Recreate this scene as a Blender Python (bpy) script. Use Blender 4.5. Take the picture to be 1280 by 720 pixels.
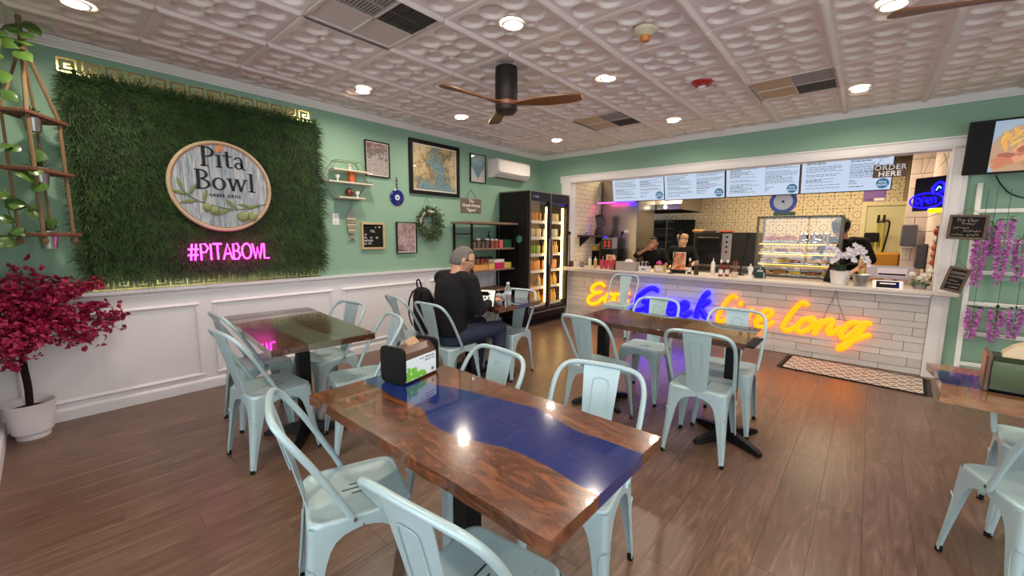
import bpy, bmesh, math, random
from math import sin, cos, pi, radians, sqrt, atan2
from mathutils import Vector, Matrix, noise
rnd = random.Random(7)
for o in list(bpy.data.objects): bpy.data.objects.remove(o)
scene = bpy.context.scene
COL = scene.collection

# ------------------------------------------------------------ camera
FPX, YAW, PITCH, ROLL = 511.39, .7171, .1302, -.0086
HCAM = 1.4167
XL, YB, ZC, T0 = -4.456, 5.883, 2.757, .61      # left wall, counter wall, ceiling, ceiling tile
YF, XR, YS = -.30, 3.3, -1.9                       # front pier wall, right wall, shop window wall
_f = Vector((-sin(YAW)*cos(PITCH), cos(YAW)*cos(PITCH), -sin(PITCH)))
_r = Vector((cos(YAW), sin(YAW), 0)); _d = _f.cross(_r)
RGT = cos(ROLL)*_r + sin(ROLL)*_d; DWN = -sin(ROLL)*_r + cos(ROLL)*_d; FWD = _f
CAM = Vector((0, 0, HCAM))
cd = bpy.data.cameras.new('camera'); cam = bpy.data.objects.new('camera', cd); COL.objects.link(cam)
cd.sensor_width = 36; cd.lens = FPX/1280*36; cd.clip_start = .02; cd.clip_end = 100
cam.matrix_world = Matrix(((RGT.x, -DWN.x, -FWD.x, 0), (RGT.y, -DWN.y, -FWD.y, 0), (RGT.z, -DWN.z, -FWD.z, HCAM), (0, 0, 0, 1)))
scene.camera = cam
# ------------------------------------------------------------ sky, exposure
w = bpy.data.worlds.new('sky'); scene.world = w; w.use_nodes = True
bg = w.node_tree.nodes['Background']; bg.inputs[0].default_value = (.88, .94, 1, 1); bg.inputs[1].default_value = 3.6
vs = scene.view_settings; vs.view_transform = 'Standard'; vs.look = 'None'; vs.gamma = 1; vs.use_curve_mapping = False
vs.exposure = 0.28
LAMP_W = 10.0
KITCHEN_W = 26.0

# pixel -> direction -> point on a plane of the room (1280x720 frame)
def ray(u, v): return ((u-640)/FPX)*RGT + ((v-360)/FPX)*DWN + FWD
def onX(u, v, x=XL): d = ray(u, v); return CAM + d*(x/d.x)
def onY(u, v, y=YB): d = ray(u, v); return CAM + d*(y/d.y)
def onZ(u, v, z=0): d = ray(u, v); return CAM + d*((z-HCAM)/d.z)

# ------------------------------------------------------------ things
def tag(o, label, cat, group=None, kind=None):
    if label: o['label'] = label
    if cat: o['category'] = cat
    if group: o['group'] = group
    if kind: o['kind'] = kind
    return o
def thing(name, label, cat, loc=(0, 0, 0), rotz=0, group=None, kind=None):
    o = bpy.data.objects.new(name, None); COL.objects.link(o); o.empty_display_size = .1
    o.location = loc; o.rotation_euler = (0, 0, rotz)
    return tag(o, label, cat, group, kind)
def copy_tree(o, parent=None):
    c = o.copy(); COL.objects.link(c); c.parent = parent
    for ch in list(o.children): copy_tree(ch, c)
    return c

class MB:
    def __init__(s): s.v = []; s.f = []
    def add(s, vs, fs):
        n = len(s.v); s.v += [tuple(a) for a in vs]; s.f += [tuple(i+n for i in f) for f in fs]; return s
    def box(s, a, b):
        x0, y0, z0 = a; x1, y1, z1 = b
        return s.add([(x0,y0,z0),(x1,y0,z0),(x1,y1,z0),(x0,y1,z0),(x0,y0,z1),(x1,y0,z1),(x1,y1,z1),(x0,y1,z1)],
                     [(0,3,2,1),(4,5,6,7),(0,1,5,4),(1,2,6,5),(2,3,7,6),(3,0,4,7)])
    def bbox(s, a, b, r=.004):      # box with chamfered edges
        c = [(a[i]+b[i])/2 for i in range(3)]; h = [abs(b[i]-a[i])/2 for i in range(3)]; r = min(r, min(h)*.9)
        bm = bmesh.new(); bmesh.ops.create_cube(bm, size=2)
        for v in bm.verts: v.co = Vector((v.co.x*h[0], v.co.y*h[1], v.co.z*h[2]))
        bmesh.ops.bevel(bm, geom=bm.edges[:], offset=r, segments=1, affect='EDGES', profile=.5)
        bm.verts.index_update()
        s.add([tuple(v.co + Vector(c)) for v in bm.verts], [tuple(v.index for v in f.verts) for f in bm.faces]); bm.free(); return s
    def prism(s, pts, d):           # polygon (3d pts) swept along vector d
        n = len(pts); d = Vector(d); P = [Vector(p) for p in pts]
        return s.add(P + [p+d for p in P], [tuple(range(n))[::-1], tuple(range(n, 2*n))] + [(i, (i+1) % n, (i+1) % n+n, i+n) for i in range(n)])
    def lathe(s, prof, c=(0, 0, 0), n=16, axis='z', sx=1, sy=1):  # prof: (r, h)
        rows = []; V = []; F = []
        for r, h in prof:
            row = []
            for k in range(n if r > 1e-6 else 1):
                a = 2*pi*k/n; x, y = r*cos(a)*sx, r*sin(a)*sy
                p = (x, y, h) if axis == 'z' else ((h, x, y) if axis == 'x' else (x, h, y))
                row.append(len(V)); V.append((p[0]+c[0], p[1]+c[1], p[2]+c[2]))
            rows.append(row)
        for A, B in zip(rows, rows[1:]):
            if len(A) == 1 and len(B) == 1: continue
            for k in range(n):
                k2 = (k+1) % n
                if len(A) == 1: F.append((A[0], B[k2], B[k]))
                elif len(B) == 1: F.append((A[k], A[k2], B[0]))
                else: F.append((A[k], A[k2], B[k2], B[k]))
        return s.add(V, F)
    def cyl(s, c, r, h, n=16, axis='z', r2=None):
        r2 = r if r2 is None else r2
        return s.lathe([(0, 0), (r, 0), (r2, h), (0, h)], c, n, axis)
    def tube(s, pts, r, n=8, closed=False, flat=None, caps=True):   # r: number or list; flat: (normal, ratio)
        P = [Vector(p) for p in pts]; m = len(P)
        if m < 2: return s
        up = None; V = []; F = []
        for i in range(m):
            a = P[i-1] if (i > 0 or closed) else P[0]; b = P[(i+1) % m] if (i < m-1 or closed) else P[-1]
            t = (b-a); t = t.normalized() if t.length > 1e-9 else Vector((0, 0, 1))
            if flat: up = Vector(flat[0])
            elif up is None: up = Vector((0, 0, 1)) if abs(t.z) < .9 else Vector((1, 0, 0))
            u = (up - t*up.dot(t))
            if u.length < 1e-6: u = Vector((1, 0, 0)) - t*t.x
            u.normalize(); up = u; wv = t.cross(u)
            rr = r[i] if isinstance(r, (list, tuple)) else r
            q = flat[1] if flat else 1
            for k in range(n):
                an = 2*pi*k/n; V.append(P[i] + u*(cos(an)*rr*q) + wv*(sin(an)*rr))
        for i in range(m if closed else m-1):
            j = (i+1) % m
            for k in range(n): k2 = (k+1) % n; F.append((i*n+k, i*n+k2, j*n+k2, j*n+k))
        if caps and not closed: F.append(tuple(range(n))[::-1]); F.append(tuple((m-1)*n+k for k in range(n)))
        return s.add(V, F)
    def sphere(s, c, r, n=12, m=8):
        rx, ry, rz = r if isinstance(r, (tuple, list)) else (r, r, r)
        k = len(s.v)
        s.lathe([(sin(pi*i/m), -cos(pi*i/m)) for i in range(m+1)], n=n)
        s.v[k:] = [(c[0]+x*rx, c[1]+y*ry, c[2]+z*rz) for x, y, z in s.v[k:]]
        return s
    def xf(s, M):
        s.v = [tuple(M @ Vector(p)) for p in s.v]; return s
    def mesh(s, name, mat=None, smooth=None, normals=True):
        me = bpy.data.meshes.new(name); me.from_pydata(s.v, [], s.f)
        if normals:
            bm = bmesh.new(); bm.from_mesh(me); bmesh.ops.recalc_face_normals(bm, faces=bm.faces[:]); bm.to_mesh(me); bm.free()
        if mat: me.materials.append(mat)
        if smooth:
            me.shade_smooth(); me.set_sharp_from_angle(angle=radians(smooth))
        me.update(); return me
    def build(s, name, mat=None, parent=None, smooth=None, loc=(0, 0, 0), rotz=0, normals=True):
        return mk(name, s.mesh(name, mat, smooth, normals), parent, loc, rotz)
def mk(name, me, parent=None, loc=(0, 0, 0), rotz=0):
    o = bpy.data.objects.new(name, me); COL.objects.link(o); o.parent = parent
    o.location = loc; o.rotation_euler = (0, 0, rotz); return o
def struct(o, label=None): o['kind'] = 'structure'; 
def smoothpath(pts, k=6, closed=False):
    P = [Vector(p) for p in pts]; n = len(P); out = []
    for i in range(n if closed else n-1):
        if closed: a, b, c, d = P[i-1], P[i], P[(i+1) % n], P[(i+2) % n]
        else: a, b, c, d = P[max(i-1, 0)], P[i], P[i+1], P[min(i+2, n-1)]
        for j in range(k):
            t = j/k; out.append(.5*((2*b) + (c-a)*t + (2*a-5*b+4*c-d)*t*t + (3*b-a-3*c+d)*t*t*t))
    if not closed: out.append(P[-1])
    return out
def text_mesh(txt, size, depth=.002, align='CENTER', shear=0, bold=0, mat=None, space=1.0, name='lettering'):
    cu = bpy.data.curves.new('txt', 'FONT'); cu.body = txt; cu.size = size; cu.extrude = depth/2; cu.align_x = align; cu.shear = shear; cu.offset = bold
    cu.space_character = space; cu.resolution_u = 3; cu.align_y = 'CENTER'
    o = bpy.data.objects.new('txt', cu); COL.objects.link(o)
    me = bpy.data.meshes.new_from_object(o.evaluated_get(bpy.context.evaluated_depsgraph_get()))
    bpy.data.objects.remove(o); bpy.data.curves.remove(cu)
    me.transform(Matrix.Rotation(pi/2, 4, 'X'))            # stands in the xz plane, faces -y
    me.name = name; me.materials.clear()
    if mat: me.materials.append(mat)
    return me

def glyph_row(m, x0, x1, z, h, y, seed, gap=.45):   # a row of small unreadable printed characters
    r = random.Random(seed); x = x0
    while x < x1-h*.3:
        w = h*r.uniform(.35, .75)
        if r.random() > .14:
            m.box((x, y-.0008, z), (x+h*.16, y, z+h))
            q = r.random()
            if q < .7: m.box((x+h*.16, y-.0008, z+h*.84), (x+w, y, z+h))
            if q > .3: m.box((x+h*.16, y-.0008, z), (x+w, y, z+h*.16))
            if r.random() < .6: m.box((x+w-h*.16, y-.0008, z+h*.16), (x+w, y, z+h*.84))
        x += w+h*gap*.5
    return m
def scribble(m, x0, x1, z, h, y, seed, r_=.0016):      # a line of unreadable handwriting
    r = random.Random(seed); P = []; n = max(6, int((x1-x0)/(h*.28)))
    for k in range(n): P.append((x0+(x1-x0)*k/(n-1)+r.uniform(-.15, .15)*h, y, z+h*(r.uniform(.45, 1) if k % 2 else r.uniform(0, .3))))
    return m.tube(smoothpath(P, 3), r_, 4)

# ------------------------------------------------------------ materials
def s2l(c): return tuple(((x/255)/12.92 if x/255 <= .04045 else ((x/255+.055)/1.055)**2.4) for x in c)
class NT:
    def __init__(s, name):
        s.m = bpy.data.materials.new(name); s.m.use_nodes = True; s.t = s.m.node_tree; s.b = s.t.nodes['Principled BSDF']
    def n(s, ty, ins=None, **kw):
        nd = s.t.nodes.new(ty)
        for k, v in kw.items(): setattr(nd, k, v)
        for k, v in (ins or {}).items(): s.set(nd.inputs[k], v)
        return nd
    def set(s, sock, v):
        if isinstance(v, bpy.types.NodeSocket): s.t.links.new(v, sock)
        elif isinstance(v, bpy.types.Node): s.t.links.new(v.outputs[0], sock)
        else: sock.default_value = v
    def math(s, op, a, b=None, c=None):
        nd = s.n('ShaderNodeMath', operation=op); s.set(nd.inputs[0], a)
        if b is not None: s.set(nd.inputs[1], b)
        if c is not None: s.set(nd.inputs[2], c)
        return nd.outputs[0]
    def mix(s, f, a, b, bt='MIX'):
        nd = s.n('ShaderNodeMix', data_type='RGBA', blend_type=bt); s.set(nd.inputs[0], f)
        for sock, v in ((nd.inputs[6], a), (nd.inputs[7], b)):
            if isinstance(v, tuple) and len(v) == 3: v = (*v, 1)
            s.set(sock, v)
        return nd.outputs[2]
    def ramp(s, f, stops, interp='LINEAR'):
        nd = s.n('ShaderNodeValToRGB'); s.set(nd.inputs[0], f); cr = nd.color_ramp; cr.interpolation = interp
        while len(cr.elements) < len(stops): cr.elements.new(.5)
        for e, (p, c) in zip(cr.elements, stops): e.position = p; e.color = (*c, 1)
        return nd.outputs[0]
    def coord(s, scale=(1, 1, 1), kind='Object', rot=(0, 0, 0), loc=(0, 0, 0)):
        tc = s.n('ShaderNodeTexCoord'); mp = s.n('ShaderNodeMapping'); s.t.links.new(tc.outputs[kind], mp.inputs[0])
        mp.inputs['Scale'].default_value = scale; mp.inputs['Rotation'].default_value = rot
        s.set(mp.inputs['Location'], loc); return mp.outputs[0]
    def noise(s, vec, scale=5, detail=4, rough=.5, dist=0):
        nd = s.n('ShaderNodeTexNoise', {'Scale': scale, 'Detail': detail, 'Roughness': rough, 'Distortion': dist}); s.t.links.new(vec, nd.inputs[0]); return nd.outputs[0]
    def out(s, color=None, rough=None, bump=None, bstr=.2, bdist=.01, **kw):
        b = s.b
        if color is not None: s.set(b.inputs['Base Color'], (*color, 1) if isinstance(color, tuple) and len(color) == 3 else color)
        if rough is not None: s.set(b.inputs['Roughness'], rough)
        for k, v in kw.items(): s.set(b.inputs[k.replace('_', ' ')], v)
        if bump is not None:
            bn = s.n('ShaderNodeBump', {'Strength': bstr, 'Distance': bdist}); s.set(bn.inputs['Height'], bump); s.t.links.new(bn.outputs[0], b.inputs['Normal'])
        return s.m
_mc = {}
def mat(name, rgb, rough=.5, metal=0, emit=0, coat=0, var=0, scale=20, bump=0, alpha=1, trans=0, ior=1.45, ecol=None):
    if name in _mc: return _mc[name]
    t = NT(name); c = s2l(rgb)
    col = c
    if var or bump:
        nz = t.noise(t.coord(), scale, 5, .6)
        if var: col = t.mix(nz, tuple(x*(1-var) for x in c), tuple(min(1, x*(1+var)) for x in c))
        if bump: t.out(bump=nz, bstr=bump)
    t.out(col, rough, Metallic=metal)
    if max(rgb) < 62 and not metal: t.out(Specular_IOR_Level=.22)
    if coat: t.out(Coat_Weight=coat, Coat_Roughness=.05)
    if emit: t.out(Emission_Color=(*s2l(ecol or rgb), 1), Emission_Strength=emit)
    if trans: t.out(Transmission_Weight=trans, IOR=ior)
    if alpha < 1: t.out(Alpha=alpha)
    _mc[name] = t.m; return t.m
def glass(name='clear_glass', tint=(1, 1, 1), fac=.12):     # thin sheet glass: see-through with a fresnel reflection
    if name in _mc: return _mc[name]
    m = bpy.data.materials.new(name); m.use_nodes = True; t = m.node_tree; t.nodes.clear()
    o = t.nodes.new('ShaderNodeOutputMaterial'); mx = t.nodes.new('ShaderNodeMixShader'); tr = t.nodes.new('ShaderNodeBsdfTransparent'); gl = t.nodes.new('ShaderNodeBsdfGlossy')
    ge = t.nodes.new('ShaderNodeNewGeometry'); dt = t.nodes.new('ShaderNodeVectorMath'); dt.operation = 'DOT_PRODUCT'; t.links.new(ge.outputs['Normal'], dt.inputs[0]); t.links.new(ge.outputs['Incoming'], dt.inputs[1])
    def mth(op, a, b=None):
        n = t.nodes.new('ShaderNodeMath'); n.operation = op
        for i, v in enumerate((a, b)):
            if v is None: continue
            if isinstance(v, (int, float)): n.inputs[i].default_value = v
            else: t.links.new(v, n.inputs[i])
        return n.outputs[0]
    fr = mth('ADD', mth('MULTIPLY', mth('POWER', mth('SUBTRACT', 1.0, mth('ABSOLUTE', dt.outputs['Value'])), 5.0), .96), .04)
    gl.inputs['Roughness'].default_value = .02; tr.inputs[0].default_value = (*tint, 1)
    t.links.new(fr, mx.inputs[0]); t.links.new(tr.outputs[0], mx.inputs[1]); t.links.new(gl.outputs[0], mx.inputs[2]); t.links.new(mx.outputs[0], o.inputs[0])
    _mc[name] = m; return m

M_green = mat('green_wall_paint', (134, 168, 146), .75, var=.05, scale=60, bump=.05)
M_white = mat('white_trim_paint', (226, 222, 220), .45)
M_wains = mat('white_wainscot_paint', (224, 224, 228), .5)
M_ceil = mat('ceiling_white', (224, 212, 207), .42)
M_black = mat('black_metal', (17, 16, 16), .45)
M_blackmatte = mat('black_matte', (18, 17, 17), .7)
M_steel = mat('brushed_steel', (190, 186, 180), .28, metal=1)
M_chrome = mat('chrome', (220, 220, 220), .12, metal=1)
M_rubber = mat('black_rubber', (20, 20, 20), .8)
M_wht = mat('white_plastic', (235, 235, 235), .35)
M_wood = mat('plain_wood', (128, 92, 66), .55, var=.35, scale=14)
# ============================================================ SETTING
def S(o): o['kind'] = 'structure'; return o
# ---- floor of vinyl planks
def plank_mat():
    t = NT('vinyl_plank'); oi = t.n('ShaderNodeObjectInfo'); rv = oi.outputs['Random']
    off = t.n('ShaderNodeCombineXYZ', {0: t.math('MULTIPLY', rv, 37.0), 1: t.math('MULTIPLY', rv, 91.0), 2: t.math('MULTIPLY', rv, 13.0)})
    v = t.coord((1, .11, 1), loc=off.outputs[0]); v2 = t.coord((1, .03, 1), loc=off.outputs[0])
    n1 = t.noise(v, 16, 8, .62, 2.2); n2 = t.noise(v2, 120, 3, .7, .3)
    c = t.ramp(n1, [(.30, s2l((64, 45, 35))), (.48, s2l((108, 81, 64))), (.56, s2l((122, 94, 76))), (.70, s2l((160, 128, 106)))])
    c = t.mix(t.math('MULTIPLY', n2, .8), c, s2l((74, 53, 42)), 'MIX')
    c = t.mix(.28, c, t.ramp(rv, [(0, s2l((98, 74, 60))), (.5, s2l((108, 82, 66))), (1, s2l((120, 94, 77)))]))
    return t.out(c, t.math('MULTIPLY_ADD', n1, .14, .24), bump=n2, bstr=.08, bdist=.002)
M_plank = plank_mat()
fl = S(MB().box((XL-.1, YS-.1, -.06), (XR+.1, 6.0, -.006)).build('floor', mat('plank_joint', (84, 64, 52), .7)))
_pm = {}
PW, PL = .182, 1.24
def plank(x, y0, y1):
    key = round(y1-y0, 3)
    if key not in _pm:
        L = (y1-y0)/2-.0004; W = PW/2-.0003; b = .0006
        m = MB().add([(-W, -L, -.008), (W, -L, -.008), (W, L, -.008), (-W, L, -.008), (-W, -L, -b), (W, -L, -b), (W, L, -b), (-W, L, -b),
                      (-W+b, -L+b, 0), (W-b, -L+b, 0), (W-b, L-b, 0), (-W+b, L-b, 0)],
                     [(8, 9, 10, 11)] + [(i, (i+1) % 4, (i+1) % 4+4, i+4) for i in range(4)] + [(i+4, (i+1) % 4+4, (i+1) % 4+8, i+8) for i in range(4)])
        _pm[key] = m.mesh('plank', M_plank)
    mk('plank', _pm[key], fl, (x, (y0+y1)/2, 0))
i = 0; x = XL+PW/2
while x < XR:
    y = YF - [.0, .42, .83, .2, .62][i % 5]*PL*.999 - .02; 
    while y < 5.9:
        a, b = max(y, -.72), min(y+PL, 5.9)
        if b-a > .03: plank(x, a, b)
        y += PL
    x += PW; i += 1
MB().box((XL, YS, -.02), (XR, -.72, 0)).build('entry_floor', M_plank, fl)
# ---- ceiling of embossed tiles
cl = S(MB().box((XL-.1, YS-.1, ZC+.03), (XR+.1, 6.0, ZC+.09)).build('ceiling', M_ceil))
def sstep(a, b, x): t = min(1, max(0, (x-a)/(b-a))); return t*t*(3-2*t)
def tile_h(x, y):          # x, y in 0..1 across the tile; height up into the ceiling
    X, Y = x*T0, y*T0; b = .043; c = (T0-2*b)/3; h = 0
    for i in range(3):
        for j in range(3):
            d = sqrt((X-b-(i+.5)*c)**2 + (Y-b-(j+.5)*c)**2); h = max(h, .021*(1-sstep(.068, .079, d)))
    for i in range(1, 3):
        for j in range(1, 3):
            d = sqrt((X-b-i*c)**2 + (Y-b-j*c)**2); h = max(h, .014*(1-sstep(.015, .025, d)))
    e = min(X, T0-X)
    if e < .024: h -= .020*sqrt(max(0, 1-(e/.024)**2))*(1-.5*max(0, 1-min(Y, T0-Y)/.014))
    e = min(Y, T0-Y)
    if e < .012: h += .006*(1-e/.012)
    return h
_tm = {}
def tile_mesh(x0, x1, y0, y1):
    k = (round(x0, 3), round(x1, 3), round(y0, 3), round(y1, 3))
    if k not in _tm:
        nx, ny = max(2, int(72*(x1-x0))), max(2, int(72*(y1-y0))); V = []; F = []
        for j in range(ny+1):
            for i in range(nx+1):
                x, y = x0+(x1-x0)*i/nx, y0+(y1-y0)*j/ny; V.append((x*T0, y*T0, tile_h(x, y)))
        for j in range(ny):
            for i in range(nx): a = j*(nx+1)+i; F.append((a, a+nx+1, a+nx+2, a+1))
        m = MB().add(V, F); me = m.mesh('ceiling_tile', M_ceil, normals=False); me.shade_smooth(); _tm[k] = me
    return _tm[k]
GX, GY = -1.5615, 3.027
VENTS = {(-2, -3), (-2, 2), (1, 2)}
for c in range(-5, 8):
    for r in range(-9, 5):
        x0 = max(0, (XL-GX)/T0-c); x1 = min(1, (XR-GX)/T0-c); y0 = max(0, (YS-GY)/T0-r); y1 = min(1, (YB-GY)/T0-r)
        if x1-x0 < .02 or y1-y0 < .02 or (c, r) in VENTS: continue
        mk('ceiling_tile', tile_mesh(x0, x1, y0, y1), cl, (GX+c*T0, GY+r*T0, ZC))
def vent(c, r, label):
    t = thing('ceiling_vent', label, 'vent', (GX+c*T0, GY+r*T0, ZC)); h = T0; mf = mat('vent_panel', (196, 184, 176), .55); mt = mat('vent_tan', (190, 168, 132), .6)
    m = MB()
    for a, b in (((0, 0), (h, .02)), ((0, h-.02), (h, h)), ((0, .02), (.02, h-.02)), ((h-.02, .02), (h, h-.02)), ((.02, h/2-.008), (h-.02, h/2+.008)), ((h/2-.008, .02), (h/2+.008, h-.02))):
        m.box((a[0], a[1], -.008), (b[0], b[1], .012))
    m.build('frame', mf, t)
    MB().box((.02, .02, .002), (h/2, h/2, .01)).box((.02, h/2, .002), (h/2, h-.02, .01)).build('blank_panel', mf if c < 0 and r < 0 else mt, t)
    for q, (ya, yb) in enumerate(((.02, h/2-.008), (h/2+.008, h-.02))):
        mesh_ = MB(); x0, x1 = h/2+.008, h-.02
        for k in range(13): yy = ya+(yb-ya)*(k+.5)/13; mesh_.box((x0, yy-.0045, -.004), (x1, yy+.0045, .004))
        for k in range(3): xx = x0+(x1-x0)*k/2; mesh_.box((xx-.004, ya, -.006), (xx+.004, yb, .006))
        mesh_.build('grille', mat('grille_dark', (70, 64, 60), .6) if q else mat('grille_grey', (150, 140, 134), .6), t)
    MB().box((.01, .01, .02), (h-.01, h-.01, .028)).build('duct_plate', M_blackmatte, t)
vent(-2, -3, 'return air vent panel with dark grilles in the ceiling near the fan')
vent(-2, 2, 'ceiling vent panel over the drinks fridge aisle beside the counter wall')
vent(1, 2, 'ceiling vent panel near the middle menu screens')
# ---- walls
wl = S(MB().box((XL-.12, YF-.1, 0), (XL, 6.0, ZC+.03)).build('wall_left', M_green))
S(MB().box((XL, YF-.12, 0), (-2.6, YF, ZC+.03)).box((-2.72, YS, 0), (-2.6, YF-.12, ZC+.03)).build('wall_front', M_green))
OXL, OXR, OZ = -3.85, .53, 2.28     # opening to the kitchen
wb = S(MB().box((XL, YB, 0), (OXL, YB+.14, ZC+.03)).box((OXR, YB, 0), (XR+.12, YB+.14, ZC+.03)).box((OXL, YB, OZ), (OXR, YB+.14, ZC+.03)).build('wall_back', M_green))
# shop windows behind the camera and at the right
wr = MB().box((XR, YS, 0), (XR+.12, YS+.4, ZC+.03)).box((XR, 2.6, 0), (XR+.12, YB, ZC+.03)).box((XR, YS+.4, 0), (XR+.12, 2.6, .45)).box((XR, YS+.4, 2.45), (XR+.12, 2.6, ZC+.03))
S(wr.build('wall_right', M_green))
S(MB().box((-2.72, YS-.12, 0), (XR+.12, YS, .35)).box((-2.72, YS-.12, 2.5), (XR+.12, YS, ZC+.03)).build('wall_shopfront', M_white))
def window(n, p0, p1, z0, z1, k):
    p0, p1 = Vector(p0), Vector(p1); L = (p1-p0).length; a = atan2((p1-p0).y, (p1-p0).x)
    m = MB()
    for i in range(k+1): m.box((L*i/k-.03, -.04, z0), (L*i/k+.03, .04, z1))
    m.box((0, -.04, z0), (L, .04, z0+.05)).box((0, -.04, z1-.05), (L, .04, z1))
    o = S(m.build('window_%d' % n, M_black, None, loc=p0, rotz=a))
    for i in range(k): MB().box((L*i/k+.03, -.003, z0+.05), (L*(i+1)/k-.03, .003, z1-.05)).build('pane', glass(), o)
window(1, (-2.6, YS-.06, 0), (XR, YS-.06, 0), .35, 2.5, 5)
window(2, (XR+.06, YS+.4, 0), (XR+.06, 2.6, 0), .45, 2.45, 4)
# ---- crown moulding, wainscot, chair rail, baseboard
def crown(n, p0, p1, nrm):
    p0, p1, nrm = Vector(p0), Vector(p1), Vector(nrm); pr = [(0, 2.69), (.012, 2.69), (.014, 2.703), (.022, 2.708), (.025, 2.716), (.040, 2.732), (.044, 2.742), (.050, 2.744), (.050, 2.756), (0, 2.756)]
    S(MB().prism([p0 + nrm*d + Vector((0, 0, z)) for d, z in pr], p1-p0).build('trim_%d' % n, M_white))
crown(1, (XL, YF, 0), (XL, YB, 0), (1, 0, 0)); crown(2, (XL, YB, 0), (XR, YB, 0), (0, -1, 0)); crown(3, (XL, YF, 0), (-2.6, YF, 0), (0, 1, 0))
WS = S(MB().box((XL, YF, .0), (XL+.008, YB, .935)).box((XL+.008, YF, 0), (-2.6, YF+.008, .935)).build('trim_4', M_wains))
pr = [(.008, .885), (.016, .885), (.018, .905), (.03, .915), (.04, .925), (.042, .95), (.0, .95), (0, .935), (.008, .935)]
S(MB().prism([(XL+d, YF+.008, z) for d, z in pr], (0, YB-YF-.008, 0)).prism([(XL+.042, YF+d, z) for d, z in pr], (-2.6-XL-.042, 0, 0)).build('trim_5', M_wains))
S(MB().prism([(XL+d, YF+.008, z) for d, z in [(.008, 0), (.024, 0), (.024, .075), (.018, .088), (.008, .095)]], (0, YB-YF-.008, 0)).build('baseboard_left', M_wains))
S(MB().prism([(XL+.024, YF+d, z) for d, z in [(.008, 0), (.024, 0), (.024, .075), (.018, .088), (.008, .095)]], (-2.6-XL-.024, 0, 0)).build('baseboard_front', M_wains))
for a, b in ((-.2, .87), (.967, 2.076), (2.187, 3.29), (3.40, 4.5), (4.61, 5.7)):
    m = MB(); x = XL+.008; z0, z1, wd = .125, .80, .032
    def bar(y0, y1, za, zb, vert):
        if vert: m.prism([(x, y0, za), (x+.012, y0+.006, za), (x+.016, y0+.014, za), (x+.006, y1, za), (x, y1, za)], (0, 0, zb-za))
        else: m.prism([(x, y0, za), (x+.012, y0, za+.006), (x+.016, y0, za+.014), (x+.006, y0, zb), (x, y0, zb)], (0, y1-y0, 0))
    bar(a, b, z1-wd, z1, 0); bar(a, b, z0, z0+wd, 0); bar(a, a+wd, z0+wd, z1-wd, 1); bar(b-wd, b, z0+wd, z1-wd, 1)
    m.build('panel_moulding', M_wains, WS)
# ---- kitchen opening: jambs, header, brick counter, shell behind
YT = YB-.025
S(MB().box((-4.02, YT, 0), (OXL+.006, YB+.148, OZ)).box((-4.04, YT-.008, OZ), (OXL, YB-.001, OZ+.09)).box((-4.00, YT-.006, 0), (-3.985, YT, OZ)).box((-3.88, YT-.006, 0), (-3.865, YT, OZ)).build('trim_6', M_white))
S(MB().box((.505, YT, 0), (.635, YB+.148, OZ)).box((.515, YT-.006, 0), (.528, YT, OZ)).box((.595, YT-.006, 0), (.603, YT, OZ)).box((.613, YT-.006, 0), (.621, YT, OZ)).build('trim_7', M_white))
S(MB().box((OXL, YT, OZ-.006), (.70, YB+.148, OZ+.09)).box((-4.05, YT-.014, OZ+.09), (.73, YB, OZ+.105)).box((OXL, YT-.006, OZ+.012), (.70, YT, OZ+.03)).build('trim_8', M_white))
def brick_mat(name, c0, c1, c2, bump=.25):
    t = NT(name); rv = t.n('ShaderNodeObjectInfo').outputs['Random']
    v = t.coord((1, 1, 4), loc=t.n('ShaderNodeCombineXYZ', {0: t.math('MULTIPLY', rv, 20.0), 2: t.math('MULTIPLY', rv, 50.0)}).outputs[0])
    nz = t.noise(v, 9, 8, .65, .6)
    c = t.mix(nz, t.ramp(rv, [(0, s2l(c0)), (.5, s2l(c1)), (1, s2l(c2))]), s2l(c1))
    c = t.mix(t.math('MULTIPLY', t.noise(v, 25, 6, .7), .35), c, s2l(c0))
    return t.out(c, .7, bump=nz, bstr=bump)
M_brick = brick_mat('ledger_stone', (176, 167, 160), (212, 205, 199), (226, 221, 216))
cb = S(MB().box((OXL, YB+.02, 0), (.505, YB+.15, .85)).build('wall_counter', mat('grey_joint', (96, 90, 86), .9)))
r2 = random.Random(3)
rhs = [.066, .092, .074, .10, .07, .088, .066, .096, .078, .12]; zr = 0
for rh in rhs:
    x = OXL; first = True
    while x < .505-.02:
        L = r2.uniform(.34, .62)*(r2.uniform(.35, .9) if first else 1); first = False
        x1 = min(x+L, .505)
        if .505-x1 < .1: x1 = .505
        d = r2.uniform(-.009, .009)
        MB().bbox((-(x1-x)/2+.0015, 0, -rh/2+.0015), ((x1-x)/2-.0015, .024, rh/2-.0015), .003).build('brick', M_brick, cb, loc=((x+x1)/2, YB-.003+d, zr+rh/2))
        x = x1
    zr += rh
# shell of the kitchen
YK = 9.2
S(MB().box((-6.2, 6.0, -.06), (2.2, YK+.1, 0)).build('floor_kitchen', mat('kitchen_floor_tile', (120, 84, 70), .5, var=.2, scale=8)))
S(MB().box((-6.2, 6.0, ZC-.05), (2.2, YK+.1, ZC+.09)).build('ceiling_kitchen', mat('kitchen_ceiling', (210, 205, 198), .7)))
S(MB().box((-6.3, YB+.14, 0), (-6.2, YK, ZC)).build('wall_kitchen_left', mat('kitchen_wall', (190, 180, 160), .7)))
S(MB().box((1.05, 8.25, 0), (1.15, YK, ZC)).build('wall_kitchen_right', mat('kitchen_wall', (190, 180, 160), .7)))
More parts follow.
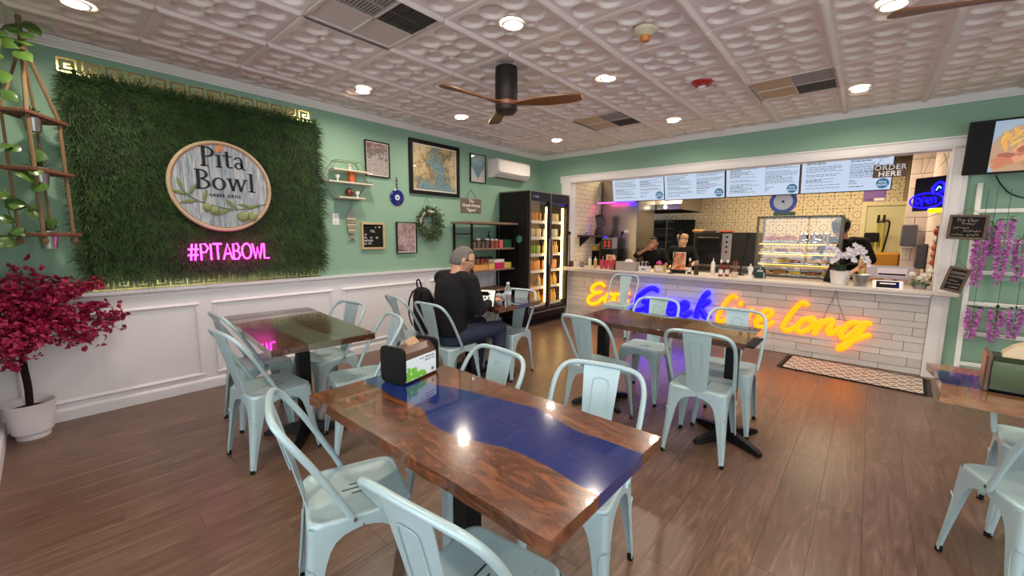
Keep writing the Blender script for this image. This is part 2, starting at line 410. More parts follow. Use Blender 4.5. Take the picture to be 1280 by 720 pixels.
# patterned encaustic tiles on the kitchen back wall
def pattern_mat():
    t = NT('patterned_tile'); co = t.coord((1, 1, 1)); sp = t.n('ShaderNodeSeparateXYZ', {0: co}); x, z = sp.outputs[0], sp.outputs[2]; h = .11
    ax, az = t.math('DIVIDE', t.math('ABSOLUTE', x), h), t.math('DIVIDE', t.math('ABSOLUTE', z), h)
    r = t.math('SQRT', t.math('ADD', t.math('MULTIPLY', ax, ax), t.math('MULTIPLY', az, az)))
    an = t.math('ARCTAN2', az, ax)
    pet = t.math('ABSOLUTE', t.math('COSINE', t.math('MULTIPLY', an, 4.0)))
    dx, dz = t.math('SUBTRACT', 1.0, ax), t.math('SUBTRACT', 1.0, az)
    rc = t.math('SQRT', t.math('ADD', t.math('MULTIPLY', dx, dx), t.math('MULTIPLY', dz, dz)))
    pc = t.math('ABSOLUTE', t.math('COSINE', t.math('MULTIPLY', t.math('ARCTAN2', dz, dx), 2.0)))
    def band(v, lo, hi): return t.math('MULTIPLY', t.math('GREATER_THAN', v, lo), t.math('LESS_THAN', v, hi))
    flower = t.math('MULTIPLY', t.math('LESS_THAN', r, t.math('MULTIPLY_ADD', pet, .45, .22)), t.math('GREATER_THAN', r, .2))
    inner = t.math('LESS_THAN', r, t.math('MULTIPLY_ADD', pet, .28, .14))
    corner = band(rc, .18, .30); corner2 = t.math('LESS_THAN', rc, t.math('MULTIPLY', pc, .55))
    base = s2l((206, 190, 156)); brown = s2l((158, 136, 102)); dark = s2l((120, 102, 78)); light = s2l((228, 216, 186))
    c = t.mix(flower, base, brown); c = t.mix(inner, c, light); c = t.mix(corner2, c, brown); c = t.mix(corner, c, light); c = t.mix(t.math('LESS_THAN', rc, .12), c, dark); c = t.mix(t.math('LESS_THAN', r, .1), c, dark)
    return t.out(c, .4)
M_pat = pattern_mat()
kb = S(MB().box((-6.2, YK, 0), (2.2, YK+.1, ZC)).build('wall_kitchen_back', mat('tile_grout', (150, 138, 116), .8)))
tl = MB().bbox((-.109, -.008, -.109), (.109, .0, .109), .002).mesh('wall_tile', M_pat)
for i in range(20):
    for j in range(7):
        x, z = -3.86+.22*i+.11, 1.03+.22*j+.11
        if -.16 < x < .36 and z < 1.98: continue
        if x > .34: continue
        mk('wall_tile', tl, kb, (x, YK, z))
# left return of cream brick slips
M_cream = brick_mat('cream_brick', (206, 190, 166), (226, 210, 186), (234, 222, 202), .15)
kl = S(MB().box((OXL-.13, YB+.15, .0), (OXL-.012, 6.85, ZC-.05)).build('wall_kitchen_return', mat('cream_joint', (168, 152, 130), .9)))
m = MB(); bh = .076
for r in range(int((2.5-.9)/bh)):
    y = YB+.15-(.1 if r % 2 else 0)
    while y < 6.85:
        a, b = max(y, YB+.15), min(y+.2, 6.85)
        if b-a > .02: m.box((OXL-.012, a+.003, .9+r*bh+.003), (OXL, b-.003, .9+(r+1)*bh-.003))
        y += .2
o = m.build('brick_slips', M_cream, kl); o['kind'] = 'stuff'
# right return of large pale bricks: the side wall and the pier that closes it
M_pink = brick_mat('pale_brick', (200, 186, 184), (216, 202, 199), (224, 212, 209), .12)
kr = S(MB().box((.562, YB+.15, 0), (.70, 8.25, ZC-.05)).box((.335, 8.112, 0), (1.05, 8.25, ZC-.05)).build('wall_kitchen_pier', mat('pale_joint', (150, 136, 132), .9)))
bh = .2
for r in range(12):
    z = .3+r*bh
    for (x0, x1) in (((.325, .555),) if r % 2 else ((.325, .43), (.43, .555))):
        MB().bbox((-(x1-x0)/2+.003, 0, -bh/2+.003), ((x1-x0)/2-.003, .014, bh/2-.003), .003).build('pier_brick', M_pink, kr, loc=((x0+x1)/2, 8.10, z+bh/2))
    y = YB+.16-(.2 if r % 2 else 0)
    while y < 8.05:
        a, b = max(y, YB+.16), min(y+.4, 8.1)
        if b-a > .05: MB().bbox((0, -(b-a)/2+.003, -bh/2+.003), (.014, (b-a)/2-.003, bh/2-.003), .003).build('side_brick', M_pink, kr, loc=(.55, (a+b)/2, z+bh/2))
        y += .4
# doorway in the kitchen back wall with its cream frame and door leaf ajar
D0, D1 = onY(1079, 300, YK-.03).x, onY(1127, 300, YK-.03).x
dr = S(MB().box((D0-.06, YK-.035, 0), (D0, YK, 1.94)).box((D1, YK-.035, 0), (D1+.06, YK, 1.94)).box((D0-.06, YK-.035, 1.94), (D1+.06, YK, 2.0)).build('door_1', mat('cream_paint', (214, 200, 160), .5)))
MB().box((D0, YK-.012, 0), (D1, YK-.002, 1.94)).build('door_leaf', mat('cream_door', (202, 194, 152), .55), dr)
# ---- recessed downlights
M_lamp = mat('lamp_lens', (255, 240, 215), .4, emit=30, ecol=(255, 236, 205))
M_lrim = mat('lamp_rim', (230, 222, 214), .4)
def downlight(x, y, label, watts=LAMP_W, group=None, z=ZC-.004, col=(1, .86, .70)):
    t = thing('downlight', label, 'ceiling light', (x, y, z), group=group)
    MB().lathe([(.056, .012), (.060, -.002), (.070, -.003), (.074, .004)], n=24).build('trim_ring', M_lrim, t, 40)
    MB().lathe([(0, -.001), (.045, -.003), (.060, .004)], n=24).build('lens', M_lamp, t, 40)
    ld = bpy.data.lights.new('downlight_lamp', 'AREA'); ld.shape = 'DISK'; ld.size = .11; ld.energy = watts; ld.color = col; ld.spread = radians(160)
    lo = bpy.data.objects.new('downlight_lamp', ld); COL.objects.link(lo); lo.parent = t; lo.location = (0, 0, -.012)
    return t
DL = [(-3.92, .28, 'bright round downlight above the top left corner of the grass panel'), (-4.01, 2.28, 'small round downlight above the hexagon wall shelf'), (-3.95, 3.54, 'small round downlight above the large framed map'),
      (-1.98, 2.26, 'round downlight between the vent panel and the smoke detector'), (-1.95, 3.55, 'round downlight between fan blade tip and red alarm'), (-3.76, 5.31, 'round downlight in the corner by the air conditioner'),
      (-2.0, 5.32, 'round downlight in front of the second menu screen'), (-.22, 5.36, 'round downlight beside the rightmost ceiling vent near the header'), (-.03, 3.59, 'bright round downlight beside the second fan blade tip')]
for x, y, l in DL: downlight(x/1.06, y/1.06, l)
for x, y in ((-1.98, .35), (-.03, .9), (1.75, .35), (1.75, 2.3), (1.75, 3.6), (1.75, 5.35)): downlight(x, y, 'round downlight in the ceiling above the window side tables', group='downlights over the window side')
# kitchen ceiling fixtures
for x, y in ((-3.0, 7.4), (-1.3, 7.5), (-.35, 7.9)):
    t = thing('kitchen_light', 'square warm light panel in the kitchen ceiling', 'ceiling light', (x, y, ZC-.06), group='kitchen ceiling lights')
    MB().box((-.3, -.3, -.012), (.3, .3, .008)).build('frame', M_lrim, t)
    MB().box((-.27, -.27, -.016), (.27, .27, -.013)).build('diffuser', mat('kitchen_diffuser', (255, 226, 170), .4, emit=6, ecol=(255, 222, 160)), t)
    ld = bpy.data.lights.new('kitchen_lamp', 'AREA'); ld.size = .5; ld.energy = KITCHEN_W; ld.color = (1, .80, .52)
    lo = bpy.data.objects.new('kitchen_lamp', ld); COL.objects.link(lo); lo.parent = t; lo.location = (0, 0, -.03)
# ============================================================ CHAIRS
def chair_paint():
    t = NT('pale_blue_enamel'); v = t.coord()
    n1 = t.noise(v, 14, 6, .65); n2 = t.noise(v, 70, 4, .7)
    c = t.mix(t.math('MULTIPLY', t.math('GREATER_THAN', t.math('MULTIPLY', n1, n2), .40), .35), s2l((164, 188, 192)), s2l((118, 124, 120)))
    c = t.mix(t.math('MULTIPLY', n1, .3), c, s2l((182, 196, 196)))
    return t.out(c, t.math('MULTIPLY_ADD', n2, .15, .26), Metallic=.15)
M_chair = chair_paint(); M_screw = mat('screw_steel', (150, 150, 150), .3, metal=1); M_slot = mat('dark_slot', (40, 44, 46), .7)
def leg_mesh(sx, sy):
    Z = [.438, .420, .407, .401, .392, .374, .345, .30, .22, .12, .05, .014]
    Wd = [1, 1, .985, .80, .64, .50, .405, .34, .275, .20, .16, .145]
    rows = []
    for z, wf in zip(Z, Wd):
        k = 1 - z/.438; cx, cy = .174+.010*k+.006*k*k, .174+.030*k+.010*k*k; w = .174*wf; w = max(w, .02); e = min(.02, w*.4)
        rows.append([(cx-w, cy, z), (cx-w*.6, cy, z), (cx-e, cy, z), (cx-e*.5, cy-e*.1, z), (cx-e*.1, cy-e*.5, z), (cx, cy-e, z), (cx, cy-w*.6, z), (cx, cy-w, z)])
    n = len(rows[0]); V = [p for r in rows for p in r]; F = [(i*n+k, i*n+k+1, (i+1)*n+k+1, (i+1)*n+k) for i in range(len(rows)-1) for k in range(n-1)]
    bm = bmesh.new(); vs_ = [bm.verts.new(p) for p in V]
    for f in F: bm.faces.new([vs_[i] for i in f])
    bmesh.ops.recalc_face_normals(bm, faces=bm.faces[:]); bmesh.ops.solidify(bm, geom=bm.faces[:], thickness=.003)
    bm.verts.index_update()
    m = MB().add([tuple(v.co) for v in bm.verts], [tuple(v.index for v in f.verts) for f in bm.faces]); bm.free()
    # pressed rib down the corner of the leg: rim of a long rounded recess
    def cor(z, a): k = 1-z/.438; cx, cy = .174+.010*k+.006*k*k, .174+.030*k+.010*k*k; d = .5*(1+a); return (cx+.001-.030*max(0, -a)*(.40+.60*z/.3), cy+.001-.030*max(0, a)*(.40+.60*z/.3), z)
    path = [cor(.06, -.9), cor(.16, -1), cor(.26, -1), cor(.292, -.75), cor(.305, -.05), cor(.305, .05), cor(.292, .75), cor(.26, 1), cor(.16, 1), cor(.06, .9)]
    m.tube(path, .0026, 5)
    m.v = [(x*sx, y*sy, z) for x, y, z in m.v]
    return m.mesh('leg', M_chair, 38)
def rsq(h, rad, n=8):
    out = []
    for q in range(4):
        for k in range(n+1):
            a = pi/2*(q + k/n); cx = (h-rad)*(1 if q in (0, 3) else -1); cy = (h-rad)*(1 if q in (0, 1) else -1)
            out.append((cx+rad*cos(a), cy+rad*sin(a)))
    return out
def make_chair():
    t = thing('metal_chair', 'x', 'chair')
    V = []; F = []; ring = None
    for s_, z in ((.02, .446), (.5, .446), (.80, .448), (.88, .4515), (.93, .4535), (.975, .4525), (.995, .448), (1.0, .440), (1.0, .418)):
        P = rsq(.1765*s_, .055*s_ if s_ < .9 else .05); b = len(V); V += [(x, y, z) for x, y in P]; k = len(P)
        if ring is not None: F += [(ring+i, ring+(i+1) % k, b+(i+1) % k, b+i) for i in range(k)]
        else: F.append(tuple(range(k)))
        ring = b
    seat = MB().add(V, F).build('seat', M_chair, t, 50)
    m = MB()
    for i, (x, y0, y1) in enumerate(((-.03, -.02, .06), (0, -.05, .04), (.03, -.02, .06))): m.box((x-.0025, y0, .4455), (x+.0025, y1, .4470))
    m.build('drain_slot', M_slot, seat)
    # splat
    P = []; Fs = []; nz, nx = 10, 4
    def sy_(z): k = (z-.43)/.41; return -.166-.098*k**1.15
    for side in (0, 1):
        for j in range(nz+1):
            z = .43+.405*j/nz; hw = .056+.028*(j/nz)
            for i in range(nx+1):
                a = -1+2*i/nx; P.append((a*hw, sy_(z)-.004*side-.006*(1-a*a), z))
    o_ = (nz+1)*(nx+1)
    for j in range(nz):
        for i in range(nx):
            a = j*(nx+1)+i; Fs += [(a, a+1, a+nx+2, a+nx+1), (a+o_, a+nx+1+o_, a+nx+2+o_, a+1+o_)]
    for j in range(nz):
        for i in (0, nx): a = j*(nx+1)+i; Fs.append((a, a+nx+1, a+nx+1+o_, a+o_))
    m = MB().add(P, Fs)
    def sp(x, z, off): return (x, sy_(z)-.006+off, z)
    for off in (.003, -.007):
        m.tube(smoothpath([sp(-.036, .60, off), sp(-.036, .74, off), sp(-.030, .775, off), sp(0, .782, off), sp(.030, .775, off), sp(.036, .74, off), sp(.036, .60, off)], 3), .0022, 5)
    m.build('backrest', M_chair, t, 40)
    R_ = [(.1865, -.03, .440), (.190, -.05, .485), (.197, -.10, .58), (.202, -.155, .68), (.200, -.205, .76), (.182, -.238, .808), (.145, -.256, .832), (.08, -.263, .839)]
    path = smoothpath(R_ + [(0, -.265, .84)] + [(-x, y, z) for x, y, z in R_[::-1]], 4)
    hoop = MB().tube(path, .0115, 10).build('back_hoop', M_chair, t, 60)
    for sx in (.196, -.200): MB().cyl((sx, -.03, .452), .007, .004, 8, 'x').build('screw', M_screw, hoop)
    for sx in (-1, 1):
        for sy in (-1, 1):
            l = mk('leg', leg_mesh(sx, sy), t)
            MB().cyl((sx*.178, sy*.202, 0), .014, .022, 8).build('rubber_foot', M_rubber, l)
    return t
chair0 = make_chair()
CH = [  # x, y, rot degrees (0 faces the counter wall), label
 (-1.408, .71, -19.7, 'pale blue metal chair turned askew at the long blue resin table, seat slots showing', 0),
 (-.737, .724, 6.7, 'pale blue metal chair tucked under the blue resin table beside the askew chair', 0),
 (-1.378, 1.213, -185, 'pale blue metal chair across the blue resin table, behind the napkin dispenser', 0),
 (-.811, 1.351, -168.9, 'pale blue metal chair across the blue resin table by its solid blue end', 0),
 (-2.822, .887, 4.3, 'pale blue metal chair at the wall-reflection resin table, beside the black pedestal column', 0),
 (-3.435, 1.017, 1.1, 'pale blue metal chair at the table by the grass panel, nearest the flowering tree', 0),
 (-3.208, 1.42, -171, 'pale blue metal chair at the table by the grass panel, backed by the wainscot panels', 0),
 (-2.561, 1.353, -194.9, 'pale blue metal chair at the table by the grass panel, beside the backpack chair', 0),
 (-3.248, 2.345, -8.2, 'pale blue metal chair with the black backpack on it', 0),
 (-2.745, 2.323, 1.4, 'pale blue metal chair that the man in black sits on', 0),
 (-2.705, 3.045, -171.7, 'pale blue metal chair across the table from the seated man, by the drinks fridge', 0),
 (-1.481, 2.726, -4.4, 'pale blue metal chair at the dark brown table, back to the room, between two tables', 0),
 (-.758, 2.813, 3.4, 'pale blue metal chair at the dark brown table, standing over the pedestal cross foot', 0),
 (-1.427, 3.45, -178.7, 'pale blue metal chair at the dark brown table in front of the blue neon word', 0),
 (-.73, 3.327, -176, 'pale blue metal chair at the dark brown table in front of the yellow word live', 0),
 (-2.638, 5.354, -172.8, 'pale blue metal chair standing alone against the brick counter front', 0),
 (.598, 2.448, 21.1, 'pale blue metal chair with arm hoop at the window side table, turned askew', 0),
 (.74, 3.05, -184, 'pale blue metal chair across the window side table, under the ladder shelf', 0)]
for i, (x, y, a, lb, _) in enumerate(CH):
    c = chair0 if i == 0 else copy_tree(chair0)
    c.location = (x, y, 0); c.rotation_euler = (0, 0, radians(a)); c['label'] = lb; c['group'] = 'pale blue metal chairs'

# ============================================================ TABLES
def wood_mat(name, c0, c1, c2, sc=1.0, seed=0):
    t = NT(name); v = t.coord((1.0, 3.2, 3.2), loc=(seed, seed*.7, 0))
    n1 = t.noise(v, 3.2*sc, 9, .62, 2.6); n2 = t.noise(v, 22*sc, 6, .6, 1.2)
    c = t.ramp(n1, [(.30, s2l(c0)), (.48, s2l(c1)), (.68, s2l(c2))]); c = t.mix(t.math('MULTIPLY', n2, .5), c, s2l(c0))
    return t.out(c, .22, Coat_Weight=1.0, Coat_Roughness=.03, bump=t.noise(t.coord(), 5, 2), bstr=.03)
def resin(name, rgb, r=.12):
    if name in _mc: return _mc[name]
    t = NT(name); nz = t.noise(t.coord(), 3, 4, .6, 1); c = s2l(rgb)
    _mc[name] = t.out(t.mix(nz, tuple(x*.8 for x in c), tuple(x*1.2 for x in c)), r, Coat_Weight=1.0, Coat_Roughness=.03, bump=t.noise(t.coord(), 6, 2), bstr=.02); return _mc[name]
M_walnut = wood_mat('walnut_slab', (48, 23, 13), (102, 55, 29), (148, 88, 50), 1.4)
M_walnut2 = wood_mat('dark_walnut_slab', (40, 21, 15), (74, 43, 28), (108, 74, 48), 1.2, 4)
M_blue = resin('blue_resin', (20, 40, 104)); M_olive = resin('wall_reflection_resin', (96, 96, 80)); M_brownres = resin('brown_resin', (110, 78, 58))  # olive tone holds the green wall's reflection in the resin colour
def pedestal(t, x, y, z1):
    b = MB()
    b.box((x-.038, y-.038, .05), (x+.038, y+.038, z1-.012)).build('column', M_black, t)
    b = MB().box((x-.15, y-.15, z1-.012), (x+.15, y+.15, z1))
    b.build('mounting_plate', M_black, t)
    m = MB()
    for k in range(4):
        a = pi/4 + k*pi/2 + .25; d = Vector((cos(a), sin(a), 0)); n = Vector((-d.y, d.x, 0)); c = Vector((x, y, 0))
        prof = [(0, .075, .04), (.08, .068, .034), (.18, .05, .028), (.25, .036, .026), (.275, .022, .02)]
        V = []; F = []
        for r, h, w_ in prof:
            q = c + d*r
            V += [q + n*w_ + Vector((0, 0, .006)), q - n*w_ + Vector((0, 0, .006)), q - n*w_*.7 + Vector((0, 0, h)), q + n*w_*.7 + Vector((0, 0, h))]
        for i in range(4): F += [(i*4+j, i*4+(j+1) % 4, (i+1)*4+(j+1) % 4, (i+1)*4+j) for j in range(4)]
        F.append((16, 17, 18, 19)); m.add(V, F); m.cyl(tuple(c + d*.262), .016, .012, 8)
    m.build('cross_foot', M_black, t, 45)
def table(label, c, rot, L, W, near, far, mw, mr, bases, edge_seed=1):
    """near / far: river borders as lists of (x, y) in table coordinates, left to right"""
    t = thing('resin_table', label, 'table', (c[0], c[1], 0), rot); z0, z1 = .72, .76
    rg = random.Random(edge_seed)
    def edge(y, sgn):  # gently uneven live edge
        return [(-L/2 + L*k/14, y + sgn*rg.uniform(-.004, .003)) for k in range(15)]
    E0, E1 = edge(-W/2, 1), edge(W/2, 1)
    near = [tuple(p) for p in near]; far = [tuple(p) for p in far]
    def slab(name, A, B, m_):     # A lower border, B upper border (both left to right)
        pts = [(x, y, z0) for x, y in A] + [(x, y, z0) for x, y in B[::-1]]
        MB().prism(pts, (0, 0, z1-z0)).build(name, m_, t)
    slab('wood_slab', E0, near, mw); slab('resin_river', near, far, mr); slab('wood_slab', far, E1, mw)
    for bx, by in bases: pedestal(t, bx, by, z0)
    return t
def river(L, y0, y1, amp, seed):
    rg = random.Random(seed); A = []; B = []
    p, q = rg.uniform(0, 6), rg.uniform(0, 6)
    for k in range(25):
        x = -L/2+L*k/24; A.append((x, y0 + amp*(sin(3.1*x+p)+.5*sin(7.3*x+q)))); B.append((x, y1 + amp*(sin(2.7*x+q)+.5*sin(6.1*x+p))))
    return A, B
# blue resin table: river borders read off the photograph on the table plane
cx, cy = -1.067, .975; LT, WT = 1.206, .62
def tl_(pts): return [(onZ(390+u/2.25, 400+v/2.25, .76).x-cx, onZ(390+u/2.25, 400+v/2.25, .76).y-cy) for u, v in pts]
def fit(pts):
    pts = sorted(pts); pts = [p for p in pts if -LT/2+.01 < p[0] < LT/2-.01]
    pts = [(-LT/2, pts[0][1])] + pts + [(LT/2, pts[-1][1])]
    return [(p.x, p.y) for p in smoothpath([(x, y, 0) for x, y in pts], 4)]
near = fit(tl_([(185, 190), (235, 218), (300, 245), (322, 268), (335, 292), (400, 325), (500, 350), (560, 365), (640, 400), (710, 440), (775, 478)]))
far = fit(tl_([(330, 178), (420, 195), (500, 215), (580, 235), (640, 252), (690, 280), (740, 310), (830, 340), (935, 365)]))
table('long glossy table with walnut slabs and a deep blue resin river', (cx, cy), 0, LT, WT, near, far, M_walnut, M_blue, [(0, 0)])
A, B = river(1.3, -.10, .07, .03, 5)
table('walnut table with resin river painted with the green wall reflection beside the grass panel', (-3.10, 1.15), radians(-4.5), 1.30, .62, A, B, M_walnut2, M_olive, [(.16, 0)], 2)
A, B = river(1.22, -.05, .09, .03, 9)
table('dark brown table on two black pedestals in front of the neon lettering', (-1.14, 3.07), 0, 1.22, .56, A, B, M_walnut2, M_brownres, [(-.5, 0), (.49, 0)], 3)
A, B = river(1.16, -.02, .17, .03, 11)
table('walnut table with blue resin river where the man in black sits', (-3.03, 2.92), radians(2), 1.16, .64, A, B, M_walnut2, M_blue, [(-.1, 0)], 4)
A, B = river(1.2, -.10, .16, .02, 15)
table('walnut table with blue resin holding a napkin box, window side', (.90, 2.76), 0, 1.24, .58, A, B, wood_mat('oak_slab', (96, 62, 40), (150, 104, 68), (186, 142, 100), 1.3, 8), M_blue, [(.02, -.02)], 6)

# ============================================================ NAPKIN DISPENSERS
t = thing('napkin_dispenser', 'black napkin dispenser with green leaf picture on the blue resin table', 'napkin dispenser', (-1.555, 1.075, .76), radians(103))
hw, hd, hh = .105, .062, .165
def disp_prof(x): return [(x, -hd, .006), (x, -hd, .105), (x, -hd+.012, .132), (x, -.022, .152), (x, .022, .152), (x, hd-.012, .132), (x, hd, .105), (x, hd, .006)]
m = MB()
for sx in (-1, 1):
    P = rsq(1, .35, 5); pts = [(sx*hw, y*(hd+.008), .085+z*.082) for y, z in P]
    MB().prism(pts, (sx*.012, 0, 0)).build('end_cap', M_black, t, 40)
MB().prism(disp_prof(-hw), (2*hw, 0, 0)).build('body', mat('bronze_plastic', (92, 66, 56), .3), t, 30)
pa = MB().box((-hw+.004, -hd-.004, .012), (hw-.004, -hd, .108)).build('picture_panel', mat('white_card', (226, 236, 244), .3), t)
mg = MB(); rg = random.Random(2)
for k in range(40):
    x = -hw+.012+rg.random()**1.4*.12; z = .016+rg.random()*max(.010, .062-.42*(x+hw)); r = rg.uniform(.008, .017); a0 = rg.uniform(0, 6)
    mg.add([(x+r*cos(a0+2*pi*j/6)*(1 if j % 2 else .6), -hd-.0046-.0002*k/26, max(.013, z+r*sin(a0+2*pi*j/6))) for j in range(6)], [tuple(range(6))])
mg.build('leaf_print', mat('leaf_green', (120, 196, 60), .4, var=.4, scale=60), pa, normals=False)
m = MB(); glyph_row(m, -.01, .09, .092, .0075, -hd-.0042, 1); glyph_row(m, .02, .09, .078, .0075, -hd-.0042, 2); m.build('printed_line', mat('grey_ink', (110, 116, 120), .6), pa)
MB().box((.066, -hd-.005, .022), (.084, -hd-.004, .036)).build('small_badge', mat('grey_ink', (110, 116, 120), .6), pa)
m = MB()
for k in range(4): m.add([(-.035+.006*k, -.02, .150), (.05-.01*k, -.016, .150), (.055, .01+.004*k, .166+.004*k), (-.03, .012, .160+.004*k)], [(0, 1, 2, 3)])
m.build('napkins', mat('brown_napkin', (176, 142, 112), .9), t)
t = thing('napkin_dispenser', 'napkin box with dark green print and brown napkins on top, window side table', 'napkin dispenser', (.62, 2.70, .76), radians(-4))
hw, hd = .19, .07
MB().bbox((-hw, -hd, .004), (hw, hd, .155), .014).build('body', mat('dark_green_box', (40, 48, 30), .35, var=.3, scale=16), t)
for x0 in (-hw-.006, hw-.012): MB().bbox((x0, -hd-.006, 0), (x0+.018, hd+.006, .165), .006).build('end_cap', mat('bronze_plastic', (92, 66, 56), .3), t)
def landscape():
    g = NT('landscape_print'); v = g.coord(); z = g.n('ShaderNodeSeparateXYZ', {0: v}).outputs[2]
    f = g.math('ADD', g.math('MULTIPLY', z, 5.0), g.math('MULTIPLY', g.noise(v, 14, 4), .5))
    return g.out(g.ramp(f, [(.2, s2l((30, 40, 20))), (.5, s2l((56, 72, 38))), (.8, s2l((74, 90, 58))), (1, s2l((110, 120, 92)))]), .3)
pa = MB().box((-hw+.014, -hd-.004, .014), (hw-.014, -hd, .135)).build('picture_panel', landscape(), t)
for k, s in enumerate((.11, .15, .13)): MB().box((-.07, -hd-.005, .085-.012*k), (-.07+s, -hd-.0042, .088-.012*k)).build('printed_line', mat('pale_ink', (170, 180, 160), .6), pa)
m = MB(); rg = random.Random(8)
for i in range(4):
    V = []; F = []; nx = 10
    for k in range(nx+1):
        x = -.15+.30*k/nx; hgt = .012+.058*(1-abs(2*k/nx-1)**4)+rg.uniform(-.003, .003); V += [(x, -.045+.012*i, .155), (x, -.04+.014*i, .155+hgt+.003*i), (x, -.030+.02*i, .155+hgt*.98)]
    for k in range(nx): F += [(k*3+j, k*3+j+1, (k+1)*3+j+1, (k+1)*3+j) for j in range(2)]
    m.add(V, F)
m.build('napkins', mat('brown_napkin2', (206, 184, 150), .9), t, 60)
# ============================================================ LEFT WALL
def on_left(name, label, cat, y, z, d=0, group=None):   # faces the room: local x runs along the wall, local -y comes out of it
    return thing(name, label, cat, (XL+d, y, z), pi/2, group)
# ---- artificial grass panel
G = .07
a = onX(68, 92, XL+G); b = onX(397, 152, XL+G); c_ = onX(406, 336, XL+G); d_ = onX(118, 344, XL+G)
gy0, gy1, gz0, gz1 = (a.y+d_.y)/2, (b.y+c_.y)/2, (c_.z+d_.z)/2, (a.z+b.z)/2
gw, gh = gy1-gy0, gz1-gz0
t = on_left('grass_panel', 'dense dark green artificial grass panel filling the wall above the chair rail', 'grass panel', gy0, gz0)
MB().box((0, -.025, 0), (gw, -.001, gh)).build('backing', mat('grass_backing', (26, 40, 18), .9), t)
def grass_mat():
    g = NT('artificial_grass'); v = g.coord(); n1 = g.noise(v, 9, 4, .6); n2 = g.noise(v, 160, 2)
    return g.out(g.ramp(g.math('ADD', g.math('MULTIPLY', n1, .5), g.math('MULTIPLY', n2, .5)), [(.3, s2l((15, 32, 8))), (.5, s2l((34, 64, 18))), (.7, s2l((74, 108, 38)))]), .6)
rg = random.Random(11); V = []; F = []
for k in range(46000):
    x, z = rg.uniform(-.0, gw), rg.uniform(0, gh); L = rg.uniform(.04, .085); an = rg.gauss(-.5, 1.3); up = rg.uniform(.35, 1.1); wv = rg.uniform(.0016, .0032)
    ed = x < .03 or x > gw-.03 or z < .03 or z > gh-.03
    if ed: L *= rg.uniform(1.0, 1.7); an = atan2(z-gh/2 if (z < .03 or z > gh-.03) else rg.gauss(0, .1), x-gw/2 if (x < .03 or x > gw-.03) else rg.gauss(0, .1))+rg.gauss(0, .6); up *= .7
    dx, dz, dy = cos(an+pi/2*0)*cos(up), sin(an)*cos(up), -sin(up)
    px_, pz_ = -dz, dx; n = len(V)
    y0 = -.02; m1 = (x+dx*L*.55, y0+dy*L*.6, z+dz*L*.55)
    V += [(x-px_*wv, y0, z-pz_*wv), (x+px_*wv, y0, z+pz_*wv), (m1[0]+px_*wv, m1[1], m1[2]+pz_*wv), (m1[0]-px_*wv, m1[1], m1[2]-pz_*wv), (x+dx*L, y0+dy*L*.85, z+dz*L-.012*L/.06)]
    F += [(n, n+1, n+2, n+3), (n+3, n+2, n+4)]
o = MB().add(V, F).build('grass_blades', grass_mat(), t, normals=False); o['kind'] = 'stuff'
# ---- greek key borders in gold
M_gold = mat('gold_mirror', (206, 190, 118), .2, metal=1); M_goldback = mat('pale_gold_backing', (158, 172, 128), .5)
def greek(label, y0, y1, z, h):
    t = on_left('greek_key_border', label, 'wall border', y0, z); n = max(1, round((y1-y0)/(h*1.25))); uw = (y1-y0)/n; s = h/8.5
    MB().box((0, -.004, 0), (y1-y0, 0, h)).build('backing', M_goldback, t)
    def unit():
        m = MB(); W = uw
        def bar(x0, z0, x1, z1): m.box((x0*W, -.007, z0*h), (x1*W, -.004, z1*h))
        th = .11; tw = th*h/W
        bar(0, .0, 1, th); bar(0, th, tw, 1); bar(tw, 1-th, .80, 1); bar(.80-tw, .30, .80, 1-th); bar(.28, .30, .80-tw, .30+th); bar(.28, .30+th, .28+tw, .66); bar(.28+tw, .66-th, .56, .66)
        return m.mesh('key_unit', M_gold)
    me = unit()
    for k in range(n): mk('key_unit', me, t, (k*uw, 0, 0))
za = onX(66, 82, XL); zb = onX(395, 141, XL)
greek('gold greek key border running along the top of the grass panel', gy0-.02, gy1-.03, (za.z+zb.z)/2-.07, .10)
greek('gold greek key border running below the grass panel on the chair rail', gy0+.02, gy1-.02, .953, .095)
# ---- round logo sign
LX = XL+.105
cL = onX(279, 233.5, LX); rY = (onX(343, 245, LX).y-onX(215, 221, LX).y)/2; rZ = (onX(276, 177, LX).z-onX(284, 290.5, LX).z)/2; RL = (rY+rZ)/2
t = thing('round_sign', 'round weathered wood sign reading Pita Bowl with an olive branch', 'sign', (LX-.03, cL.y, cL.z), pi/2)
def weathered():
    g = NT('weathered_blue_wood'); rv = g.n('ShaderNodeObjectInfo').outputs['Random']
    v = g.coord((4, 1, .5), loc=g.n('ShaderNodeCombineXYZ', {0: g.math('MULTIPLY', rv, 30.0)}).outputs[0]); n = g.noise(v, 9, 8, .7, .6)
    c = g.ramp(n, [(.3, s2l((98, 108, 122))), (.46, s2l((150, 160, 172))), (.6, s2l((196, 198, 200))), (.75, s2l((212, 206, 196)))])
    return g.out(g.mix(g.math('MULTIPLY', rv, .3), c, s2l((120, 132, 148))), .6, bump=n, bstr=.15)
M_weath = weathered()
npl = 8; ri = RL-.022
for k in range(npl):
    x0, x1 = -ri+2*ri*k/npl+.0012, -ri+2*ri*(k+1)/npl-.0012; n = 8; top = []
    for j in range(n+1): x = x0+(x1-x0)*j/n; top.append((x, sqrt(max(0, ri*ri-x*x))))
    MB().prism([(x, -.020, z) for x, z in top] + [(x, -.020, -z) for x, z in top[::-1]], (0, .020, 0)).build('plank', M_weath, t)
MB().tube([((RL-.012)*cos(2*pi*k/64), -.014, (RL-.012)*sin(2*pi*k/64)) for k in range(64)], .016, 8, closed=True).build('rim', mat('tan_rim', (196, 172, 140), .5, var=.15, scale=20), t, 60)
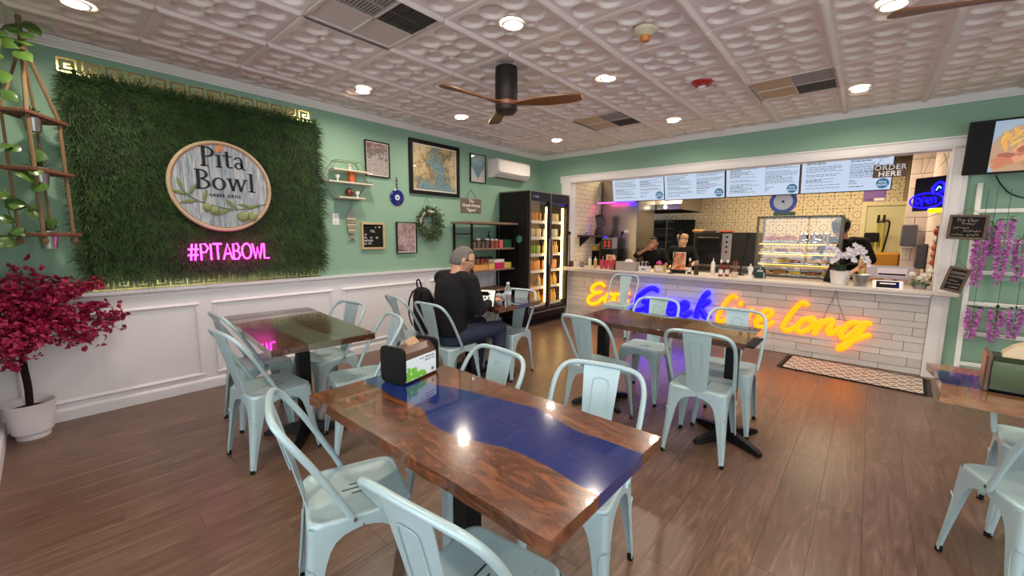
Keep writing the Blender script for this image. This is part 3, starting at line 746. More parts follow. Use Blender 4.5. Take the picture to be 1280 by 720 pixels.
MB().tube([((RL-.03)*cos(2*pi*k/64), -.021, (RL-.03)*sin(2*pi*k/64)) for k in range(64)], .003, 6, closed=True).build('copper_line', mat('copper_line', (176, 116, 84), .4), t, 60)
def glyphs(word, cap, x, z, m, y0=-.024):
    """serif capitals and small letters from stems, bowls and serifs; returns the pen position"""
    def R_(x0, z0, x1, z1): m.box((x+x0*cap, y0, z+z0*cap), (x+x1*cap, -.0195, z+z1*cap))
    def ring(cx, cz, ro, so, ri_, si, a0, a1, n=18, ox=0):
        V = []
        for k in range(n+1):
            a = radians(a0+(a1-a0)*k/n); ca, sa = cos(a), sin(a)
            V += [(x+(cx+ro*ca)*cap, y0, z+(cz+so*sa)*cap), (x+(cx+ox+ri_*ca)*cap, y0, z+(cz+si*sa)*cap), (x+(cx+ro*ca)*cap, -.0195, z+(cz+so*sa)*cap), (x+(cx+ox+ri_*ca)*cap, -.0195, z+(cz+si*sa)*cap)]
        F = []
        for k in range(n): i, j = 4*k, 4*k+4; F += [(i, i+1, j+1, j), (i, j, j+2, i+2), (i+1, i+3, j+3, j+1)]
        F += [(0, 2, 3, 1), (4*n, 4*n+1, 4*n+3, 4*n+2)]; m.add(V, F)
    def slant(x0, x1, z0, z1, w_):
        m.prism([(x+x0*cap, y0, z+z0*cap), (x+(x0+w_)*cap, y0, z+z0*cap), (x+(x1+w_)*cap, y0, z+z1*cap), (x+x1*cap, y0, z+z1*cap)], (0, -.0195-y0, 0))
    for ch in word:
        if ch == 'P': R_(.08, 0, .23, 1); R_(0, 0, .36, .055); R_(0, .945, .3, 1); ring(.24, .735, .40, .265, .26, .205, -90, 90); adv = .66
        elif ch == 'B': R_(.08, 0, .23, 1); R_(0, 0, .3, .055); R_(0, .945, .3, 1); ring(.26, .755, .33, .245, .20, .185, -90, 90); ring(.26, .27, .42, .27, .28, .21, -90, 90); adv = .74
        elif ch == 'i': R_(.09, 0, .22, .64); R_(0, 0, .31, .05); R_(.0, .59, .2, .64); adv = .35
        elif ch == 't': R_(.12, .14, .25, .86); R_(0, .60, .40, .655); ring(.30, .16, .18, .16, .06, .10, 180, 320, 10); adv = .46
        elif ch == 'a': ring(.24, .17, .20, .18, .10, .12, 0, 360); ring(.24, .44, .21, .21, .10, .15, 5, 160, 10); R_(.34, .04, .46, .46); R_(.40, 0, .56, .05); adv = .60
        elif ch == 'o': ring(.31, .32, .31, .33, .18, .27, 0, 360, 28); adv = .66
        elif ch == 'w':
            slant(.22, .06, 0, .64, .13); slant(.24, .44, 0, .64, .07); slant(.60, .42, 0, .64, .13); slant(.62, .84, 0, .64, .07); R_(0, .6, .26, .65); R_(.36, .6, .58, .65); R_(.76, .6, 1.0, .65); adv = 1.02
        elif ch == 'l': R_(.09, 0, .23, 1); R_(0, 0, .32, .05); R_(0, .95, .2, 1); adv = .36
        x += adv*cap
    return x
M_char = mat('charcoal_letter', (38, 41, 48), .5)
m = MB(); glyphs('Pita', .165, -.150, .165, m); m.build('lettering', M_char, t, normals=False)
m = MB(); glyphs('Bowl', .165, -.200, -.030, m); m.build('lettering', M_char, t, normals=False)
mk('lettering', text_mesh('GREEK GRILL', .034, .003, space=1.25, bold=.0008, mat=M_char), t, (.015, -.0215, -.078))
def leaf(m, x, z, L, an, w_=.26, y=-.024, dome=.006):
    ca, sa = cos(an), sin(an); V = []
    for tt, ww in ((0, .02), (.25, .8), (.5, 1), (.75, .7), (1, 0.02)):
        for s in (-1, 0, 1): V.append((x+ca*L*tt-sa*L*w_*.5*ww*s, y-(dome if s == 0 else 0), z+sa*L*tt+ca*L*w_*.5*ww*s))
    m.add(V, [(i*3+j, i*3+j+1, i*3+j+4, i*3+j+3) for i in range(4) for j in range(2)])
m = MB(); leaf(m, -.028, .285, .085, radians(62), .62, -.024, .008); m.build('orange_leaf', mat('orange_leaf', (222, 140, 84), .4), t, 60, normals=False)
br = MB().tube(smoothpath([(-.30, -.024, -.03), (-.24, -.024, -.10), (-.14, -.024, -.15), (0, -.024, -.185), (.12, -.024, -.19), (.24, -.024, -.165), (.33, -.024, -.13)], 5), .004, 6).build('olive_branch', mat('branch_green', (92, 98, 70), .6), t)
M_ol = mat('olive_leaf', (118, 130, 84), .55, var=.25, scale=30)
for x, z, L, an in ((-.29, -.05, .11, 105), (-.26, -.085, .12, 165), (-.25, -.09, .12, 60), (-.19, -.13, .13, 190), (-.15, -.145, .12, 75), (.10, -.19, .13, 135), (.05, -.19, .15, 205), (.16, -.19, .13, 25), (.22, -.165, .12, 170)):
    m = MB(); leaf(m, x, z, L, radians(an)); m.build('leaf', M_ol, t, 60, normals=False)
for x, z, r in ((-.125, -.185, .036), (-.075, -.205, .034), (.135, -.255, .045), (.215, -.25, .042)):
    MB().sphere((x, -.028, z), (r, r*.5, r*1.05)).build('olive', mat('olive_green', (134, 146, 92), .35, var=.15, scale=12), t, 80)
# ---- pink neon
M_pink_neon = mat('pink_neon_tube', (255, 80, 220), .4, emit=13, ecol=(255, 40, 190))
NXp = XL+.115
p0, p1 = onX(234, 303, NXp), onX(337, 322.5, NXp); nw = p1.y-p0.y; nh = onX(285, 304, NXp).z-onX(285, 325, NXp).z
t = thing('neon_sign', 'pink neon hashtag lettering PITABOWL on the grass panel', 'neon sign', (NXp, p0.y, onX(285, 324, NXp).z), pi/2)
LET = {'#': [[(.2, 0), (.4, 1)], [(.6, 0), (.8, 1)], [(.0, .68), (1, .68)], [(-.05, .32), (.95, .32)]], 'P': [[(.05, 0), (.05, 1), (.5, 1), (.75, .75), (.5, .48), (.05, .48)]], 'I': [[(.1, 0), (.1, 1)]],
       'T': [[(0, 1), (.9, 1)], [(.45, 0), (.45, 1)]], 'A': [[(0, 0), (.45, 1), (.9, 0)], [(.18, .36), (.72, .36)]], 'B': [[(.05, 0), (.05, 1), (.5, 1), (.65, .76), (.5, .53), (.05, .53)], [(.5, .53), (.75, .27), (.5, 0), (.05, 0)]],
       'O': [[(.5+.5*cos(a*pi/8), .5+.5*sin(a*pi/8)) for a in range(17)]], 'W': [[(0, 1), (.3, 0), (.55, .75), (.8, 0), (1.1, 1)]], 'L': [[(.05, 1), (.05, 0), (.6, 0)]]}
adv = {'#': 1.15, 'P': .9, 'I': .32, 'T': 1.0, 'A': 1.0, 'B': .95, 'O': 1.15, 'W': 1.25, 'L': .62}
tot = sum(adv[c] for c in '#PITABOWL'); sc = nw/tot; x = 0
for ch in '#PITABOWL':
    m = MB()
    for st in LET[ch]: m.tube([((x+u)*sc, 0, v*nh*.92) for u, v in st], .0065, 6)
    m.build('neon_letter', M_pink_neon, t, 60); x += adv[ch]
m = MB()
for k in range(5): xx = nw*(k+.5)/5; m.tube([(xx, .002, nh*.5), (xx, .08, nh*.5)], .004, 6)
m.build('standoffs', M_rubber, t)

# ---- frames with prints
def print_mat(name, kind):
    g = NT(name); v = g.coord(); sp = g.n('ShaderNodeSeparateXYZ', {0: v}); x, z = sp.outputs[0], sp.outputs[2]
    if kind == 'map':
        n = g.noise(v, 5.5, 8, .62, .6); d = g.math('ADD', g.math('MULTIPLY', g.math('ABSOLUTE', g.math('SUBTRACT', x, .04)), 1.2), g.math('MULTIPLY', z, .55)); f = g.math('ADD', n, g.math('MULTIPLY', d, .55))
        c = g.ramp(f, [(.50, s2l((104, 136, 146))), (.565, s2l((128, 158, 160))), (.58, s2l((110, 92, 62))), (.66, s2l((186, 166, 124))), (.8, s2l((206, 192, 154)))])
        c = g.mix(g.math('MULTIPLY', g.math('GREATER_THAN', g.noise(v, 46, 3, .7), .56), .55), c, s2l((84, 78, 58)))
    elif kind == 'floral':
        n = g.noise(v, 26, 6, .7, .5); f = g.math('ADD', g.math('MULTIPLY', z, 2.2), g.math('MULTIPLY', g.math('SUBTRACT', n, .5), 1.6))
        c = g.ramp(f, [(-.0, s2l((176, 168, 164))), (.12, s2l((160, 152, 148))), (.18, s2l((84, 76, 74))), (.3, s2l((132, 110, 108))), (.42, s2l((188, 150, 148)))])
        c = g.mix(g.math('MULTIPLY', g.math('GREATER_THAN', g.noise(v, 60, 3), .58), .6), c, s2l((70, 62, 62)))
    elif kind == 'sea':
        f = g.math('ADD', g.math('MULTIPLY', z, 2.6), g.math('MULTIPLY', g.math('SUBTRACT', g.noise(v, 7, 3), .5), .5)); wh = g.math('ADD', g.math('MULTIPLY', g.math('ABSOLUTE', x), 3.4), g.math('MULTIPLY', z, -2.4))
        c = g.ramp(g.math('ADD', f, .5), [(.2, s2l((96, 132, 146))), (.55, s2l((86, 128, 150))), (.72, s2l((118, 160, 176))), (.9, s2l((150, 178, 186)))])
        c = g.mix(g.math('GREATER_THAN', g.math('ADD', wh, g.math('MULTIPLY', g.noise(v, 12, 3), .3)), .52), c, s2l((198, 194, 190)))
    else:
        n = g.noise(v, 11, 7, .7, 1.2)
        c = g.ramp(n, [(.3, s2l((78, 66, 72))), (.45, s2l((150, 124, 128))), (.55, s2l((196, 166, 168))), (.65, s2l((150, 170, 178))), (.75, s2l((206, 190, 186)))])
    return g.out(c, .35)
def framed(name, label, y0, y1, z0, z1, kind, fw, mat_w, mf, depth=.03):
    cy_, cz_ = (y0+y1)/2, (z0+z1)/2; w_, h_ = (y1-y0)/2, (z1-z0)/2
    t = on_left(name, label, 'picture', cy_, cz_)
    m = MB()
    for a, b in (((-w_, -h_), (w_, -h_+fw)), ((-w_, h_-fw), (w_, h_)), ((-w_, -h_+fw), (-w_+fw, h_-fw)), ((w_-fw, -h_+fw), (w_, h_-fw))): m.bbox((a[0], -depth, a[1]), (b[0], 0, b[1]), .003)
    m.build('frame', mf, t)
    MB().box((-w_+fw, -.012, -h_+fw), (w_-fw, -.002, h_-fw)).build('mount', mat('cream_mount', (226, 216, 200), .7), t)
    MB().box((-w_+fw+mat_w, -.0135, -h_+fw+mat_w), (w_-fw-mat_w, -.012, h_-fw-mat_w)).build('print', print_mat('print_'+kind, kind), t)
    MB().box((-w_+fw, -.018, -h_+fw), (w_-fw, -.0165, h_-fw)).build('picture_glass', glass(), t)
    return t
def yz(u, v, d=.02): p = onX(u, v, XL+d); return p.y, p.z
def rect(pts): Y_ = [yz(*p) for p in pts]; return (Y_[0][0]+Y_[3][0])/2, (Y_[1][0]+Y_[2][0])/2, (Y_[2][1]+Y_[3][1])/2, (Y_[0][1]+Y_[1][1])/2
r_ = rect([(457, 174), (487, 180), (487, 224), (456, 218)]); t = framed('poster_frame', 'narrow black framed grey floral poster above the letter board', *r_, 'floral', .010, .012, M_black)
glyph_row(MB(), -.11, .11, (r_[3]-r_[2])/2-.05, .018, -.0138, 5).build('printed_line', mat('poster_red', (150, 60, 60), .6), t)
r_ = rect([(512, 173), (574, 184), (574, 247), (512, 241)]); framed('framed_map', 'large black framed map of Greece and its islands', *r_, 'map', .045, .018, M_black, .035)
r_ = rect([(588, 191), (607, 195), (607, 230), (588, 227)]); framed('poster_frame', 'small black framed picture of white village walls above the sea', *r_, 'sea', .010, .012, M_black)
r_ = rect([(496, 276), (521, 279), (521, 317), (496, 316)]); framed('poster_frame', 'black framed picture of a pink flowered alley below the evil eye', *r_, 'alley', .010, .012, M_black)
# ---- evil eye charm
y_, z_ = yz(497, 247); t = on_left('evil_eye_charm', 'round dark blue glass evil eye hanging on a cord', 'wall charm', y_, z_)
for nm, r, d, col in (('blue_disc', .098, .016, (22, 28, 112)), ('white_ring', .034, .019, (228, 232, 236)), ('light_blue_ring', .020, .021, (110, 170, 214)), ('pupil', .009, .023, (10, 12, 20))):
    MB().lathe([(0, -d), (r*.9, -d), (r, -d*.7), (r, -.002), (0, -.002)], n=32, axis='y').build(nm, mat('eye_'+nm, col, .12, coat=.6), t, 40)
MB().tube([(0, -.012, .095), (0, -.012, .25)], .006, 6).build('cord', mat('tan_cord', (120, 110, 90), .9), t)
for k in range(3): MB().sphere((0, -.012, .12+.04*k), .011, 10, 6).build('bead', mat('bead_blue', (40, 60, 120), .2), t, 60)
# ---- hexagon wire shelf with its small ornaments
Hc = yz(434, 226, .06); hr = .235
t = on_left('hexagon_shelf', 'hexagonal thin wire wall shelf with three pale boards', 'wall shelf', Hc[0], Hc[1])
def hexp(y, r=hr): return [(r*1.13*cos(radians(60*k)), y, r*sin(radians(60*k))) for k in range(6)]
M_wire = mat('champagne_wire', (150, 146, 126), .35, metal=.6)
for nm, y in (('front_wire', -.12), ('back_wire', -.004)): MB().tube(hexp(y), .004, 6, closed=True).build(nm, M_wire, t)
for a, b in zip(hexp(-.12), hexp(-.004)): MB().tube([a, b], .003, 6).build('cross_wire', M_wire, t)
for z, w_, xo in ((.105, .205, .03), (-.025, .25, .02), (-.185, .15, .02)): MB().bbox((-w_+xo, -.13, z-.008), (w_+xo, -.006, z+.008), .002).build('board', mat('pale_board', (206, 200, 180), .5), t)
def vase(name, label, prof, m_, y, z, d, n=16):
    return tag(MB().lathe(prof, n=n).build(name, m_, None, 40, loc=(XL+d, y, z)), label, name.split('_')[-1] if '_' in name else name)
yy, zz = Hc
vase('orange_mug', 'tall orange mug on the middle hexagon shelf board', [(0, 0), (.036, 0), (.037, .012), (.037, .115), (.034, .115), (.033, .02), (0, .02)], mat('orange_glaze', (196, 86, 40), .3), yy+.05, zz-.017, .065)
vase('white_goblet', 'small white goblet on the middle hexagon shelf board', [(0, 0), (.022, 0), (.008, .01), (.008, .03), (.024, .05), (.024, .07), (.02, .07), (0, .045)], M_wht, yy-.11, zz-.017, .065)
vase('copper_globe', 'round copper brown ball on the lowest hexagon shelf board', [(0, 0), (.02, .002), (.042, .025), (.048, .05), (.040, .078), (.02, .094), (.014, .1), (0, .1)], mat('copper_glaze', (92, 44, 30), .2), yy+.02, zz-.177, .065, 20)
vase('white_goblet', 'small white goblet on the lowest hexagon shelf board', [(0, 0), (.022, 0), (.008, .01), (.008, .03), (.024, .05), (.024, .07), (.02, .07), (0, .045)], M_wht, yy+.11, zz-.177, .065)
vase('pale_candle', 'pale candle on the topmost hexagon shelf board', [(0, 0), (.018, 0), (.018, .07), (.006, .075), (0, .075)], mat('pale_wax', (196, 200, 176), .6), yy+.03, zz+.113, .065)
# ---- light switch plate
y_, z_ = yz(420.5, 274); t = on_left('outlet_plate', 'white wall outlet plate beside the grass panel', 'outlet', y_, z_)
MB().bbox((-.036, -.007, -.062), (.036, 0, .062), .004).build('plate', M_wht, t)
for dz in (-.026, .026): MB().bbox((-.016, -.010, dz-.018), (.016, -.007, dz+.018), .003).build('socket', mat('ivory', (214, 212, 204), .4), t)
# ---- hanging fish
y_, z_ = yz(439.5, 279); t = on_left('fish_ornament', 'hanging driftwood fish ornament on a string', 'ornament', y_, z_)
M_fish = mat('driftwood_grey', (136, 142, 138), .7, var=.3, scale=30); M_fishb = mat('driftwood_brown', (150, 132, 112), .8, var=.3, scale=30)
MB().prism([(-.055, -.022, .075), (-.03, -.022, .13), (0, -.022, .165), (.03, -.022, .13), (.055, -.022, .075), (0, -.022, .06)], (0, .014, 0)).build('fish_head', M_fish, t)
for k, (w_, z) in enumerate(((.055, .045), (.06, .012), (.055, -.02), (.05, -.05), (.042, -.08), (.034, -.11))): MB().bbox((-w_, -.024, z-.013), (w_, -.010, z+.013), .004).build('fish_slat', M_fishb if k % 2 else mat('driftwood_pale', (182, 172, 154), .8), t)
MB().prism([(0, -.022, -.125), (.05, -.022, -.20), (.018, -.022, -.185), (0, -.022, -.165), (-.018, -.022, -.185), (-.05, -.022, -.20)], (0, .014, 0)).build('fish_tail', M_fish, t)
MB().tube([(0, -.012, -.19), (0, -.012, .33)], .002, 5).build('string', mat('grey_string', (120, 122, 116), .9), t)
# ---- letter board
r_ = rect([(452, 278), (481, 279), (481, 312), (452, 311)]); w_, h_ = (r_[1]-r_[0])/2, (r_[3]-r_[2])/2
t = on_left('letter_board', 'black felt letter board in a pale wood frame', 'letter board', (r_[0]+r_[1])/2, (r_[2]+r_[3])/2)
MB().box((-w_+.02, -.012, -h_+.02), (w_-.02, -.002, h_-.02)).build('felt', M_blackmatte, t)
m = MB()
for a, b in (((-w_, -h_), (w_, -h_+.022)), ((-w_, h_-.022), (w_, h_)), ((-w_, -h_+.022), (-w_+.022, h_-.022)), ((w_-.022, -h_+.022), (w_, h_-.022))): m.bbox((a[0], -.03, a[1]), (b[0], 0, b[1]), .003)
m.build('frame', mat('pale_oak', (196, 164, 124), .5, var=.1), t)
for k, (x0, x1, z, sz) in enumerate(((-.03, .055, .045, .026), (-.115, -.075, .005, .02), (-.115, .07, -.03, .02), (-.115, .0, -.064, .02), (-.115, -.02, -.098, .02))):
    glyph_row(MB(), x0, x1, z, sz, -.012, 30+k).build('lettering', M_wht, t)
def heart(s, x, z): return [(x+s*.06*16*sin(a)**3, -.0125, z+s*.06*(13*cos(a)-5*cos(2*a)-2*cos(3*a)-cos(4*a))) for a in [2*pi*k/20 for k in range(20)]]
MB().prism(heart(.013, .085, .105), (0, -.0015, 0)).build('heart', M_wht, t); MB().prism(heart(.008, .035, .10), (0, -.0015, 0)).build('heart', M_wht, t)
# ---- wreath
y_, z_ = yz(537, 279, .05); t = on_left('leaf_wreath', 'small round green leaf wreath hanging by a cord', 'wreath', y_, z_)
MB().tube([(.155*cos(2*pi*k/32), -.03, .155*sin(2*pi*k/32)) for k in range(32)], .012, 6, closed=True).build('vine_ring', mat('vine_brown', (96, 76, 54), .9), t)
MB().tube([(-.12, -.03, .12), (-.02, -.01, .33), (.10, -.03, .13)], .0025, 5).build('cord', mat('tan_cord', (120, 110, 90), .9), t)
rg = random.Random(4); m = MB()
def leaf3(m, c, L, d, n, w_=.45, fold=.12):
    d = Vector(d).normalized(); n = Vector(n); s = d.cross(n); s = s.normalized() if s.length > 1e-6 else Vector((1, 0, 0)); n = s.cross(d); c = Vector(c)
    V = [c, c+d*L*.45+s*L*w_*.5+n*L*fold, c+d*L*.5, c+d*L*.45-s*L*w_*.5+n*L*fold, c+d*L-n*L*fold]
    m.add(V, [(0, 1, 2), (0, 2, 3), (1, 4, 2), (2, 4, 3)])
for k in range(900):
    a = rg.uniform(0, 2*pi); hv = .5+.5*cos(a+.7); r = .14+rg.gauss(0, .022+.03*hv); 
    leaf3(m, (r*cos(a), -.03-rg.random()*.03, r*sin(a)), rg.uniform(.03, .055), (cos(a)+rg.gauss(0, .8), rg.uniform(-1.2, .1), sin(a)+rg.gauss(0, .8)), (rg.gauss(0, 1), -1, rg.gauss(0, 1)), .5)
o = m.build('leaves', mat('wreath_green', (72, 88, 56), .6, var=.45, scale=40), t, normals=False); o['kind'] = 'stuff'
for k in range(9):
    a = 1.2+k*.24; MB().sphere((.15*cos(a), -.055, .15*sin(a)), (.022, .016, .022), 8, 6).build('cotton_flower', mat('cotton', (206, 198, 184), .9), t, 80)
# ---- small market sign
y_, z_ = yz(589.5, 257); t = on_left('hanging_sign', 'small grey wood sign reading The Greek Market Agora', 'sign', y_, z_); M_sgn = mat('grey_sign_wood', (112, 98, 92), .7, var=.2, scale=10)
for k in range(3): MB().bbox((-.20, -.016, -.098+.066*k), (.20, -.002, -.098+.066*(k+1)-.001), .002).build('board', M_sgn, t)
MB().tube([(-.10, -.008, .098), (0, -.006, .235), (.11, -.008, .098)], .003, 5).build('cord', mat('dark_cord', (70, 64, 56), .9), t)
for s_, z in (('The', .062), ('Greek Market', 0), ('"Agora"', -.064)): mk('lettering', text_mesh(s_, .062, .002, bold=.001, mat=mat('cream_paint2', (232, 226, 208), .6)), t, (0, -.0172, z))
# ---- split air conditioner
a = onX(611, 195, XL+.10); b = onX(662, 205, XL+.22); y0, y1 = onX(611, 205, XL+.02).y, onX(662, 215, XL+.2).y; z0, z1 = onX(662, 227, XL+.2).z, onX(620, 197, XL+.2).z
t = on_left('air_conditioner', 'white split air conditioner unit high beside the corner', 'air conditioner', (y0+y1)/2, (z0+z1)/2); w_, h_ = (y1-y0)/2, (z1-z0)/2
def acp(x): return [(x, 0, -h_), (x, -.11, -h_), (x, -.185, -h_+.05), (x, -.21, -h_+.10), (x, -.21, h_-.03), (x, -.19, h_), (x, 0, h_)]
MB().prism(acp(-w_), (2*w_, 0, 0)).build('body', mat('ac_white', (224, 220, 214), .35), t, 25)
P = rsq(1, .2, 5); MB().prism([(x*(w_-.02), -.211, .02+z*(h_-.05)) for x, z in P], (0, -.008, 0)).build('front_panel', mat('ac_panel', (236, 232, 228), .25), t, 30)
m = MB().box((-w_+.05, -.16, -h_-.004), (w_-.05, -.06, -h_+.001)); m.build('air_outlet', mat('ac_dark', (90, 88, 84), .6), t)
glyph_row(MB(), -w_+.09, -w_+.20, -h_+.06, .012, -.2194, 8).build('printed_line', mat('grey_ink', (110, 116, 120), .6), t)
MB().box((w_-.09, -.2205, -h_+.06), (w_-.04, -.2195, -h_+.075)).build('display', mat('grey_ink', (110, 116, 120), .6), t)

# ============================================================ HANGING PLANTER AND FLOWERING TREE
PXp = -4.17
lv = [onX(63, 151, -4.29), onX(70, 216, -4.29), onX(78, 291, -4.29)]; ycn = (lv[1].y+onX(26, 215, -4.05).y)/2
M_rope = mat('jute_rope', (128, 102, 74), .9, var=.25, scale=90); M_pboard = mat('planter_wood', (112, 72, 52), .7, var=.3, scale=12)
t = thing('hanging_planter', 'three tier rope and wood hanging planter in the corner by the grass panel', 'planter', (PXp, ycn, 0), radians(60))
za = onX(20, 50, PXp).z
for k, p in enumerate(lv):
    z = p.z-.012
    m = MB()
    for x0, x1 in ((-.085, -.052), (.052, .085)): m.bbox((x0, -.19, z-.012), (x1, .19, z+.012), .004)
    for y0, y1 in ((-.19, -.052), (.052, .19)): m.bbox((-.052, y0, z-.012), (.052, y1, z+.012), .004)
    m.build('shelf_board', M_pboard, t)
zb = lv[2].z-.05
for s in (-1, 1):
    for sx in (-.06, .06): MB().tube([(0, 0, za), (sx, s*.14, lv[0].z), (sx, s*.14, lv[1].z), (sx, s*.14, zb)], .011 if sx > 0 else .008, 7).build('rope', M_rope, t); MB().sphere((sx, s*.14, zb), (.02, .02, .026), 10, 6).build('knot', M_rope, t, 60)
MB().tube([(0, 0, za-.02), (0, 0, ZC)], .014, 7).build('rope', M_rope, t)
M_galv = mat('galvanised_steel', (176, 176, 172), .35, metal=.9, var=.15, scale=25)
lvl = ('top', 'middle', 'lowest')
for k, p in enumerate(lv):
    b = thing('bucket_planter', 'galvanised bucket with a succulent on the %s planter board' % lvl[k], 'potted plant', (PXp, ycn, p.z-.105))
    MB().lathe([(0, 0), (.036, 0), (.050, .11), (.054, .112), (.054, .118), (.048, .118), (.046, .09), (0, .09)], n=20).build('bucket', M_galv, b, 40)
    MB().lathe([(0, .1), (.047, .1)], n=14).build('soil', mat('soil', (54, 38, 28), .95), b)
    rg = random.Random(20+k)
    for j in range(16):
        a = j*2.4; el = .35+.9*(j/16); m = MB(); d = Vector((cos(a)*cos(el), sin(a)*cos(el), sin(el))); L = .085 if k == 1 else .06
        sd = d.cross(Vector((0, 0, 1))).normalized(); P = [Vector((0, 0, .105)) + d*(L*u) for u in (0, .4, .8, 1)]; V = []
        for q, w2 in zip(P, (.007, .009, .005, .0005)): V += [q-sd*w2, q+Vector((0, 0, -w2*.8)), q+sd*w2]
        m.add(V, [(i*3+q, i*3+q+1, i*3+q+4, i*3+q+3) for i in range(3) for q in range(2)]); m.build('succulent_leaf', mat('succulent_green', (58, 76, 46), .5, var=.3, scale=30), b, 60, normals=False)
# trailing pothos by the planter
t = thing('trailing_pothos', 'trailing vine with glossy green leaves hanging around the rope planter', 'plant', (PXp+.04, ycn-.02, 0))
rg = random.Random(33); M_poth = mat('pothos_leaf', (74, 104, 46), .25, var=.45, scale=14)
vines = [[(0, -.04, za+.06), (.06, -.06, za-.02), (.10, -.08, za-.20), (.12, -.09, za-.42)], [(0, -.04, za+.06), (.02, .06, za+.10), (.05, .04, za), (.08, -.02, za-.12)], [(.08, -.12, lv[1].z+.13), (.10, -.02, lv[1].z+.10), (.12, .0, lv[1].z-.05), (.12, -.03, lv[1].z-.14)],
         [(.08, -.14, lv[2].z+.26), (.11, -.06, lv[2].z+.17), (.11, .02, lv[2].z+.10), (.09, .04, lv[2].z+.02)], [(.08, -.14, lv[2].z+.2), (.10, -.12, lv[2].z+.05), (.10, -.13, lv[2].z-.06)]]
def heartleaf(m, c, L, d, n):
    d = Vector(d).normalized(); n = Vector(n).normalized(); s = d.cross(n).normalized(); n = s.cross(d); c = Vector(c); V = [c]
    for u, w2 in ((.0, .28), (.2, .44), (.45, .46), (.7, .30)): V += [c+d*(L*u)+s*(L*w2)-n*L*.08, c+d*(L*u)+n*L*.03, c+d*(L*u)-s*(L*w2)-n*L*.08]
    V.append(c+d*L-n*L*.12)
    F = [(0, 2, 1), (0, 3, 2)]
    for i in range(3): b = 1+3*i; F += [(b, b+1, b+4, b+3), (b+1, b+2, b+5, b+4)]
    F += [(10, 11, 13), (11, 12, 13)]; m.add(V, F)
for vn in vines:
    sp_ = smoothpath(vn, 6); MB().tube(sp_, .0035, 5).build('vine', mat('vine_green', (84, 96, 50), .6), t)
    for q in sp_[1::3]:
        m = MB(); heartleaf(m, q, rg.uniform(.07, .105), (rg.uniform(.2, 1), rg.gauss(.2, .7), rg.uniform(-.9, .2)), (1, rg.gauss(0, .3), rg.uniform(.2, .9))); m.build('leaf', M_poth, t, 70, normals=False)
# flowering tree in a white pot
pc = onZ(34, 546); pc = Vector((-4.26, -.155, 0))
t = thing('flowering_tree', 'magenta flowering bougainvillea tree in a round white pot', 'potted tree', tuple(pc))
MB().lathe([(0, 0), (.082, 0), (.085, .03), (.078, .035), (.100, .045), (.116, .16), (.126, .245), (.129, .25), (.122, .25), (.11, .18), (0, .18)], n=32).build('pot', mat('white_pot', (226, 224, 230), .35), t, 35)
MB().lathe([(0, .2), (.113, .2)], n=20).build('soil', mat('soil', (54, 38, 28), .95), t)
trunk = smoothpath([(0, 0, .19), (-.015, .005, .35), (.012, 0, .50), (.0, .0, .64), (.02, .02, .82)], 5)
tr = MB().tube(trunk, [.019]*12+[.014]*9, 8).build('trunk', mat('dark_bark', (34, 26, 24), .9, var=.3, scale=40, bump=.4), t, 60)
rg = random.Random(5); m = MB(); mg = MB(); mb = MB()
targets = [(.05, .46, .72), (.06, .40, .83), (.1, .30, .60), (.0, .16, 1.02), (.05, .26, .97), (.0, .05, 1.12), (.15, -.05, .95), (.25, .0, .80), (.3, .1, .70), (.2, -.1, .65), (.1, -.1, 1.0), (.3, -.1, .55), (.2, .1, .88), (.05, .12, .80), (.12, .22, .78), (.22, -.12, .85), (.36, -.05, .68), (.1, .05, .72), (.0, .36, 1.0), (.05, .33, .66)]
targets = [(x*.8, max(y, -.04), z+.03) for x, y, z in targets]
for (x, y, z) in targets:
    s0 = Vector(trunk[rg.randint(13, 20)]); e = Vector((x, y, z)); mid = (s0+e)/2+Vector((0, 0, .06)); P = smoothpath([s0, mid, e], 5); mb.tube(P, .005, 5)
    for k in range(60):
        c = Vector(P[min(10, int(4+rg.random()*7))]) + Vector((rg.gauss(0, .05), rg.gauss(0, .05), rg.gauss(0, .036)))
        if c.y < -.085: continue
        if c.x < -.17: c.x = -.17
        for j in range(3):
            leaf3(m, c, rg.uniform(.03, .05), (rg.gauss(0, 1), rg.gauss(0, 1), rg.gauss(.2, .8)), (rg.gauss(0, 1), rg.gauss(0, 1), rg.gauss(0, 1)), .75, .15)
    for k in range(3): leaf3(mg, Vector(P[rg.randint(4, 10)])+Vector((rg.gauss(0, .03), rg.gauss(0, .03), 0)), .05, (rg.gauss(0, 1), rg.gauss(0, 1), .3), (0, 0, 1), .5)
o = m.build('bracts', mat('magenta_bract', (150, 12, 64), .55, var=.35, scale=18), t, normals=False); o['kind'] = 'stuff'
o = mg.build('leaves', mat('bougainvillea_leaf', (150, 150, 110), .5, var=.3), t, normals=False); o['kind'] = 'stuff'
mb.build('branches', mat('twig_brown', (70, 58, 40), .9), t)
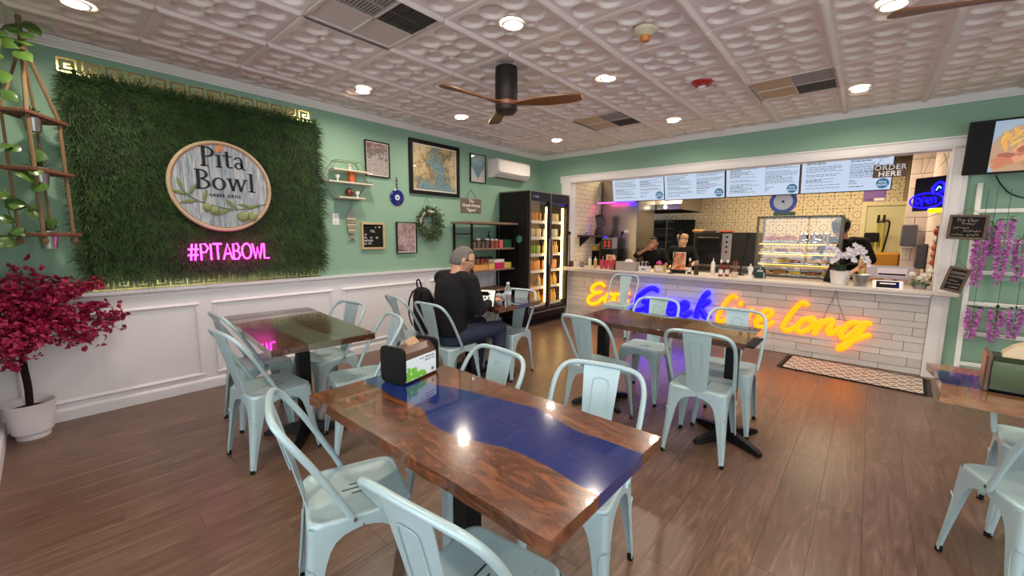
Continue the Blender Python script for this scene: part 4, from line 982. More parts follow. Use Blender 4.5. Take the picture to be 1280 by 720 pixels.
# ============================================================ CEILING FAN, DETECTORS
def fan(label, x, y, a0, zb=2.472):
    t = thing('ceiling_fan', label, 'ceiling fan', (x, y, 0)); M_hub = mat('fan_bronze', (38, 31, 28), .5)
    MB().lathe([(0, ZC-.002), (.089, ZC-.002), (.091, ZC-.03), (.091, zb+.03), (.086, zb+.02), (0, zb+.02)], n=32).build('housing', M_hub, t, 35)
    MB().lathe([(0, zb-.075), (.07, zb-.07), (.088, zb-.05), (.092, zb-.015), (.05, zb-.012)], n=32).build('lower_cap', M_hub, t, 35)
    MB().lathe([(0, zb-.012), (.09, zb-.012), (.092, zb+.018), (0, zb+.02)], n=32).build('rotor_hub', mat('fan_walnut', (112, 66, 36), .45, var=.3, scale=12), t, 35)
    for k in range(3):
        a = a0+k*2*pi/3; V = []; F = []; st = [(.06, .045, .038, .0), (.14, .04, .03, .004), (.23, .055, .035, .010), (.36, .068, .045, .012), (.49, .074, .05, .010), (.585, .068, .045, .006), (.618, .045, .028, .004)]
        for r, wa, wb_, tw in st:
            for s, zz in ((-1, -.5), (0, -.2), (1, .5)):
                for q in (-.005, .005): V.append((r, (wa if s > 0 else wb_)*s, zb+.004-zz*tw*2.6+q))
        n = 6
        for i in range(len(st)-1):
            for q in (0, 1):
                for s in (0, 1): A = i*n+s*2+q; F.append((A, A+2, A+n+2, A+n))
            F += [(i*n, i*n+1, i*n+n+1, i*n+n), (i*n+4, i*n+5, i*n+n+5, i*n+n+4)]
        L_ = (len(st)-1)*n; F += [(L_, L_+2, L_+3, L_+1), (L_+2, L_+4, L_+5, L_+3)]
        m = MB().add(V, F).xf(Matrix.Rotation(a, 4, 'Z')); m.build('blade', mat('fan_walnut', (112, 66, 36), .45, var=.3, scale=12), t, 50)
fan('three blade walnut ceiling fan with dark bronze housing over the tables', -2.36, 2.615, radians(22))
f2 = onZ(1112, 19, 2.48); a2 = radians(200)
fan('second walnut ceiling fan of which only a blade shows beside the bright downlight', f2.x-.618*cos(a2), f2.y-.618*sin(a2), a2)
p = onZ(807, 38, ZC); t = thing('smoke_detector', 'cream round detector with an orange cap on the ceiling', 'detector', (p.x, p.y, ZC+.012))
MB().lathe([(0, -.05), (.03, -.05), (.075, -.02), (.08, 0), (0, 0)], n=24).build('base', mat('cream_plastic', (206, 196, 166), .4), t, 30)
MB().lathe([(0, -.085), (.026, -.08), (.036, -.06), (.036, -.05), (0, -.05)], n=16).build('orange_cap', mat('orange_plastic', (200, 120, 40), .4), t, 40)
p = onZ(878, 103, ZC); t = thing('alarm_strobe', 'red fire alarm strobe on the ceiling', 'alarm', (p.x, p.y, ZC+.012))
MB().lathe([(0, -.04), (.06, -.04), (.085, -.02), (.088, 0), (0, 0)], n=24).build('red_base', mat('alarm_red', (166, 30, 40), .35), t, 30)
MB().bbox((-.03, -.02, -.062), (.03, .02, -.04), .006).build('strobe_lens', mat('strobe_white', (226, 220, 214), .2), t)

# ============================================================ DRINKS FRIDGE
# two glass doors facing the room (+x); dark side panel facing the camera (-y)
fx0, fx1 = XL+.03, -3.86
fa = onX(655, 410, fx1); fy0 = 4.76; fy1 = 5.80; fz = 2.05
t = thing('drinks_fridge', 'tall black two door glass drinks fridge beside the counter', 'fridge', (0, 0, 0))
M_fr = mat('fridge_black', (28, 24, 24), .35); M_frs = mat('fridge_trim', (150, 140, 132), .35, metal=.7)
MB().bbox((fx0, fy0, .10), (fx1, fy0+.04, fz), .004).build('side_panel', M_fr, t); MB().bbox((fx0, fy1-.04, .10), (fx1, fy1, fz), .004).build('side_panel', M_fr, t)
MB().box((fx0, fy0+.04, .10), (fx0+.03, fy1-.04, fz)).build('back_panel', mat('fridge_inside', (200, 190, 160), .5), t)
MB().box((fx0+.03, fy0+.04, fz-.06), (fx1, fy1-.04, fz)).build('top_panel', M_fr, t); MB().box((fx0+.03, fy0+.04, .10), (fx1, fy1-.04, .24)).build('bottom_panel', M_fr, t)
MB().box((fx0+.05, fy0+.03, 0), (fx1-.04, fy1-.03, .10)).build('plinth', M_blackmatte, t)
MB().box((fx0, fy0-.004, fz), (fx1+.04, fy1, fz+.015)).build('top_rim', M_frs, t)
fm = (fy0+fy1)/2
for y0, y1 in ((fy0+.004, fm-.003), (fm+.003, fy1-.004)):
    d = thing('door', None, None); d.parent = t
    m = MB(); x0, x1 = fx1+.002, fx1+.042
    for a, b in (((y0, .20), (y1, .27)), ((y0, fz-.13), (y1, fz-.0)), ((y0, .27), (y0+.035, fz-.13)), ((y1-.035, .27), (y1, fz-.13))): m.box((x0, a[0], a[1]), (x1, b[0], b[1]))
    m.build('door_frame', M_fr, d)
    MB().box((x0+.01, y0+.035, .27), (x0+.016, y1-.035, fz-.13)).build('door_glass', glass(), d)
    MB().box((x1, y0+.0, .20), (x1+.004, y0+.012, fz)).build('door_edge', M_frs, d)
    MB().box((x1, y0, .205), (x1+.004, y1, .225)).build('kick_trim', M_frs, d)
    yy_ = y1-.025 if y0 < fm-.1 else y0+.03
    MB().bbox((x1, yy_-.008, .95), (x1+.03, yy_+.008, 1.35), .004).build('handle', M_frs, d)
glyph_row(MB(), 0, .14, 0, .03, 0, 3).build('printed_line', mat('sign_blue', (140, 170, 210), .5), t, loc=(fx1+.043, fy0+.08, fz-.085), rotz=pi/2)
MB().cyl((0, 0, 0), .055, .004, 24, 'y').build('round_sticker', mat('teal_sticker', (70, 140, 126), .5), t, 40, loc=(onY(649, 299, fy0).x, fy0-.005, onY(649, 299, fy0).z))
# inside: light strips, shelves
M_fl = mat('fridge_light', (255, 226, 150), .4, emit=9, ecol=(255, 214, 130))
for y in (fy1-.075, fm+.0): 
    MB().bbox((fx1-.05, y-.016, .34), (fx1-.02, y+.016, fz-.2), .006).build('light_strip', M_fl, t)
shz = [.30, .58, .84, 1.10, 1.36, 1.61]
for k, z in enumerate(shz):
    for y0, y1 in ((fy0+.045, fm-.02), (fm+.02, fy1-.045)):
        MB().box((fx0+.04, y0, z-.012), (fx1-.06, y1, z)).build('shelf', mat('fridge_shelf', (190, 186, 176), .4), t); MB().box((fx1-.06, y0, z-.02), (fx1-.052, y1, z+.025)).build('price_rail', mat('price_rail', (226, 222, 214), .4), t)
# drinks, one thing each
def can(r, h, col, name='can'): return MB().lathe([(0, 0), (r*.8, 0), (r, .012), (r, h-.014), (r*.82, h), (0, h-.003)], n=14).mesh(name, col, 40)
def bottle(r, h, col): return MB().lathe([(0, 0), (r*.9, 0), (r, .01), (r, h*.55), (r*.45, h*.78), (r*.36, h*.8), (r*.36, h*.93), (r*.42, h*.93), (r*.42, h), (0, h)], n=14).mesh('bottle', col, 40)
cols = [((206, 120, 60), 'orange'), ((210, 190, 150), 'cream'), ((150, 180, 70), 'green'), ((222, 170, 60), 'yellow'), ((196, 190, 180), 'white'), ((226, 150, 70), 'amber')]
rowcol = [[3, 3], [4, 3], [5, 5], [2, 3], [1, 4], [0, 1]]; ordn = ('bottom', 'second', 'third', 'fourth', 'fifth', 'top')
for k, z in enumerate(shz):
    for dd, (y0, y1) in enumerate(((fy0+.07, fm-.05), (fm+.05, fy1-.11))):
        rgb, cn = cols[rowcol[k][dd]]; m_ = mat('drink_'+cn, rgb, .25, var=.35, scale=35); isb = k in (0, 1) or (k == 3 and dd == 1)
        me = bottle(.033, .21, m_) if isb else can(.031, .15 if k != 2 else .17, m_)
        n = 6
        if k == 1 and dd == 0: n = 1
        for j in range(n):
            yj = y0+(y1-y0)*(j+.5)/6 if n > 1 else y1-.03
            o = mk('drink_bottle' if isb else 'drink_can', me, None, (fx1-.105-rnd.uniform(0, .03), yj, z), rnd.uniform(0, 6))
            tag(o, '%s drink %s on the %s shelf behind the %s fridge door' % (cn, 'bottle' if isb else 'can', ordn[k], ('darker', 'brightly lit')[dd]), 'bottle' if isb else 'can', 'fridge drinks %s shelf %s door' % (ordn[k], ('first', 'second')[dd]))

# ============================================================ WOODEN SHELF UNIT WITH GROCERIES
sp0 = onX(569, 281, -4.10); sx0, sx1 = XL+.05, -4.02
sy0, sy1 = 3.80, 4.68; szs = [.10, .33, .92, 1.22, 1.585]
t = thing('shelf_unit', 'industrial shelf unit with wood boards and black pipe frame', 'shelf unit', (0, 0, 0))
M_shw = mat('shelf_wood', (128, 100, 80), .6, var=.3, scale=10)
for z in (szs[1], .62, szs[2], szs[3]): MB().bbox((sx0, sy0+.02, z-.022), (sx1, sy1-.02, z), .003).build('shelf_board', M_shw, t)
MB().bbox((sx0-.01, sy0-.04, szs[4]-.03), (sx1+.02, sy1+.04, szs[4]), .004).build('top_board', M_shw, t)
for x in (sx0+.015, sx1-.015):
    for y in (sy0, sy1): MB().box((x-.012, y-.012, 0), (x+.012, y+.012, szs[4]-.03)).build('post', M_black, t)
for y in (sy0, sy1): MB().box((sx0, y-.008, 1.41), (sx1, y+.008, 1.425)).build('rail', M_black, t)
def grocery(name, label, cat, me, y, z, x=-4.13, rz=0, group=None): return tag(mk(name, me, None, (x, y, z), rz), label, cat, group)
def jarmesh(r, h, body, lid):
    m = MB().lathe([(0, 0), (r, 0), (r, h*.78), (r*.85, h*.84), (0, h*.84)], n=14); return m.mesh('jar', body, 40), MB().lathe([(r*.88, h*.82), (r*.9, h*.84), (r*.9, h), (0, h)], n=14).mesh('lid', lid, 40)
def jar(label, r, h, body, lid, y, z, x=-4.13, group=None):
    j = thing('jar', label, 'jar', (x, y, z), group=group); a, b = jarmesh(r, h, body, lid); mk('glass_body', a, j); mk('lid', b, j); return j
M_jr = mat('jar_red', (150, 66, 50), .25, var=.3, scale=40); M_jd = mat('jar_brown', (92, 74, 60), .25, var=.4, scale=40); M_lid = mat('lid_white', (210, 206, 196), .4); M_lidb = mat('lid_dark', (44, 36, 34), .4)
for j in range(4): jar('brown jar in the row on the upper grocery shelf', .036, .11+.03*(j % 2), M_jd, M_lid if j % 2 else M_lidb, 3.93+.085*j, szs[3], group='brown jars on the upper shelf')
for j in range(2): jar('red preserve jar beside the green box on the upper grocery shelf', .036, .13, M_jr, M_lid, 4.29+.08*j, szs[3], group='red jars on the upper shelf')
grocery('dark_bottle', 'slim dark bottle standing among jars on the upper grocery shelf', 'bottle', bottle(.03, .24, M_lidb), 4.33, szs[3], -4.24)
grocery('pink_carton', 'pink carton beside the red jars on the upper grocery shelf', 'carton', MB().bbox((-.05, -.035, 0), (.05, .035, .12), .003).mesh('pink_carton', mat('carton_pink', (206, 110, 100), .5)), 4.44, szs[3])
grocery('green_box', 'dark green box on the upper grocery shelf', 'box', MB().bbox((-.06, -.075, 0), (.06, .075, .12), .003).mesh('green_box', mat('carton_green', (30, 92, 56), .5)), 4.57, szs[3])
for j in range(4): jar('tall red jar on the middle grocery shelf', .04, .17, M_jr, M_lidb, 4.12+.09*j, szs[2]+.10 if False else szs[2], -4.26, 'tall red jars on the middle shelf')
grocery('orange_box', 'flat orange printed box on the middle grocery shelf', 'box', MB().bbox((-.09, -.15, 0), (.06, .15, .07), .003).mesh('orange_box', mat('box_orange', (212, 150, 80), .5, var=.3, scale=18)), 3.99, szs[2], -4.12)
grocery('yellow_box', 'lower orange printed box beside the magenta box on the middle shelf', 'box', MB().bbox((-.09, -.06, 0), (.06, .06, .085), .003).mesh('yellow_box', mat('box_amber', (216, 168, 90), .5, var=.3, scale=22)), 4.22, szs[2], -4.12)
grocery('magenta_box', 'magenta box on the middle grocery shelf', 'box', MB().bbox((-.08, -.09, 0), (.06, .09, .09), .003).mesh('magenta_box', mat('box_magenta', (190, 34, 92), .45)), 4.39, szs[2], -4.12)
grocery('white_box', 'thin white and red box lying on the magenta box', 'box', MB().bbox((-.07, -.12, 0), (.06, .09, .045), .003).mesh('white_box', mat('box_white', (222, 208, 204), .5)), 4.39, szs[2]+.09, -4.12)
grocery('lime_box', 'yellow green box at the end of the middle grocery shelf', 'box', MB().bbox((-.07, -.075, 0), (.06, .075, .085), .003).mesh('lime_box', mat('box_lime', (196, 186, 84), .5)), 4.56, szs[2], -4.12)
for j, (c, lb) in enumerate((((206, 84, 54), 'orange red packet'), ((96, 84, 74), 'brown packet'), ((222, 176, 60), 'yellow packet'), ((120, 160, 140), 'grey green packet'), ((30, 110, 66), 'green packet'), ((214, 120, 60), 'orange packet'))):
    grocery('packet', '%s on the low shelf under the tables line' % lb, 'packet', MB().bbox((-.05, -.045, 0), (.05, .045, .13+.03*(j % 2)), .006).mesh('packet', mat('packet_%d' % j, c, .45, var=.2)), 3.95+.125*j, szs[1], -4.12)
# ============================================================ PEOPLE
def organic(name, m, voxel, matl, parent, it=4):
    """union of overlapping volumes turned into one continuous smooth surface"""
    o = bpy.data.objects.new('tmp', m.mesh('tmp')); COL.objects.link(o)
    r = o.modifiers.new('r', 'REMESH'); r.mode = 'VOXEL'; r.voxel_size = voxel
    s = o.modifiers.new('s', 'SMOOTH'); s.factor = .5; s.iterations = it
    me = bpy.data.meshes.new_from_object(o.evaluated_get(bpy.context.evaluated_depsgraph_get())); bpy.data.objects.remove(o)
    me.name = name; me.materials.clear(); me.materials.append(matl); me.shade_smooth()
    return mk(name, me, parent)
def limb(m, pts, rs, n=12, k=4):
    P = smoothpath(pts, k); R = []
    for i in range(len(pts)-1):
        for j in range(k): R.append(rs[i]+(rs[i+1]-rs[i])*j/k)
    R.append(rs[-1]); m.tube(P, R, n); m.sphere(tuple(P[0]), R[0], n, 8); m.sphere(tuple(P[-1]), R[-1], n, 8)
def loft(m, secs, n=20):      # secs: (centre, rx, ry)
    V = []; F = []
    for c, rx, ry in secs:
        for k in range(n): a = 2*pi*k/n; V.append((c[0]+rx*cos(a), c[1]+ry*sin(a), c[2]))
    for i in range(len(secs)-1):
        for k in range(n): k2 = (k+1) % n; F.append((i*n+k, i*n+k2, (i+1)*n+k2, (i+1)*n+k))
    F += [tuple(range(n))[::-1], tuple((len(secs)-1)*n+k for k in range(n))]; m.add(V, F)
def head_verts(n=28, m_=22):
    V = []; F = []
    for i in range(m_+1):
        ph = pi*i/m_
        for k in range(n):
            a = 2*pi*k/n; x, y, z = sin(ph)*cos(a), sin(ph)*sin(a), -cos(ph)     # +y is the face
            X, Y, Z = x*.076, y*.097, z*.118
            if z < 0: X *= 1+.30*z; Y = Y*(1+.12*z) + (.012*(-z) if y > 0 else .02*z)
            if y > 0:
                X *= 1-.04*y; nose = math.exp(-((x/.16)**2+((z+.12)/.2)**2)); Y += .022*nose*(y > .5)
                Y -= .010*math.exp(-(((abs(x)-.42)/.2)**2+((z-.06)/.12)**2)); Y += .006*math.exp(-((x/.3)**2+((z+.46)/.09)**2)); Y += .008*math.exp(-((x/.3)**2+((z+.8)/.15)**2))
            V.append((X, Y, Z))
    for i in range(m_):
        for k in range(n): k2 = (k+1) % n; F.append((i*n+k, i*n+k2, (i+1)*n+k2, (i+1)*n+k))
    return V, F
def hand(m, w_, d, up, side, curl=.5, s=1.0):
    """palm with four fingers of unequal length and a thumb off its side. w_: wrist, d: pointing, up: back of the hand, side: +1 thumb to the d x up side"""
    w_, d, up = Vector(w_), Vector(d).normalized(), Vector(up); sd = d.cross(up).normalized()*side; up = sd.cross(d).normalized()*side
    if up.dot(Vector((0, 0, 1))) < -2: up = -up
    pc = w_+d*.05*s
    for k in range(4):
        o = sd*(.03-.02*k)*s; m.tube([w_+o*.6, w_+d*.09*s+o], .0135*s, 8); base = w_+d*.088*s+o; L = (.072, .082, .076, .06)[k]*s
        q1 = base+(d*cos(curl*.5)-up*sin(curl*.5))*L*.42; q2 = q1+(d*cos(curl*1.3)-up*sin(curl*1.3))*L*.33; q3 = q2+(d*cos(curl*2)-up*sin(curl*2))*L*.25
        m.tube([base, q1, q2, q3], [.0095*s, .0088*s, .008*s, .0068*s], 8); m.sphere(tuple(q3), .0068*s, 8, 6)
    tb = w_+d*.03*s+sd*.03*s; t1 = tb+(d*.6+sd*.7-up*.1).normalized()*.04*s; t2 = t1+(d*.9+sd*.3-up*.3).normalized()*.032*s
    m.tube([w_+d*.01*s+sd*.015*s, tb, t1, t2], [.014*s, .0135*s, .0105*s, .0085*s], 8); m.sphere(tuple(t2), .0085*s, 8, 6)
def make_person(label, loc, rotz, J, skin_rgb, hair_rgb, top_rgb, pants_rgb, hair='short', face=True, voxel=.009, extra=None):
    t = thing('person', label, 'person', loc, rotz); key = str(skin_rgb)
    msk = mat('skin'+key, skin_rgb, .55); V3 = lambda k: Vector(J[k])
    hy, hp = J.get('head_yaw', 0), J.get('head_pitch', 0); HM = Matrix.Translation(V3('head')) @ Matrix.Rotation(hy, 4, 'Z') @ Matrix.Rotation(hp, 4, 'X')
    b = MB()
    hv, hf = head_verts(); b.add([HM @ Vector(v) for v in hv], hf)
    for s in (-1, 1):
        k = len(b.v); b.sphere((0, 0, 0), (.010, .022, .032), 10, 8); Mx = HM @ Matrix.Translation((s*.078, -.012, -.004)) @ Matrix.Rotation(s*.35, 4, 'Z'); b.v[k:] = [tuple(Mx @ Vector(v)) for v in b.v[k:]]
    nk = V3('neck'); limb(b, [tuple(nk-Vector((0, .01, .05))), tuple(nk+Vector((0, .01, .05))), tuple(HM @ Vector((0, -.025, -.06)))], [.062, .052, .055])
    ch, pe = V3('chest'), V3('pelvis')
    loft(b, [(tuple(pe-Vector((0, 0, .05))), .12, .09), (tuple(pe), .14, .10), (tuple(pe.lerp(ch, .35)), .13, .09), (tuple(pe.lerp(ch, .75)), .15, .10), (tuple(ch), .15, .095), (tuple(ch.lerp(nk, .6)), .11, .07), (tuple(nk), .05, .05)])
    for s in 'LR':
        sh, el, wr = V3('sh'+s), V3('el'+s), V3('wr'+s); limb(b, [tuple(sh), tuple(el)], [.046, .036]); limb(b, [tuple(el), tuple(wr)], [.037, .026])
        hd = V3('hand'+s) if 'hand'+s in J else (wr-el); hand(b, wr, hd, J.get('hup'+s, (0, 0, 1)), (-1 if s == 'L' else 1)*J.get('thumb', 1), J.get('curl'+s, .5))
        hi, kn, an, to = V3('hi'+s), V3('kn'+s), V3('an'+s), V3('to'+s); limb(b, [tuple(hi), tuple(kn)], [.075, .052]); limb(b, [tuple(kn), tuple(an)], [.052, .036]); limb(b, [tuple(an+Vector((0, 0, -.03))), tuple(to)], [.034, .026])
    organic('body', b, voxel, msk, t, 3)
    # sweater
    c = MB()
    loft(c, [(tuple(pe-Vector((0, 0, .02))), .158, .118), (tuple(pe+Vector((0, 0, .06))), .160, .120), (tuple(pe.lerp(ch, .4)), .158, .116), (tuple(pe.lerp(ch, .75)), .185, .130), (tuple(ch), .190, .126), (tuple(ch.lerp(nk, .45)), .165, .105), (tuple(ch.lerp(nk, .85)), .085, .072)], 24)
    for s in 'LR':
        sh, el, wr = V3('sh'+s), V3('el'+s), V3('wr'+s); sl = J.get('sleeve', 1.0); limb(c, [tuple((ch*.6+nk*.4+sh)/2), tuple(sh)], [.085, .074]); limb(c, [tuple(sh), tuple(sh.lerp(el, .5)), tuple(el)], [.076, .066, .056]); 
        if sl > 0: limb(c, [tuple(el), tuple(el.lerp(wr, .92*sl))], [.053, .038])
    organic('sweater', c, .013, mat('cloth'+str(top_rgb), top_rgb, .85, var=.15, scale=60), t, 5)
    pn = MB(); loft(pn, [(tuple(pe-Vector((0, 0, .09))), .13, .10), (tuple(pe), .150, .112), (tuple(pe+Vector((0, 0, .05))), .150, .112)])
    for s in 'LR':
        hi, kn, an = V3('hi'+s), V3('kn'+s), V3('an'+s); limb(pn, [tuple(hi), tuple(kn)], [.092, .068]); limb(pn, [tuple(kn), tuple(an)], [.067, .05])
    organic('trousers', pn, .014, mat('cloth'+str(pants_rgb), pants_rgb, .8, var=.2, scale=50), t, 4)
    for s in 'LR':
        an, to = V3('an'+s), V3('to'+s); f = MB(); limb(f, [tuple(an+Vector((0, -.01, -.035))), tuple(to)], [.046, .036]); organic('shoe', f, .012, mat('shoe_dark', (30, 28, 30), .6), t, 3)
    # hair
    hv2 = []; keep = []
    for v in hv: x, y, z = v; n_ = Vector((x/.076, y/.097, z/.118)); hv2.append(tuple(HM @ (Vector(v)*1.0+Vector((x*.07, y*.07-.002, z*.06+.002)))))
    nn = 28
    def hairy(v):
        x, y, z = v
        if hair == 'bald': return False
        if y > .035: return z > .068-.15*(abs(x)/.076)*0
        if y > -.01: return z > .02 or (abs(x) > .05 and z > -.012)
        return z > -.062 if hair == 'short' else z > -.10
    HF = [f for f in hf if sum(hairy(hv[i]) for i in f) >= 3]
    bm = bmesh.new(); vv = [bm.verts.new(p) for p in hv2]
    for f in HF:
        try: bm.faces.new([vv[i] for i in f])
        except ValueError: pass
    bmesh.ops.delete(bm, geom=[v for v in bm.verts if not v.link_faces], context='VERTS'); bmesh.ops.solidify(bm, geom=bm.faces[:], thickness=.012)
    me = bpy.data.meshes.new('hair'); bm.to_mesh(me); bm.free(); me.materials.append(mat('hair'+str(hair_rgb), hair_rgb, .7, var=.45, scale=120, bump=.6)); me.shade_smooth(); mk('hair', me, t)
    if face:
        for s in (-1, 1):
            e = MB().sphere((s*.031, .083, .006), (.013, .010, .008), 10, 8).xf(HM).build('eye', mat('eye_white', (226, 222, 216), .2), t, 80); MB().sphere((s*.031, .092, .006), (.0055, .003, .0055), 8, 6).xf(HM).build('iris', mat('iris_brown', (40, 26, 18), .2), e, 80)
            MB().tube([HM @ Vector((s*.015, .094, .027)), HM @ Vector((s*.032, .092, .031)), HM @ Vector((s*.048, .080, .026))], .0035, 6).build('eyebrow', mat('hair'+str(hair_rgb), hair_rgb, .7), t)
        MB().tube([HM @ Vector((x, .099-abs(x)*.35, -.057+abs(x)*.06)) for x in (-.024, -.012, 0, .012, .024)], [.003, .005, .0055, .005, .003], 6).build('mouth', mat('lips'+key, tuple(int(v*.72) for v in skin_rgb), .5), t, 80)
    return t, HM
# seated man, seen from behind
J = dict(pelvis=(0, -.05, .55), chest=(0, .0, .97), neck=(0, .04, 1.095), head=(.01, .085, 1.185), head_yaw=radians(-26), head_pitch=radians(-14),
         shL=(-.165, .015, 1.015), shR=(.165, .015, 1.015), elL=(-.225, .12, .79), elR=(.225, .06, .77), wrL=(-.10, .37, .80), wrR=(.10, .335, .80),
         hiL=(-.09, -.03, .535), hiR=(.09, -.03, .535), knL=(-.11, .39, .545), knR=(.13, .39, .545), anL=(-.12, .36, .10), anR=(.14, .36, .10), toL=(-.13, .52, .045), toR=(.16, .52, .045), curlL=.4, curlR=.4)
man, HM = make_person('man in a black sweater and dark jeans seated with a tablet, seen from behind', (-2.745, 2.37, 0), radians(-2), J, (196, 146, 118), (104, 98, 92), (22, 21, 23), (34, 42, 66))
man.scale = (1.13, 1.08, 1)
g = MB()
for s in (-1, 1):
    g.tube([HM @ Vector((s*.034+.021*cos(a*pi/8), .104-.004*abs(cos(a*pi/8)), .004+.017*sin(a*pi/8))) for a in range(16)], .0022, 6, closed=True); g.tube([HM @ Vector((s*.056, .098, .008)), HM @ Vector((s*.080, .05, .010)), HM @ Vector((s*.084, -.01, .008))], .0028, 6)
g.tube([HM @ Vector((-.013, .108, .008)), HM @ Vector((.013, .108, .008))], .0022, 6)
g.build('glasses', M_black, man)
# backpack on the chair beside him
bp = (-3.225, 2.40, .45)
t = thing('backpack', 'black backpack propped on the chair beside the seated man', 'backpack', bp, radians(-8))
m = MB(); loft(m, [((0, 0, .02), .14, .075), ((0, 0, .06), .158, .09), ((0, 0, .25), .158, .09), ((0, -.01, .36), .145, .08), ((0, -.02, .43), .11, .06), ((0, -.02, .455), .05, .03)])
organic('bag', m, .012, mat('backpack_black', (24, 23, 25), .8, var=.2, scale=70), t, 4)
MB().tube(smoothpath([(-.05, -.04, .44), (-.05, -.05, .50), (-.01, -.05, .53), (.03, -.05, .50), (.03, -.04, .44)], 5), .008, 8).build('handle', M_blackmatte, t)
m = MB(); loft(m, [((0, .085, .03), .11, .035), ((0, .09, .10), .12, .045), ((0, .09, .20), .12, .04), ((0, .085, .24), .10, .02)]); organic('front_pocket', m, .012, mat('backpack_black', (24, 23, 25), .8), t, 3)
for s in (-1, 1): MB().tube(smoothpath([(s*.07, -.075, .42), (s*.09, -.112, .32), (s*.10, -.112, .18), (s*.10, -.08, .07)], 5), .014, 6, flat=((0, 1, 0), .3)).build('strap', M_blackmatte, t)
# things on his table
p = onZ(606, 384, .76); t = thing('tablet', 'tablet with a pale screen of icons leaning on its stand before the seated man', 'tablet', (p.x-.03, p.y-.02, .76), radians(28))
tl2 = Matrix.Rotation(radians(-28), 4, 'X')
MB().bbox((-.125, -.004, 0), (.125, .004, .175), .003).xf(tl2).build('case', M_black, t)
sc_ = MB().box((-.115, -.0052, .010), (.115, -.0042, .165)).xf(tl2).build('screen', mat('tablet_screen', (226, 222, 206), .3, emit=.5, ecol=(236, 230, 214)), t)
m = MB()
for r in range(3):
    for k in range(5):
        if (r*5+k) % 7 != 3: m.box((-.085+.035*k, -.0062, .045+.036*r), (-.068+.035*k, -.0053, .064+.036*r))
m.xf(tl2).build('icons', mat('icon_dark', (60, 60, 56), .5), sc_)
MB().box((-.06, .075, .0), (.06, .08, .12)).xf(Matrix.Rotation(radians(18), 4, 'X')).build('kickstand', M_black, t)
p = onZ(633, 381, .76); t = thing('water_bottle', 'clear plastic water bottle on the blue resin by the seated man', 'bottle', (p.x, p.y+.02, .76))
MB().lathe([(0, 0), (.028, 0), (.032, .008), (.030, .04), (.032, .05), (.030, .06), (.032, .07), (.030, .08), (.033, .10), (.033, .13), (.026, .16), (.013, .185), (.0125, .20)], n=20).build('plastic_body', mat('clear_plastic', (228, 234, 238), .08, trans=.85, ior=1.2), t, 50)
MB().lathe([(.014, .195), (.0145, .197), (.0145, .212), (0, .212)], n=16).build('cap', M_wht, t, 40)
MB().lathe([(.0325, .10), (.0335, .10), (.0335, .13), (.0325, .13)], n=20).build('label_band', mat('bottle_label', (200, 208, 220), .5), t)
p = onZ(622, 379, .76); t = thing('food_tub', 'small white paper tub behind the tablet', 'tub', (p.x-.05, p.y+.06, .76))
MB().lathe([(0, 0), (.036, 0), (.046, .075), (.048, .078), (.044, .078), (.035, .01), (0, .01)], n=20).build('tub', mat('paper_tub', (196, 206, 208), .6), t, 40)
MB().lathe([(.0385, .02), (.0455, .06)], n=20).build('print_band', mat('tub_print', (150, 110, 100), .6), t)
# ============================================================ NEON SCRIPT ON THE COUNTER FRONT
YN = YB-.055
def ca(pts): return [onY(720+x/5.333, 340+y/5.333, YN) for x, y in pts]
def cb_(pts): return [onY(880+x/4.267, 340+y/4.267, YN) for x, y in pts]
M_yneon = mat('yellow_neon', (200, 130, 10), .4, emit=1.8, ecol=(255, 150, 2)); M_oneon = mat('amber_neon', (200, 110, 5), .4, emit=2.0, ecol=(255, 126, 0)); M_bneon = mat('blue_neon', (10, 5, 160), .4, emit=4.0, ecol=(12, 4, 255))
def word(label, letters, m_, r):
    ps = [q for l in letters for s in l for q in s]; cx_ = sum(p.x for p in ps)/len(ps); cz_ = min(p.z for p in ps)
    t = thing('neon_word', label, 'neon sign', (cx_, YN, cz_))
    for l in letters:
        m = MB()
        for s in l:
            q = smoothpath([(p.x-cx_, 0, p.z-cz_) for p in s], 5); rr = [r*(.82 if i in (0, len(q)-1) else 1) for i in range(len(q))]
            m.tube(q, rr, 10, flat=((0, 1, 0), .55))
            for e in (q[0], q[-1]): m.sphere(tuple(e), (r, r*.55, r), 10, 8)
        m.build('neon_letter', m_, t, 60)
    for k in range(3): c_ = ps[len(ps)*k//3]; MB().cyl((c_.x-cx_, .006, c_.z-cz_), .006, .036, 8, 'y').build('standoff', M_rubber, t)
    return t
word('yellow neon word Eat on the brick counter front', [
    [ca([(188, 92), (160, 74), (120, 90), (104, 120), (130, 140), (165, 134)]), ca([(130, 141), (92, 165), (80, 195), (108, 214), (150, 200), (180, 172)])],
    [ca([(248, 152), (218, 146), (194, 172), (196, 202), (222, 206), (252, 176), (266, 148)]), ca([(256, 172), (258, 204), (282, 204), (300, 184)])],
    [ca([(334, 110), (312, 160), (300, 198), (316, 212), (344, 196)]), ca([(288, 150), (352, 142)])]], M_yneon, .028)
word('blue neon word Greek on the brick counter front', [
    [ca([(540, 122), (512, 108), (466, 124), (410, 170), (376, 218), (384, 250), (424, 254), (474, 226), (498, 186)]), ca([(452, 198), (506, 182)]), ca([(500, 186), (488, 230), (470, 270)])],
    [ca([(528, 238), (552, 206), (566, 226), (552, 272)]), ca([(556, 246), (578, 220), (600, 218)])],
    [ca([(612, 250), (650, 236), (662, 208), (640, 198), (618, 228), (616, 268), (644, 282), (680, 262)])],
    [ca([(690, 256), (730, 240), (742, 212), (722, 202), (700, 232), (698, 272), (726, 290), (762, 270)])],
    [ca([(880, 140), (850, 170), (818, 236), (800, 294)]), ca([(884, 196), (846, 222), (820, 244), (846, 262), (858, 300), (884, 296)])]], M_bneon, .038)
